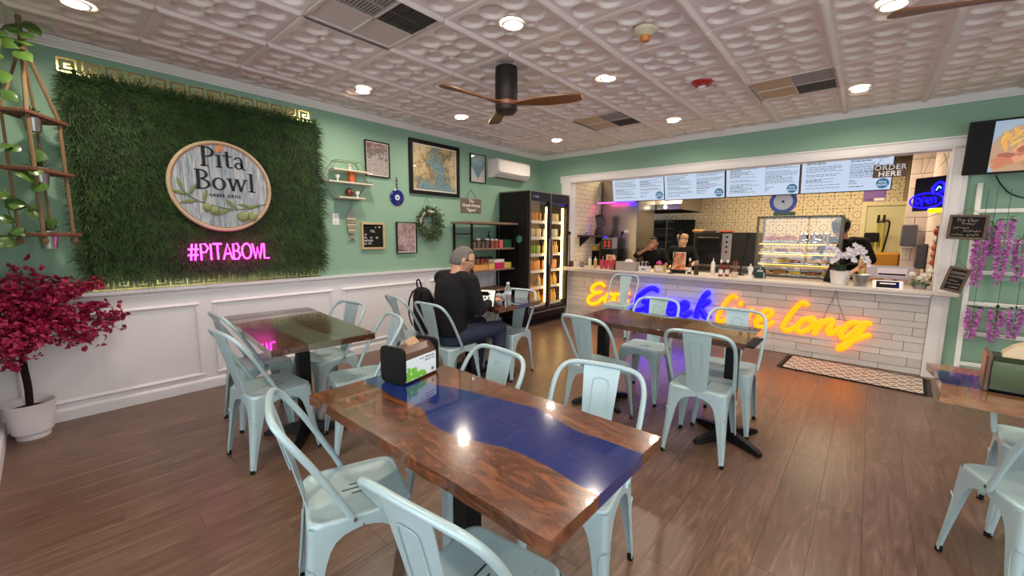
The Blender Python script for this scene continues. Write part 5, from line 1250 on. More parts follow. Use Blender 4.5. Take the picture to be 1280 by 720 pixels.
word('amber neon word live on the brick counter front', [
    [ca([(1066, 170), (1042, 160), (1004, 196), (962, 262), (940, 312), (958, 330), (1000, 316), (1024, 288)])],
    [ca([(1056, 246), (1034, 286), (1030, 316), (1054, 318), (1078, 296)]), ca([(1094, 214), (1100, 206)])],
    [ca([(1096, 262), (1104, 326), (1130, 318), (1160, 276), (1170, 252)])],
    [cb_([(276, 264), (330, 246), (364, 218), (334, 204), (290, 240), (278, 282), (316, 294), (364, 268)])]], M_oneon, .029)
word('amber neon word long on the brick counter front', [
    [cb_([(548, 172), (520, 164), (476, 206), (430, 272), (424, 302), (452, 312), (500, 284)])],
    [cb_([(562, 246), (524, 258), (496, 296), (512, 320), (556, 304), (590, 264), (572, 244), (560, 258), (612, 272)])],
    [cb_([(630, 262), (610, 294), (590, 326)]), cb_([(600, 310), (640, 266), (682, 254), (676, 286), (660, 312), (676, 330), (720, 300)])],
    [cb_([(840, 276), (786, 270), (744, 304), (728, 338), (752, 352), (800, 318), (846, 274), (880, 276)]), cb_([(856, 286), (806, 352), (748, 402), (716, 410), (736, 392), (800, 362), (876, 338)])]], M_oneon, .031)
wz = [onY(1046, 362, YB-.02), onY(1040, 375, YB-.02), onY(1029, 398, YB-.02)]; wz2 = [onY(1046, 362, YB-.02), onY(1048, 378, YB-.02), onY(1057, 402, YB-.02)]
m = MB().tube(smoothpath(wz, 5), .003, 5).tube(smoothpath(wz2, 5), .003, 5); tag(m.build('neon_cable', mat('grey_cable', (110, 104, 100), .6)), 'thin grey cable running from the counter top to the word long', 'cable')
# ============================================================ COUNTER TOP, MAT
ZT = .89
t = thing('counter_top', 'long white counter ledge over the brick front', 'counter', (0, 0, 0))
MB().bbox((OXL+.002, 5.715, ZT-.035), (.505-.002, 6.36, ZT), .006).build('ledge', mat('whitewashed_wood', (206, 194, 184), .45, var=.1, scale=12), t)
MB().bbox((.505, 5.715, ZT-.035), (.68, YT-.008, ZT), .006).build('ledge_end', mat('whitewashed_wood', (206, 194, 184), .45), t)
MB().box((OXL+.002, 5.74, ZT-.06), (.49, 5.76, ZT-.035)).build('edge_strip', M_white, t)
def rug_mat():
    g = NT('diamond_weave'); sp = g.n('ShaderNodeSeparateXYZ', {0: g.coord()}); x, y = sp.outputs[0], sp.outputs[1]
    def saw(v, p): return g.math('ABSOLUTE', g.math('SUBTRACT', g.math('FRACT', g.math('DIVIDE', v, p)), .5))
    d = g.math('ADD', saw(x, .115), saw(y, .15)); k = g.math('MULTIPLY', g.math('GREATER_THAN', d, .42), g.math('LESS_THAN', d, .58)); k2 = g.math('MAXIMUM', k, g.math('GREATER_THAN', d, .88)); k2 = g.math('MAXIMUM', k2, g.math('LESS_THAN', d, .10))
    return g.out(g.mix(k2, s2l((206, 190, 176)), s2l((48, 40, 40))), .9)
t = thing('floor_mat', 'narrow diamond patterned woven mat lying below the counter', 'rug', (-.05, 5.47, 0), radians(-3))
MB().bbox((-.56, -.30, .001), (.56, .30, .010), .003).build('weave', rug_mat(), t)
for s in (-1, 1):
    MB().box((s*.56-.012, -.30, .001), (s*.56+.012, .30, .011)).build('border', M_blackmatte, t)
    m = MB()
    for k in range(40): y = -.295+.59*k/39; m.tube([(s*.57, y, .006), (s*(.60+rnd.uniform(0, .01)), y+rnd.gauss(0, .005), .004)], .003, 5)
    o = m.build('fringe', mat('fringe_dark', (70, 58, 56), .9), t); o['kind'] = 'stuff'
for s in (-1, 1): MB().box((-.56, s*.30-.008, .001), (.56, s*.30+.008, .011)).build('border', M_blackmatte, t)

# ============================================================ MENU SCREENS
M_scr = mat('menu_screen', (120, 134, 150), .3, emit=.74, ecol=(194, 208, 230)); M_ink = mat('menu_ink', (70, 92, 128), .5); M_logo = mat('menu_logo', (40, 118, 156), .4, emit=.25)
rg = random.Random(17); bw = .883
for k in range(4):
    x0 = -3.415+bw*k; t = thing('menu_screen', ('menu screen with pale blue text nearest the drinks fridge', 'second menu screen counted from the drinks fridge, above the cooks', 'third menu screen counted from the drinks fridge, over the evil eye plaque', 'menu screen beside the order here sign')[k], 'screen', (x0+bw/2, 6.56, 1.965+(.012 if k == 0 else 0)), radians(2.2 if k == 0 else 0))
    T_ = Matrix.Rotation(radians(14), 4, 'X'); hh = .52
    MB().bbox((-bw/2+.003, 0, 0), (bw/2-.003, .05, hh), .004).xf(T_).build('housing', M_black, t)
    s = MB().box((-bw/2+.012, -.002, .012), (bw/2-.012, -.0005, hh-.012)).xf(T_).build('screen', M_scr, t)
    for col in (0, 1):
        m = MB(); z = hh-.07
        while z > .05:
            x = -bw/2+.06+.43*col; lim = x+(.36 if not (col == 1 and z < .16) else .14); hd = rg.random() < .2; h_ = .009 if hd else .006
            end = x+rg.uniform(.12, .2) if hd else lim-rg.uniform(0, .14)
            while x < end: w_ = rg.uniform(.015, .05); m.box((x, -.0034, z), (min(x+w_, lim), -.0024, z+h_)); x += w_+.008
            z -= .019 if not hd else .017
            if rg.random() < .22: z -= .018
        m.xf(T_).build('menu_text', M_ink, s)['kind'] = 'stuff'
    MB().cyl((bw/2-.085, -.0045, .085), .058, .002, 28, 'y').xf(T_).build('logo_disc', M_logo, s)
    mk('lettering', text_mesh('PITA', .034, .001, bold=.001, mat=M_scr), s).matrix_local = T_ @ Matrix.Translation((bw/2-.085, -.0055, .100)); mk('lettering', text_mesh('BOWL', .034, .001, bold=.001, mat=M_scr), s).matrix_local = T_ @ Matrix.Translation((bw/2-.085, -.0055, .067))
    for s2 in (-.25, .25): MB().tube([(s2, .16, .45), (s2, .17, ZC-.06-1.965)], .012, 8).build('ceiling_rod', M_black, t)
    MB().box((-.3, .125, .40), (.3, .185, .47)).build('bracket', M_black, t)
# order here board
a, b = onY(1092.5, 206, 6.08), onY(1133, 221, 6.08)
t = thing('order_sign', 'brown wood board reading ORDER HERE hanging under the header', 'sign', ((a.x+b.x)/2, 6.08, (a.z+b.z)/2)); w_, h_ = (b.x-a.x)/2, .068
for k in range(2): MB().bbox((-w_, -.008, -h_+h_*k), (w_, .008, h_*k-.001), .002).build('board', mat('brown_sign_wood', (92, 66, 52), .7, var=.2, scale=14), t)
for s_, z in (('ORDER', .033), ('HERE', -.034)): mk('lettering', text_mesh(s_, .074, .002, bold=.0015, space=1.1, mat=M_wht), t, (0, -.0092, z))
for s in (-1, 1): MB().tube([(s*w_*.8, 0, h_), (s*w_*.5, 0, 2.28-(a.z+b.z)/2)], .002, 5).build('chain', mat('dark_cord', (70, 64, 56), .9), t)
# evil eye plaque hanging behind the screens
p = onY(979, 252, 6.9); t = thing('eye_plaque', 'round blue and white evil eye plaque below the menu screens', 'plaque', tuple(p))
for nm, r, d, col in (('blue_rim', .165, .006, (74, 100, 206)), ('white_disc', .115, .010, (232, 236, 244)), ('pupil', .018, .013, (40, 60, 110))): MB().cyl((0, -d, 0), r, d, 36, 'y').build(nm, mat('plaque_'+nm, col, .35), t, 40)
MB().tube([(0, 0, .16), (0, 0, ZC-.06-p.z)], .002, 5).build('cord', mat('dark_cord', (70, 64, 56), .9), t)
# purple sticker card on the tiles
a, b = onY(1080, 239, YK-.02), onY(1106.5, 251, YK-.02)
t = thing('purple_card', 'purple card stuck on the patterned tiles under the screen', 'card', (0, YK-.010, 0)); MB().box((a.x, -.004, b.z), (b.x, -.001, a.z+.05)).build('card', mat('card_purple', (130, 92, 170), .5), t); glyph_row(MB(), a.x+.02, (a.x+b.x)/2, b.z+.012, .03, -.0042, 4).build('printed_line', M_char, t); MB().box(((a.x+b.x)/2, -.005, b.z+.008), (b.x-.01, -.0042, b.z+.05)).build('white_band', M_wht, t)

# ============================================================ KITCHEN EQUIPMENT
xs0, xs1 = onY(749, 280, 6.92).x, onY(797, 280, 6.92).x
t = thing('steel_fridge', 'tall stainless steel kitchen fridge behind the counter', 'fridge', (0, 0, 0)); M_ss = mat('stainless', (170, 165, 164), .24, metal=.95)
MB().bbox((xs0+.01, 6.94, .08), (xs1, 7.65, 2.42), .006).build('cabinet', M_ss, t); MB().bbox((xs0+.02, 6.915, .14), (xs1-.01, 6.938, 2.38), .006).build('door', M_ss, t); MB().box((xs0+.03, 6.97, 0), (xs1-.02, 7.6, .08)).build('plinth', M_black, t)
MB().lathe([(0, -.004), (.05, -.004), (.05, 0), (0, 0)], n=24, axis='y', sy=.6).build('oval_badge', mat('badge', (206, 202, 200), .3), t, loc=(onY(783, 289, 6.91).x, 6.914, onY(783, 289, 6.91).z))
# light bar added for the magenta and blue reflections in the steel door
t = thing('added_glow_bar', 'added slim magenta and blue glow bar behind the menu screen nearest the drinks fridge', 'light', (-3.42, 6.66, 2.0))
MB().box((-.36, -.012, -.014), (.36, .012, 0)).build('channel', M_white, t)
MB().box((-.35, -.010, -.020), (.0, .010, -.0145)).build('magenta_glow', mat('magenta_glow_mat', (255, 60, 200), .4, emit=22, ecol=(255, 30, 170)), t); MB().box((.0, -.010, -.020), (.35, .010, -.0145)).build('blue_glow', mat('blue_glow_mat', (80, 40, 255), .4, emit=22, ecol=(60, 20, 255)), t)
# extractor hood
t = thing('extractor_hood', 'stainless steel extractor hood with dark underside over the grill', 'extractor hood', (0, 0, 0))
hx0, hx1 = onY(798, 255, 7.7).x-.6, onY(851, 262, 7.7).x; hz = onY(830, 262, 7.7).z; MB().box((hx0+.2, 8.2, hz+.55), (hx1-.2, 8.7, ZC-.05)).build('duct', M_ss, t)
MB().prism([(hx0, 7.7, hz), (hx0, 7.7, hz+.10), (hx0, 8.1, hz+.55), (hx0, 8.9, hz+.55), (hx0, 8.9, hz)], (hx1-hx0, 0, 0)).build('canopy', M_ss, t)
MB().box((hx0+.03, 7.74, hz-.012), (hx1-.03, 8.86, hz-.001)).build('filter_bank', M_blackmatte, t)
for k in (.15, .8): MB().cyl((hx0+(hx1-hx0)*k, 7.69, hz+.045), .03, .009, 16, 'y').build('hood_lamp', mat('hood_lamp', (255, 240, 200), .3, emit=5), t)
t = thing('grill_station', 'dark cooking grill with steel rack under the hood', 'grill', (0, 0, 0))
MB().bbox((hx0, 8.0, 0), (hx1-.1, 8.85, .92), .006).build('body', mat('dark_steel', (70, 66, 64), .4, metal=.7), t); MB().box((hx0, 8.85, .92), (hx1-.1, 8.88, 1.75)).build('splash_back', M_blackmatte, t)
gx = onY(822, 280, 8.1).x
for k in range(4): MB().box((gx-.18, 8.1, 1.30+.13*k), (gx+.18, 8.5, 1.312+.13*k)).build('rack_shelf', M_steel, t)
for x in (-.18, .18): MB().box((gx+x-.01, 8.1, .92), (gx+x+.01, 8.12, 1.78)).build('rack_post', M_steel, t)
for k in range(2): MB().box((gx-.16, 8.14, 1.315+.26*k), (gx+.16, 8.45, 1.38+.26*k)).build('tray', M_blackmatte, t)
# oven line
ox0, ox1 = onY(868, 300, 7.8).x, onY(946, 300, 7.8).x; oz0, oz1 = .92, onY(900, 290.5, 7.8).z
t = thing('conveyor_oven', 'dark oven with steel control panel on the back worktop', 'oven', (0, 0, 0))
MB().bbox((ox0, 7.8, oz0), (ox1, 8.4, oz1), .008).build('body', mat('oven_dark', (46, 40, 38), .35, metal=.5), t)
px0, px1 = onY(903, 300, 7.8).x, onY(915, 300, 7.8).x
MB().bbox((px0, 7.785, oz0+.05), (px1, 7.8, oz1-.02), .003).build('control_panel', M_steel, t)
for k in range(4): MB().cyl(((px0+px1)/2, 7.775, oz1-.08-.085*k), .018, .012, 12, 'y').build('knob', M_black, t)
MB().box((ox0+.05, 7.792, oz0+.20), (px0-.04, 7.8, oz1-.06)).build('oven_door', M_blackmatte, t); MB().tube([(ox0+.06, 7.77, oz1-.09), (px0-.05, 7.77, oz1-.09)], .010, 8).build('door_handle', M_steel, t)
for k, (u, c, lb) in enumerate(((873, (196, 150, 100), 'orange and white packet'), (886, (80, 70, 60), 'dark tray of pans'), (907, (166, 60, 40), 'red folded cloth'))):
    q = onY(u, 289, 8.0); tag(MB().bbox((-.10, -.1, 0), (.10, .1, .055-.012*k), .02).build('oven_top_item', mat('oventop%d' % k, c, .7, var=.3), None, loc=(q.x, 8.05, oz1)), '%s lying on top of the dark oven' % lb, ('packet', 'tray', 'cloth')[k])
t = thing('back_worktop', 'stainless worktop under the oven at the kitchen back', 'worktop', (0, 0, 0))
MB().box((ox0-.05, 7.75, .88), (-.4, 8.45, .92)).build('top', M_steel, t); MB().box((ox0-.02, 7.8, .0), (-.45, 8.4, .88)).build('cupboard', M_ss, t)
t = thing('prep_counter', 'stainless prep counter directly behind the ledge', 'worktop', (0, 0, 0))
MB().box((-3.0, 6.37, .82), (.48, 6.86, .875)).build('top', M_steel, t); MB().box((-2.98, 6.4, .0), (.46, 6.84, .82)).build('cupboard', M_ss, t)
# glass display case
cx0, cx1 = onY(947, 300, 6.45).x, onY(1050.5, 300, 6.45).x; cz1 = onY(1000, 271, 6.45).z; cz0 = .875; cy0, cy1 = 6.40, 6.84
t = thing('display_case', 'lit glass food display case on the prep counter', 'display case', (0, 0, 0)); M_cf = mat('case_frame', (86, 78, 66), .35, metal=.7)
for x in (cx0, cx1):
    for y in (cy0, cy1): MB().box((x-.011, y-.011, cz0), (x+.011, y+.011, cz1)).build('post', M_cf, t)
for z in (cz0+.02, cz1):
    for y in (cy0, cy1): MB().box((cx0, y-.011, z-.011), (cx1, y+.011, z+.011)).build('rail', M_cf, t)
    for x in (cx0, cx1): MB().box((x-.011, cy0, z-.011), (x+.011, cy1, z+.011)).build('rail', M_cf, t)
MB().box((cx0, cy0-.006, cz0+.03), (cx1, cy0-.002, cz1)).build('front_glass', glass(), t)
lvls = [cz0+.035, cz0+.19, cz0+.33, onY(1000, 304, 6.5).z]
for k, z in enumerate(lvls): MB().box((cx0+.012, cy0+.012, z-.008), (cx1-.012, cy1-.012, z)).build('case_shelf', mat('case_shelf_dark', (96, 84, 60), .3, metal=.6), t)
for z in lvls[1:]: MB().bbox((cx0+.03, cy0+.02, z-.022), (cx1-.03, cy0+.04, z-.009), .003).build('light_strip', mat('case_light', (255, 214, 120), .4, emit=1.6, ecol=(255, 190, 84)), t)
gp = onY(981, 268, 6.44); MB().box((gp.x-.12, cy0-.02, gp.z-.018), (gp.x+.12, cy0-.008, gp.z+.03)).build('name_bar', mat('bar_green', (52, 84, 62), .5), t)
rg = random.Random(12); fc = [((222, 170, 60), 'yellow pastry'), ((196, 130, 60), 'golden baked roll'), ((236, 200, 90), 'pale yellow cake slice'), ((150, 90, 44), 'brown filo pastry')]
for k, z in enumerate(lvls[:3]):
    for j in range(5):
        c, lb = fc[(k+j) % 4]; x = cx0+.09+(cx1-cx0-.18)*j/4
        tr_ = thing('pastry_tray', '%s tray on the %s display case shelf' % (lb, ('bottom', 'middle', 'upper')[k]), 'food tray', (x, cy0+.18, z), group='trays in the display case')
        MB().bbox((-.075, -.11, 0), (.075, .11, .012), .003).build('tray', M_chrome, tr_)
        for q in range(5): MB().sphere((-.045+.03*q*.75, rg.uniform(-.06, .06), .03), (.028, .05, .024), 8, 6).build('pastry', mat('food_'+lb.replace(' ', '_'), c, .5, var=.3, scale=30), tr_, 80)
for k, (fu, c, lb) in enumerate(((.18, (206, 90, 110), 'shaved pink onion heap'), (.38, (214, 120, 110), 'pink pickled salad heap'))):
    x = cx0+(cx1-cx0)*fu; b = thing('salad_tray', '%s in a steel pan on top of the display case' % lb, 'food tray', (x, cy0+.2, lvls[3])); MB().bbox((-.11, -.12, 0), (.11, .12, .03), .01).build('pan', M_steel, b); m = MB()
    for q in range(60): a = rg.uniform(0, 6.28); r = rg.uniform(0, .09); p = (r*cos(a), r*sin(a), .03+.05*(1-r/.09)+rg.uniform(0, .015)); m.tube(smoothpath([p, (p[0]+rg.gauss(0, .03), p[1]+rg.gauss(0, .03), p[2]+.012), (p[0]+rg.gauss(0, .04), p[1]+rg.gauss(0, .04), p[2]-.005)], 3), .004, 4)
    o = m.build('shreds', mat('pink_shreds%d' % k, c, .5), b); o['kind'] = 'stuff'
for k, fu in enumerate((.55, .68, .80)):
    tag(MB().lathe([(0, 0), (.05, 0), (.052, .11), (.056, .115), (.05, .12), (.012, .135), (.012, .15), (0, .15)], n=20).build('lidded_pot', M_chrome, None, 40, loc=(cx0+(cx1-cx0)*fu, cy0+.34, lvls[3])), 'lidded steel pot in the row on top of the display case', 'pot', 'steel pots on the display case')
t = thing('foil_lid', 'curved steel lid lying on the display case in front of the pots', 'lid', (cx0+(cx1-cx0)*.68, cy0+.12, lvls[3])); MB().lathe([(0, .06), (.07, .05), (.11, .02), (.115, 0), (.10, .0)], n=20, sx=1.3, sy=.7).build('dome', M_chrome, t, 50)

# ============================================================ KITCHEN WORKERS
def dp(P): return FWD.dot(P-CAM)
def headloc(q, hl, rot): k = q.z/hl[2]; v = Matrix.Rotation(rot, 3, 'Z') @ Vector(hl)*k; return (q.x-v.x, q.y-v.y, 0)
q = onY(817, 304, 7.06)
J1 = dict(pelvis=(0, -.02, .86), chest=(0, .05, 1.17), neck=(.0, .08, 1.29), head=(.0, .12, 1.385), head_yaw=radians(-22), head_pitch=radians(-6), shL=(-.17, .04, 1.22), shR=(.17, .04, 1.22), elL=(-.27, .12, 1.02), elR=(.30, .20, 1.15),
          wrL=(-.16, .26, .92), wrR=(.12, .225, 1.27), handR=(-.7, .2, .5), hupR=(0, 1, .2), hiL=(-.09, -.02, .84), hiR=(.09, -.02, .84), knL=(-.10, .06, .46), knR=(.10, .06, .46), anL=(-.11, -.06, .10), anR=(.11, -.06, .10), toL=(-.12, .10, .045), toR=(.12, .10, .045), curlR=1.0, sleeve=.0)
w1, _ = make_person('cook in black with dark hair raising a hand to the mouth', headloc(q, (0, .12, 1.385), pi+radians(20)), pi+radians(20), J1, (150, 100, 76), (24, 16, 14), (16, 15, 16), (24, 23, 26), voxel=.011); w1.scale = [q.z/1.385]*3
q2 = onY(853, 301, 7.42)
J2 = dict(J1); J2.update(elR=(.27, .10, 1.00), wrR=(.16, .26, .92), head=(.0, .10, 1.385), head_yaw=radians(-30), head_pitch=0); J2.pop('handR'); J2.pop('hupR')
w2, HM2 = make_person('cook in black with a pale cap standing by the oven', headloc(q2, (0, .10, 1.385), pi+radians(10)), pi+radians(10), J2, (206, 162, 130), (120, 92, 62), (18, 17, 18), (24, 23, 26), voxel=.011); w2.scale = [q2.z/1.385]*3
m = MB().lathe([(.088, .045), (.092, .06), (.090, .10), (.06, .125), (0, .132)], n=20, sy=1.15).xf(HM2).build('cap', mat('pale_cap', (168, 140, 104), .9), w2, 50)
q3 = onY(1051, 287, 7.25); J3 = dict(J2); J3.update(head_yaw=0, head_pitch=radians(-25), head=(.05, .10, 1.385), neck=(.03, .08, 1.29))
w3, HM3 = make_person('cook in black with a black cap behind the white orchid', headloc(q3, (.05, .10, 1.385), pi), pi, J3, (190, 140, 110), (40, 30, 28), (16, 15, 16), (24, 24, 26), voxel=.012); w3.scale = [q3.z/1.385]*3
MB().lathe([(.090, .03), (.094, .05), (.092, .095), (.07, .125), (0, .135)], n=20, sy=1.15).xf(HM3).build('cap', M_blackmatte, w3, 50); MB().bbox((-.07, .09, .035), (.07, .17, .046), .004).xf(HM3).build('cap_brim', M_blackmatte, w3)
# ============================================================ THINGS ON THE LEDGE
def at(u, v, z=ZT, lo=5.80, hi=6.30):
    p = onZ(u, v, z)
    if not lo <= p.y <= hi: y = min(max(p.y, lo), hi); p = onY(u, v, y); p.z = z
    return p
def ht(P, px): return px*dp(P)/FPX
def lathe_thing(name, label, cat, u, v, prof, m_, n=16, group=None, P=None):
    P = P or at(u, v); return tag(MB().lathe(prof, n=n).build(name, m_, None, 40, loc=(P.x, P.y, ZT)), label, cat, group)
def squeeze(label, u, v, h, col, capc, group=None):
    P = at(u, v); r = .028; t = thing('squeeze_bottle', label, 'bottle', (P.x, P.y, ZT), group=group)
    MB().lathe([(0, 0), (r*.95, 0), (r, .008), (r, h*.62), (r*.8, h*.70), (0, h*.70)], n=16).build('bottle_body', col, t, 40)
    MB().lathe([(r*.85, h*.69), (r*.85, h*.76), (r*.3, h*.80), (r*.14, h), (0, h)], n=14).build('nozzle_cap', capc, t, 40); return t
def sauce(label, u, v, h, col, group=None):
    P = at(u, v); r = .027; t = thing('sauce_bottle', label, 'bottle', (P.x, P.y, ZT), group=group)
    MB().lathe([(0, 0), (r, 0), (r, h*.5), (r*.55, h*.7), (r*.4, h*.85), (0, h*.85)], n=16).build('bottle_body', col, t, 40); MB().lathe([(r*.48, h*.83), (r*.5, h), (0, h)], n=14).build('cap', M_wht, t, 40); MB().lathe([(r*1.02, h*.14), (r*1.02, h*.42)], n=16).build('label_band', mat('sauce_label', (216, 206, 196), .5), t); return t
squeeze('clear squeeze bottle beside the mustard bottle on the ledge', 737, 335, .19, mat('cloudy_plastic', (206, 196, 170), .35), mat('cloudy_cap', (220, 214, 200), .4))
squeeze('mustard yellow squeeze bottle on the ledge', 744, 335.5, .19, mat('mustard', (176, 140, 60), .35), mat('cloudy_cap', (220, 214, 200), .4))
for k, u in enumerate((752, 757.5, 763, 768)):
    P = at(u, 337-(k % 2)); t = thing('red_tumbler', 'red drink cup with straw in the cluster on the ledge', 'cup', (P.x, P.y, ZT), group='red drink cups')
    MB().lathe([(0, 0), (.028, 0), (.037, .14), (.034, .14), (.026, .008), (0, .008)], n=16).build('cup', mat('red_cup', (190, 70, 80), .2), t, 40); MB().tube([(0, 0, .02), (.02, 0, .20)], .003, 6).build('straw', mat('straw_pale', (226, 200, 196), .4), t)
for k, (u, v) in enumerate(((714, 333), (720, 333.5), (727, 334))):
    lathe_thing('mug', ('dark red mug', 'white mug', 'grey mug')[k]+' at the fridge end of the ledge', 'mug', u, v, [(0, 0), (.036, 0), (.038, .09), (.034, .09), (.032, .01), (0, .01)], mat('mugc%d' % k, ((110, 40, 40), (200, 190, 184), (120, 110, 108))[k], .3))
def picture_stand(label, u, v, w_, h, style):
    P = at(u, v); t = thing('picture_stand', label, 'table sign', (P.x, P.y, ZT), radians(6))
    MB().bbox((-w_/2-.006, -.03, 0), (w_/2+.006, .03, .05 if style else .012), .004).build('base', M_black, t)
    g = NT('food_print_%d' % style); v_ = g.coord(); n_ = g.n('ShaderNodeTexVoronoi', {'Scale': 22.0}); g.t.links.new(v_, n_.inputs[0])
    mp = g.out(g.ramp(g.noise(v_, 16, 4, .6), [(.35, s2l((120, 60, 40))), (.48, s2l((196, 90, 70))), (.58, s2l((220, 160, 96))), (.68, s2l((206, 190, 170)))]), .4)
    MB().box((-w_/2, -.006, .012), (w_/2, .006, h)).build('card', mat('card_cream', (214, 196, 166), .5), t); MB().box((-w_/2+.008, -.008, .05), (w_/2-.008, -.0065, h-.012)).build('food_photo', mp, t)
    MB().lathe([(0, -.0095), (.05, -.0095), (.05, -.0085), (0, -.0085)], n=24, axis='y').build('plate_print', mat('plate_print', (176, 120, 90), .4, var=.4, scale=50), t, loc=(0, 0, h*.6))
picture_stand('small table sign with a plate photograph behind the red cups', 763, 331, .15, .20, 0)
picture_stand('table sign with burger photograph on a black base at mid ledge', 848, 341.5, .17, .30, 1)
a, b = at(770, 339), at(797, 339); t = thing('steel_bin', 'low brushed steel bin with paper in it on the ledge', 'bin', ((a.x+b.x)/2, a.y+.05, ZT)); w_ = (b.x-a.x)/2
m = MB()
for x0, x1, y0, y1 in ((-w_, w_, -.08, -.076), (-w_, w_, .076, .08), (-w_, -w_+.004, -.08, .08), (w_-.004, w_, -.08, .08), (-w_, w_, -.08, .08)): m.box((x0, y0, 0), (x1, y1, .13 if (x1-x0 < .02 or y1-y0 < .02) else .004))
m.build('walls', mat('bin_grey', (176, 166, 158), .4, metal=.3), t); m = MB(); loft(m, [((0, 0, .01), .09, .05), ((0, 0, .12), .08, .05), ((.01, 0, .16), .05, .03), ((.01, 0, .17), .02, .015)]); m.build('crumpled_paper', mat('paper_white', (216, 206, 200), .8), t, 50)
P = at(805.5, 340); t = thing('sign_caddy', 'white caddy box filled with dark packets on the ledge', 'caddy', (P.x, P.y, ZT)); MB().bbox((-.075, -.05, 0), (.075, .05, .085), .004).build('box', mat('caddy_white', (206, 198, 200), .5), t); MB().box((-.03, -.052, .03), (.03, -.0505, .045)).build('label_mark', M_char, t)
for k in range(5): MB().bbox((-.065+.027*k, -.03, .08), (-.045+.027*k, .03, .14+.012*(k % 2)), .003).build('packet', M_blackmatte if k % 2 == 0 else mat('packet_grey', (150, 140, 140), .6), t)
P = at(825, 340.5); t = thing('kraft_box', 'kraft paper box holding pink flowers on the ledge', 'box', (P.x, P.y, ZT)); MB().bbox((-.075, -.045, 0), (.075, .045, .10), .003).build('box', mat('kraft', (186, 156, 110), .7), t); MB().box((-.05, -.047, .02), (.05, -.0455, .085)).build('paper_label', mat('label_grey', (206, 196, 184), .6), t)
for k, (x, z) in enumerate(((-.04, .135), (-.015, .15), (.0, .125))): MB().sphere((x, 0, z), (.022, .02, .018), 10, 8).build('pink_flower', mat('pink_petal', (226, 70, 150), .6), t, 80)
for k in range(4): MB().tube([(.01+.015*k, 0, .08), (.015+.018*k, 0, .16)], .004, 6).build('pen', M_blackmatte, t)
sauce('dark red sauce bottle between the burger sign and the pepper mill', 861.5, 342.5, .22, mat('sauce_dark', (70, 22, 18), .2))
P = at(870, 343.5); t = thing('pepper_mill', 'dark pepper mill with clear top on the ledge', 'pepper mill', (P.x, P.y, ZT)); MB().lathe([(0, 0), (.03, 0), (.032, .02), (.026, .08), (.03, .12), (.03, .13), (0, .13)], n=16).build('mill_body', mat('mill_dark', (60, 48, 44), .3), t, 40); MB().lathe([(0, .13), (.026, .13), (.03, .16), (.02, .19), (.008, .2), (0, .2)], n=16).build('mill_head', mat('mill_head', (130, 116, 110), .2), t, 40)
squeeze('tall white squeeze bottle between pepper mill and ketchup bottles', 890.5, 344, .235, mat('white_squeeze', (222, 214, 206), .4), mat('white_squeeze', (222, 214, 206), .4))
for u in (900.5, 908.5): sauce('ketchup bottle of the pair beside the white squeeze bottle', u, 345.5, .22, mat('ketchup', (112, 34, 24), .2), 'ketchup pair')
P = at(918, 346.5); t = thing('paper_tub', 'short tub with wooden stirrers on the ledge', 'tub', (P.x, P.y, ZT)); MB().lathe([(0, 0), (.034, 0), (.04, .07), (.036, .07), (.03, .01), (0, .01)], n=16).build('tub', mat('tub_tan', (206, 178, 160), .6), t, 40)
for k in range(6): a = k*1.05; MB().tube([(.01*cos(a), .01*sin(a), .02), (.03*cos(a), .03*sin(a), .20+.01*(k % 3))], .003, 5).build('stirrer', mat('stirrer_wood', (150, 96, 66), .7), t)
# white statuette
P = at(937, 348); t = thing('statuette', 'white classical draped figure statuette on the ledge', 'statuette', (P.x, P.y, ZT)); M_pl = mat('plaster', (222, 214, 206), .6); s = .195/1.75
m = MB(); loft(m, [((0, 0, .0), .034, .028), ((0, 0, .02), .032, .026), ((0, 0, .021), .024, .02), ((0, 0, .05), .022, .019), ((.003, 0, .09), .023, .019), ((.004, 0, .115), .018, .014), ((0, 0, .135), .022, .015), ((0, 0, .15), .020, .012), ((0, 0, .157), .007, .007), ((0, 0, .163), .006, .006)], 16)
m.sphere((0, -.001, .174), (.0095, .011, .0125), 10, 8); limb(m, [(-.019, 0, .147), (-.028, -.004, .12), (-.016, -.014, .10)], [.006, .005, .004], 8); limb(m, [(.019, 0, .147), (.028, 0, .122), (.026, -.008, .095)], [.006, .005, .004], 8); limb(m, [(-.01, -.012, .10), (.004, -.018, .06), (.008, -.016, .025)], [.006, .006, .007], 8)
organic('figure', m, .0032, M_pl, t, 2); MB().bbox((-.036, -.03, 0), (.036, .03, .016), .003).build('plinth', M_pl, t)
P = at(949.5, 348); t = thing('green_plaque', 'dark green arched plaque in a clear stand on the ledge', 'table sign', (P.x, P.y, ZT)); m = MB().prism([(.062*cos(pi*k/12), -.006, .10+.05*sin(pi*k/12)) for k in range(13)] + [(-.062, -.006, .004), (.062, -.006, .004)], (0, .012, 0)); m.build('panel', mat('plaque_green', (34, 58, 54), .4), t); MB().box((-.032, -.0085, .085), (.032, -.0065, .108)).build('printed_band', mat('print_pale', (190, 180, 176), .5), t); MB().cyl((0, -.0085, .13), .010, .002, 16, 'y').build('printed_dot', mat('print_pale', (190, 180, 176), .5), t); MB().box((.04, -.012, 0), (.05, -.009, .075)).build('clear_edge', mat('acrylic_edge', (190, 200, 200), .2), t)
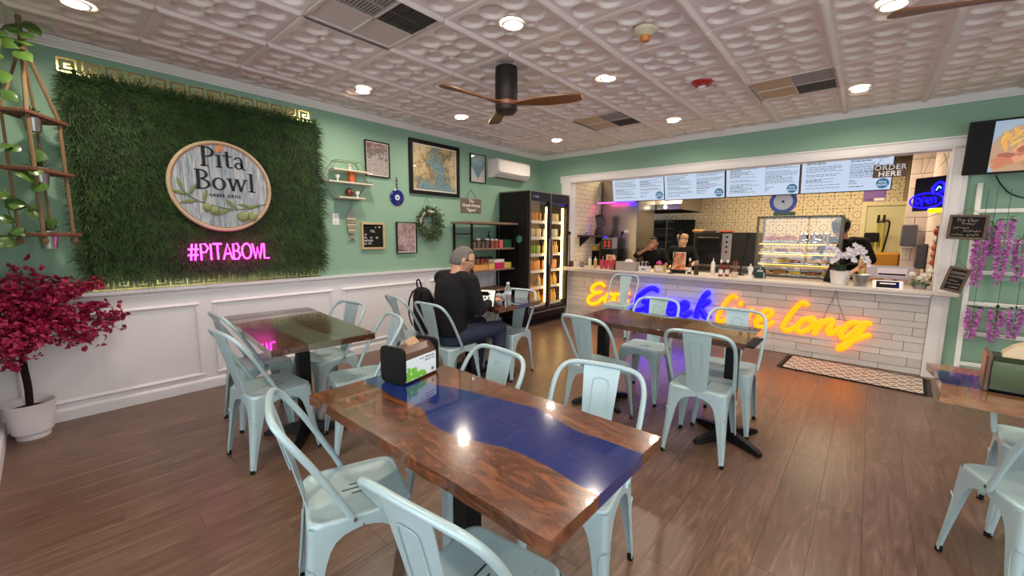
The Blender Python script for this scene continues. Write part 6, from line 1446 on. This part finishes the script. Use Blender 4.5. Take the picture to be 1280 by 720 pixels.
# black tablet arms
for u0, v0, u1, v1, lb in ((704, 310, 712, 291, 'at the fridge end'), (768, 310, 778, 291, 'beside the plate photograph sign'), (838, 322, 851, 291, 'beside the cook with the pale cap'), (925, 347, 936, 293, 'beside the white statuette')):
    b = at(u0, 344); b.x = max(b.x, OXL+.07); top = onY(u1, v1, b.y); t = thing('tablet_stand', 'slanted black tablet stand %s' % lb, 'stand', (b.x, b.y, ZT))
    MB().cyl((0, 0, 0), .045, .012, 20).build('foot', M_black, t); MB().tube([(0, 0, .01), (.0, 0, .06), (top.x-b.x, 0, top.z-ZT)], .008, 8).build('pole', M_black, t)
    e = Vector((top.x-b.x, 0, top.z-ZT)); MB().bbox((e.x-.02, -.012, e.z-.03), (e.x+.02, .012, e.z+.02), .004).build('clamp', M_black, t)
# slanted black menu card, orchid, buckets
P = at(1037, 353); t = thing('menu_card', 'black menu card leaning in front of the display case', 'menu', (P.x-.02, P.y+.03, ZT), radians(-14)); MB().bbox((-.05, -.004, 0), (.05, .004, .215), .002).xf(Matrix.Rotation(radians(-14), 4, 'X') @ Matrix.Rotation(radians(10), 4, 'Y')).build('card', M_blackmatte, t); m = MB()
for k in range(7): m.box((-.035, -.0052, .05+.02*k), (.035-.01*(k % 3), -.0042, .053+.02*k))
m.xf(Matrix.Rotation(radians(-14), 4, 'X') @ Matrix.Rotation(radians(10), 4, 'Y')).build('printed_lines', mat('menu_grey', (110, 106, 104), .6), t)
P = at(1049, 355); t = thing('orchid_pot', 'white orchid in a ribbed white pot on the ledge', 'potted plant', (P.x, P.y, ZT)); pot = [(0, 0), (.075, 0)]
for k in range(11): pot += [(.078+.0015*k, .005+.013*k), (.081+.0015*k, .0115+.013*k)]
pot += [(.098, .152), (.092, .152), (.08, .02), (0, .02)]; MB().lathe(pot, n=28).build('pot', mat('ribbed_pot', (216, 210, 204), .5), t, 20)
MB().lathe([(0, .10), (.045, .10), (.04, .20), (.042, .22), (0, .21)], n=16).build('inner_vase', mat('dark_green_glass', (34, 48, 36), .2), t, 40)
rg = random.Random(41); stems = [[(0, 0, .15), (-.02, -.02, .32), (-.08, -.03, .42), (-.15, -.04, .40)], [(0, 0, .15), (.02, -.02, .33), (.10, -.04, .43), (.20, -.05, .36)], [(0, 0, .15), (.0, -.03, .30), (.05, -.06, .34), (.12, -.07, .28)], [(0, 0, .15), (-.01, -.03, .28), (-.04, -.06, .31), (-.06, -.07, .26)], [(0, 0, .15), (.03, -.02, .30), (.14, -.05, .36), (.24, -.06, .25)]]
M_orch = mat('orchid_petal', (212, 204, 210), .6); M_stem = mat('orchid_stem', (70, 84, 50), .6)
for st in stems:
    sp_ = smoothpath(st, 6); MB().tube(sp_, .004, 6).build('stem', M_stem, t)
    for q in sp_[7:]:
        for r in range(1):
            m = MB(); c = q+Vector((rg.gauss(0, .012), -.015+rg.gauss(0, .01), rg.gauss(0, .016))); tw = rg.uniform(0, 6)
            for k in range(5): a = tw+k*2*pi/5; leaf3(m, c, .030, (cos(a), -.35, sin(a)), (0, -1, 0), .8, .1)
            m.build('flower', M_orch, t, normals=False)
for k in range(4): m = MB(); a = k*1.6; leaf3(m, (0, 0, .20), .15, (cos(a), -.3*abs(sin(a)), .35), (0, 0, 1), .35, .1); m.build('orchid_leaf', mat('dark_leaf', (28, 40, 30), .4), t, normals=False)
lathe_thing('steel_bucket', 'small galvanised bucket beside the orchid pot', 'bucket', 1075, 358, [(0, 0), (.052, 0), (.078, .12), (.082, .122), (.082, .128), (.074, .125), (.05, .01), (0, .01)], M_galv, 24)
# register
P = at(1109, 360); t = thing('card_terminal', 'white tablet register with dark screen on the ledge', 'register', (P.x, P.y+.02, ZT)); T_ = Matrix.Translation((0, 0, .012)) @ Matrix.Rotation(radians(26), 4, 'X')
MB().bbox((-.125, -.10, 0), (.125, .10, .022), .01).xf(T_).build('case', M_wht, t); MB().box((-.09, -.06, .0225), (.09, .07, .024)).xf(T_).build('screen', mat('dark_screen', (24, 24, 34), .15), t); MB().bbox((-.07, .0, 0), (.07, .10, .05), .01).build('stand', M_wht, t)
P2 = at(1110, 349, hi=6.32); t = thing('pos_monitor', 'grey back of the register monitor with a white label', 'monitor', (P2.x, 6.30, ZT)); MB().bbox((-.20, -.02, .06), (.20, .02, .21), .008).build('panel', mat('monitor_grey', (176, 164, 170), .45), t); MB().box((-.10, -.0225, .095), (.15, -.0205, .185)).build('paper_label', mat('label_lilac', (222, 210, 222), .6), t); MB().box((-.09, -.024, .105), (.14, -.0228, .125)).build('printed_line', M_char, t); MB().bbox((-.04, -.03, 0), (.04, .05, .08), .006).build('neck', mat('monitor_grey', (176, 164, 170), .45), t); MB().bbox((-.10, -.05, 0), (.10, .08, .012), .004).build('foot', mat('monitor_grey', (176, 164, 170), .45), t)
P = at(1152, 362); t = thing('white_flower_plant', 'small plant with white roses at the jamb end of the ledge', 'potted plant', (P.x-.01, P.y+.08, ZT)); MB().lathe([(0, 0), (.05, 0), (.06, .07), (.05, .07), (0, .05)], n=18).build('pot', mat('clear_pot', (150, 146, 140), .3), t, 40); rg = random.Random(9); m = MB()
for k in range(70): a = rg.uniform(0, 6.28); leaf3(m, (.04*cos(a), .04*sin(a), rg.uniform(.03, .09)), .05, (cos(a), sin(a), rg.uniform(-.3, .8)), (0, 0, 1), .5)
o = m.build('foliage', mat('pale_foliage', (110, 140, 90), .6, var=.3), t, normals=False); o['kind'] = 'stuff'
for x, z in ((-.07, .15), (.02, .14), (.06, .19), (.10, .15), (-.01, .11)):
    b = MB().sphere((x, -.03, z), (.028, .024, .024), 10, 8); [b.lathe([(.012+.008*k, -.004*k), (.02+.008*k, .012)], (x, -.045, z), 10, 'y') for k in range(2)]; b.build('white_rose', mat('rose_white', (226, 220, 212), .6), t, 60)
# shelf with blender at the left return
sz_ = onX(728, 294, OXL+.12).z; a_ = 6.12; t = thing('wall_shelf', 'dark wall shelf on the cream brick return', 'shelf', (0, 0, 0)); MB().box((OXL+.002, a_, sz_-.03), (OXL+.26, 6.84, sz_)).build('board', mat('shelf_dark', (60, 50, 48), .5), t)
for y in (a_+.08, 6.74): MB().prism([(OXL+.002, y, sz_-.03), (OXL+.2, y, sz_-.03), (OXL+.002, y, sz_-.2)], (0, .015, 0)).build('bracket', M_black, t)
p = onY(737, 294, 6.6); t = thing('blender', 'blender with dark base and clear jug on the wall shelf', 'blender', (OXL+.15, 6.6, sz_)); MB().lathe([(0, 0), (.075, 0), (.078, .03), (.055, .12), (.05, .14), (0, .14)], n=20).build('motor_base', mat('blender_base', (40, 34, 44), .35), t, 40); MB().lathe([(.045, .14), (.072, .33), (.068, .33), (.042, .145)], n=20).build('jug', mat('smoky_jug', (116, 108, 120), .1, trans=.6, ior=1.1), t, 40); MB().lathe([(.074, .33), (.074, .355), (.02, .36), (.02, .375), (0, .375)], n=20).build('lid', M_black, t, 40); MB().tube([(.07, 0, .31), (.11, 0, .29), (.10, 0, .18), (.055, 0, .17)], .009, 7).build('handle', M_black, t)
t = thing('purple_stand', 'purple curved utensil stand beside the blender', 'utensil', (OXL+.12, 6.28, sz_)); MB().tube(smoothpath([(0, 0, .03), (-.01, .02, .12), (.0, .06, .20), (.0, .10, .21)], 5), .017, 8).build('curved_arm', mat('lilac', (176, 140, 206), .35), t, 60); MB().lathe([(0, 0), (.06, 0), (.05, .05), (.02, .06), (0, .06)], n=18).build('foot', mat('lilac_dark', (120, 96, 130), .4), t, 40)
p = onY(743, 303, 6.7); t = thing('yellow_tub', 'yellow lidded tub beside the drink dispenser', 'tub', (p.x, 6.7, .875)); MB().box((-.07, -.06, 0), (.07, .06, .26)).build('stand', M_black, t); MB().bbox((-.075, -.06, .262), (.075, .06, .36), .008).build('tub', mat('tub_yellow', (196, 160, 60), .4), t); MB().bbox((-.08, -.065, .36), (.08, .065, .375), .004).build('lid', mat('tub_lid', (206, 196, 150), .4), t)
p = onY(762, 300, 6.66); t = thing('drink_dispenser', 'drink dispenser with red fruit picture panel behind the ledge', 'drink dispenser', (p.x, 6.66, .875)); MB().bbox((-.11, -.09, 0), (.11, .09, .30), .006).build('base', M_black, t); MB().bbox((-.11, -.09, .302), (.11, .09, .50), .008).build('tank', mat('dispenser_grey', (120, 110, 116), .3), t); pn = MB().box((-.09, -.094, .32), (.09, -.091, .46)).build('picture_panel', mat('dispenser_black', (40, 26, 30), .3), t)
for k in range(4): MB().lathe([(0, -.0955), (.028, -.0955), (.03, -.0942), (0, -.0942)], n=16, axis='y').build('fruit_print', mat('fruit_red', (206, 70, 50), .4), pn, loc=(-.04+.08*(k % 2), 0, .36+.06*(k//2)))
MB().cyl((-.05, -.06, .5), .03, .02, 18).build('blue_button', mat('button_blue', (60, 60, 230), .3, emit=1.2, ecol=(50, 50, 255)), t)
tag(MB().bbox((-.10, -.1, 0), (.10, .1, .22), .006).bbox((-.09, -.104, .03), (.05, -.1, .19), .002).build('microwave', M_black, None, loc=(onY(730, 317, 6.7).x, 6.72, .875)), 'small black appliance in the corner under the wall shelf', 'appliance')
# brooms by the doorway
for u, c, lb in ((1096, (196, 176, 40), 'yellow broom with a black brush head hanging by the doorway'), (1103, (176, 160, 50), 'second yellow pole with dark grip leaning in the doorway')):
    a, b = onY(u+1, 281, YK-.10), onY(u-4, 335, YK-.10); t = thing('broom', lb, 'broom', (0, YK-.10, 0)); MB().tube([(a.x, 0, a.z+.05), (b.x, 0, .55)], .013, 8).build('pole', mat('pole_yellow', (196, 176, 40), .5), t); MB().tube([(a.x+.004, 0, a.z+.16), (a.x, 0, a.z+.03)], .017, 8).build('grip', M_black, t); MB().bbox((b.x-.11, -.02, .45), (b.x+.09, .02, .56), .01).build('brush_head', M_blackmatte, t)
a = onY(1092, 296, YK-.12); tag(MB().bbox((-.10, -.02, -.09), (.09, .02, .07), .015).build('dust_pan', M_blackmatte, None, loc=(a.x-.02, YK-.10, a.z)), 'black dust pan hanging in the doorway', 'dust pan')
a, b = onY(1092, 315, 8.9), onY(1117, 315, 8.9); t = thing('mop_bucket', 'amber yellow mop bucket with a black handle in the doorway', 'bucket', ((a.x+b.x)/2, 8.9, 0)); MB().bbox((-.20, -.15, .06), (.20, .15, a.z), .03).build('tub', mat('bucket_amber', (176, 122, 34), .5), t); MB().tube(smoothpath([(-.02, 0, a.z-.02), (0, 0, a.z+.1), (.03, 0, a.z+.45), (-.02, 0, a.z+.5), (-.1, 0, a.z+.48)], 5), .012, 8).build('handle', M_black, t)
for x in (-.15, .15):
    for y in (-.1, .1): MB().cyl((x, y, 0), .03, .06, 10).build('caster', M_rubber, t)
# pier fittings
a, b = onY(1128, 281, 8.0), onY(1144, 308, 8.0); t = thing('towel_dispenser', 'grey towel dispenser mounted on the pale brick pier', 'dispenser', ((a.x+b.x)/2, 8.1, (a.z+b.z)/2)); w_, h_ = (b.x-a.x)/2, (a.z-b.z)/2; MB().bbox((-w_, -.14, -h_), (w_, -.001, h_), .012).build('cover', mat('dispenser_slate', (84, 82, 90), .4), t); MB().box((-w_*.7, -.12, -h_-.02), (w_*.7, -.06, -h_)).build('paper', M_wht, t)
a, b = onX(1143, 306, .54), onX(1156, 331, .54); ymid = 7.55; t = thing('soap_dispenser', 'dark wall box on the brick side wall beside the plate strip', 'dispenser', (.548, ymid, onX(1150, 318, .54).z)); MB().bbox((-.10, -.14, -.16), (-.001, .14, .16), .01).build('cover', mat('dispenser_dark', (66, 60, 62), .4), t); MB().box((-.105, -.06, -.12), (-.101, .06, -.06)).build('window_strip', mat('dispenser_slate', (84, 82, 90), .4), t)
# OPEN neon hanging beside the jamb, turned towards the room
q = onY(1164, 247, 6.35); ro = radians(-38)
t = thing('open_sign', 'blue and yellow neon open sign on a dark panel hanging beside the jamb', 'neon sign', (q.x, 6.35, q.z), ro)
MB().bbox((-.17, .0, -.14), (.19, .012, .22), .004).build('panel', mat('open_panel', (34, 28, 36), .3), t)
def nb(pts, r=.007): return MB().tube(smoothpath([(x, -.02, z) for x, z in pts], 5), r, 8)
OC = (-.03, -.03)
MB().tube([(OC[0]+.155*cos(2*pi*k/32), -.02, OC[1]+.078*sin(2*pi*k/32)) for k in range(32)], .009, 8, closed=True).build('blue_oval', M_bneon, t)
for pts in ([(-.08, 0), (-.105, .035), (-.13, 0), (-.105, -.035), (-.08, 0)], [(-.065, -.05), (-.065, .03), (-.035, .025), (-.035, -.005), (-.06, -.01)], [(-.02, .0), (.012, .002), (0, .03), (-.02, .005), (-.005, -.032), (.015, -.025)], [(.03, -.03), (.03, .025), (.055, .02), (.06, -.03)]): nb([(x+.03+OC[0], z+OC[1]) for x, z in pts]).build('blue_letter', M_bneon, t)
nb([(.03, .03), (.02, .10), (.07, .155), (.12, .12), (.11, .06), (.06, .03)], .012).build('blue_flame', M_bneon, t)
nb([(.05, .07), (.07, .11), (.09, .09)], .006).build('white_flame', mat('cyan_neon', (120, 170, 255), .4, emit=2.0, ecol=(120, 180, 255)), t)
MB().bbox((.0, -.035, -.165), (.13, -.012, -.115), .012).build('yellow_box', mat('yellow_led', (200, 180, 0), .4, emit=1.2, ecol=(255, 226, 0)), t)
for x in (-.12, .14): MB().tube([(x, .006, .22), (x*.4, .006, OZ-q.z+.02)], .003, 5).build('chain', M_steel, t)
# strip of plates below it
t = thing('plate_strip', 'hanging strip of red and white painted plates on the side wall', 'wall decor', (.546, 6.58, 0)); MB().box((-.012, -.13, .93), (-.001, .13, 1.55)).build('backing', mat('strip_brown', (84, 40, 40), .7), t)
for k, z in enumerate((1.49, 1.40, 1.31, 1.23, 1.15, 1.07, 1.0)):
    c = ((156, 44, 44), (220, 206, 198), (186, 92, 84), (190, 100, 92), (184, 84, 78), (214, 204, 196), (224, 216, 206))[k]
    MB().lathe([(0, -.035), (.06, -.032), (.095, -.016), (.10, -.013), (0, -.013)], n=20, axis='x', sy=.42).build('plate', mat('plate%d' % k, c, .3), t, 50, loc=(0, 0, z))

# ============================================================ RIGHT OF THE OPENING
# television
a, b = onY(1206.5, 163, 5.70), onY(1212, 219, 5.74)
tw, th = .84, .47; t = thing('television', 'wall television showing a plate of gyros and fries', 'television', (a.x+tw/2+.02, 5.74, b.z)); T_ = Matrix.Rotation(radians(9), 4, 'X')
MB().bbox((-tw/2, -.03, 0), (tw/2, .02, th), .006).xf(T_).build('housing', M_black, t); s = MB().box((-tw/2+.012, -.032, .014), (tw/2-.012, -.0305, th-.014)).xf(T_).build('screen', mat('tv_black', (8, 7, 7), .6), t); MB().box((-.10, .02, .12), (.10, .09, .32)).build('wall_bracket', M_black, t)
ix0, ix1, iz0, iz1 = -tw/2+.155, tw/2-.155, .018, th-.018; L0 = -.0328
def pic(name, pts, c, e=.55, lay=1): MB().add([(min(max(x, ix0), ix1), L0-.0003*lay, min(max(z, iz0), iz1)) for x, z in pts], [tuple(range(len(pts)))]).xf(T_).build(name, mat('tvpix_'+str(c), c, .5, emit=e), s, normals=False)
def ell(cx, cz, rx, rz, rot=0, n=20): return [(cx+rx*cos(a)*cos(rot)-rz*sin(a)*sin(rot), cz+rx*cos(a)*sin(rot)+rz*sin(a)*cos(rot)) for a in [2*pi*k/n for k in range(n)]]
pic('picture_table', [(ix0, iz0), (ix1, iz0), (ix1, iz1), (ix0, iz1)], (140, 160, 180), .5, 0); pic('picture_plate', ell(.06, .17, .36, .27), (168, 136, 108), .5, 1)
rg = random.Random(6); lay = 2
for k in range(18): x, z = rg.uniform(-.20, .0), rg.uniform(.20, .36); pic('picture_fry', ell(x, z, .05, .011, rg.uniform(.4, 2.4), 8), (206, 150+int(rg.random()*30)//10*10, 76), .5, lay); lay += .2
for k in range(26): x, z = rg.uniform(-.22, .22), rg.uniform(.05, .22); pic('picture_meat', ell(x, z, .06, .028, rg.uniform(-.6, .6), 12), ((176, 110, 80), (196, 138, 108), (150, 84, 62))[k % 3], .5, lay); lay += .2
pic('picture_tomato', ell(.06, .37, .10, .05), (170, 70, 50), .5, lay+1); pic('picture_dip', ell(.08, .31, .09, .06), (222, 206, 196), .5, lay+2)
MB().tube(smoothpath([(onY(1245, 219, 5.8).x, 5.80, b.z-.01), (onY(1253, 232, 5.84).x, 5.85, onY(1253, 232, 5.84).z), (onY(1272, 245, 5.85).x, 5.862, onY(1272, 245, 5.85).z), (1.25, 5.868, onY(1280, 250, 5.85).z-.05)], 6), .005, 6).build('tv_cable', M_rubber)
tag(bpy.data.objects['tv_cable'], 'black cable drooping below the television', 'cable')
# chalkboards
def chalk(label, c, w_, h, rot, lines, y, scr=()):
    t = thing('chalkboard', label, 'chalkboard', (c.x, y, c.z)); T_ = Matrix.Rotation(rot, 4, 'Y'); m = MB(); f = .022
    for a, b in (((-w_, -h), (w_, -h+f)), ((-w_, h-f), (w_, h)), ((-w_, -h+f), (-w_+f, h-f)), ((w_-f, -h+f), (w_, h-f))): m.bbox((a[0], -.014, a[1]), (b[0], .008, b[1]), .003)
    m.xf(T_).build('frame', mat('chalk_frame', (92, 74, 58), .6, var=.2, scale=16), t); MB().box((-w_+f, -.006, -h+f), (w_-f, .004, h-f)).xf(T_).build('slate', mat('slate', (32, 27, 26), .8), t)
    for s_, sz, z, x in lines: o = mk('lettering', text_mesh(s_, sz, .0006, shear=.25, mat=mat('chalk', (160, 148, 138), .9)), t); o.matrix_local = T_ @ Matrix.Translation((x, -.0068, z))
    for k, (x0, x1, z, hh_) in enumerate(scr): scribble(MB(), x0, x1, z, hh_, -.0066, k+int(w_*1000)).xf(T_).build('chalk_scribble', mat('chalk', (160, 148, 138), .9), t)
    MB().tube([T_ @ Vector((-w_*.6, 0, h)), Vector((0, .006, h+.06)), T_ @ Vector((w_*.6, 0, h))], .002, 5).build('cord', mat('dark_cord', (70, 64, 56), .9), t)
chalk('wide brown framed chalkboard with handwriting hanging beside the jamb', onY(1209, 284, 5.585), .124, .112, radians(2), [('Try Our', .04, .062, -.01)], 5.585, [(-.04, .04, .02, .026), (-.09, .01, -.018, .028), (-.02, .09, -.045, .026), (-.09, -.02, -.08, .022), (0, .08, -.08, .026)])
chalk('small tilted chalkboard reading Greek Coffee hanging beside the ladder', onY(1194, 349.5, 5.59), .072, .116, radians(12), [('GREEK', .033, .062, 0), ('COFFEE', .028, .026, 0)], 5.59, [(-.04, .02, -.02, .02), (-.045, .04, -.05, .022), (-.03, .04, -.08, .018)])
# white ladder shelf
l0, l1 = onY(1190, 457, 5.68), onY(1222, 234, 5.83); t = thing('ladder_shelf', 'white painted wooden ladder leaning on the green wall', 'ladder', (l0.x+.02, 5.62, 0)); wl_ = .72; M_lad = mat('ladder_white', (226, 226, 220), .55)
zt = 1.93
def ly(z): return .0+.215*(z/zt)
for x in (0, wl_): MB().prism([(x-.015, ly(0)-.014, 0), (x+.02, ly(0)-.014, 0), (x+.02, ly(0)+.014, 0), (x-.015, ly(0)+.014, 0)], (0, ly(zt)-ly(0), zt)).build('rail', M_lad, t)
for z in (.24, .53, .81, 1.10, 1.385, 1.67): MB().bbox((.02, ly(z)-.012, z-.018), (wl_-.015, ly(z)+.012, z+.018), .004).build('rung', M_lad, t)
# wisteria strands
def wisteria(label, u0, v0, v1, y, grp=None, strv=236):
    a, b, c = onY(u0, v0, y), onY(u0, v1, y), onY(u0, strv, y); t = thing('wisteria_strand', label, 'flower strand', (a.x, y, b.z)); L = a.z-b.z; rg = random.Random(int(u0*7+v0))
    MB().tube([(0, 0, 0), (.006, 0, L*.5), (0, 0, L), (0, .01, c.z-b.z)], .002, 5).build('string', mat('strand_green', (60, 78, 56), .8), t); m = MB()
    for k in range(int(190*L/.3)):
        z = L*rg.random()**.8; r = .006+.019*min(1, z/L*1.6); an = rg.uniform(0, 6.28); leaf3(m, (r*cos(an), r*sin(an)-.006, z), rg.uniform(.022, .038), (cos(an), sin(an), rg.uniform(-.6, .3)), (rg.gauss(0, 1), -1, rg.gauss(0, 1)), .9, .15)
    o = m.build('florets', mat('wisteria_petal', (188, 108, 182), .6, var=.4, scale=40), t, normals=False); o['kind'] = 'stuff'
    for k in range(6): mm = MB(); an = rg.uniform(0, 6.28); leaf3(mm, (0, -.005, L+.01), rg.uniform(.05, .08), (cos(an), -.3, .3*sin(an)+.1), (0, -.3, 1), .4, .1); mm.build('leaf', mat('wisteria_leaf', (44, 70, 46), .5), t, normals=False)
wisteria('long purple wisteria strand hanging right beside the wide chalkboard', 1226.5, 300, 358, 5.60); wisteria('short purple wisteria strand behind the long one', 1241, 282, 320, 5.70); wisteria('long purple wisteria strand at the middle of the ladder', 1259, 276, 357, 5.58); wisteria('purple wisteria strand towards the far ladder rail', 1279, 298, 352, 5.60)
for u, v0, v1, lb in ((1217, 386, 424, 'lower purple wisteria strand near the ladder rail'), (1246, 388, 428, 'lower purple wisteria strand at the ladder middle behind the napkin box'), (1270, 388, 424, 'lower purple wisteria strand towards the far rail behind the napkin box')): wisteria(lb, u, v0, v1, 5.60, strv=352)
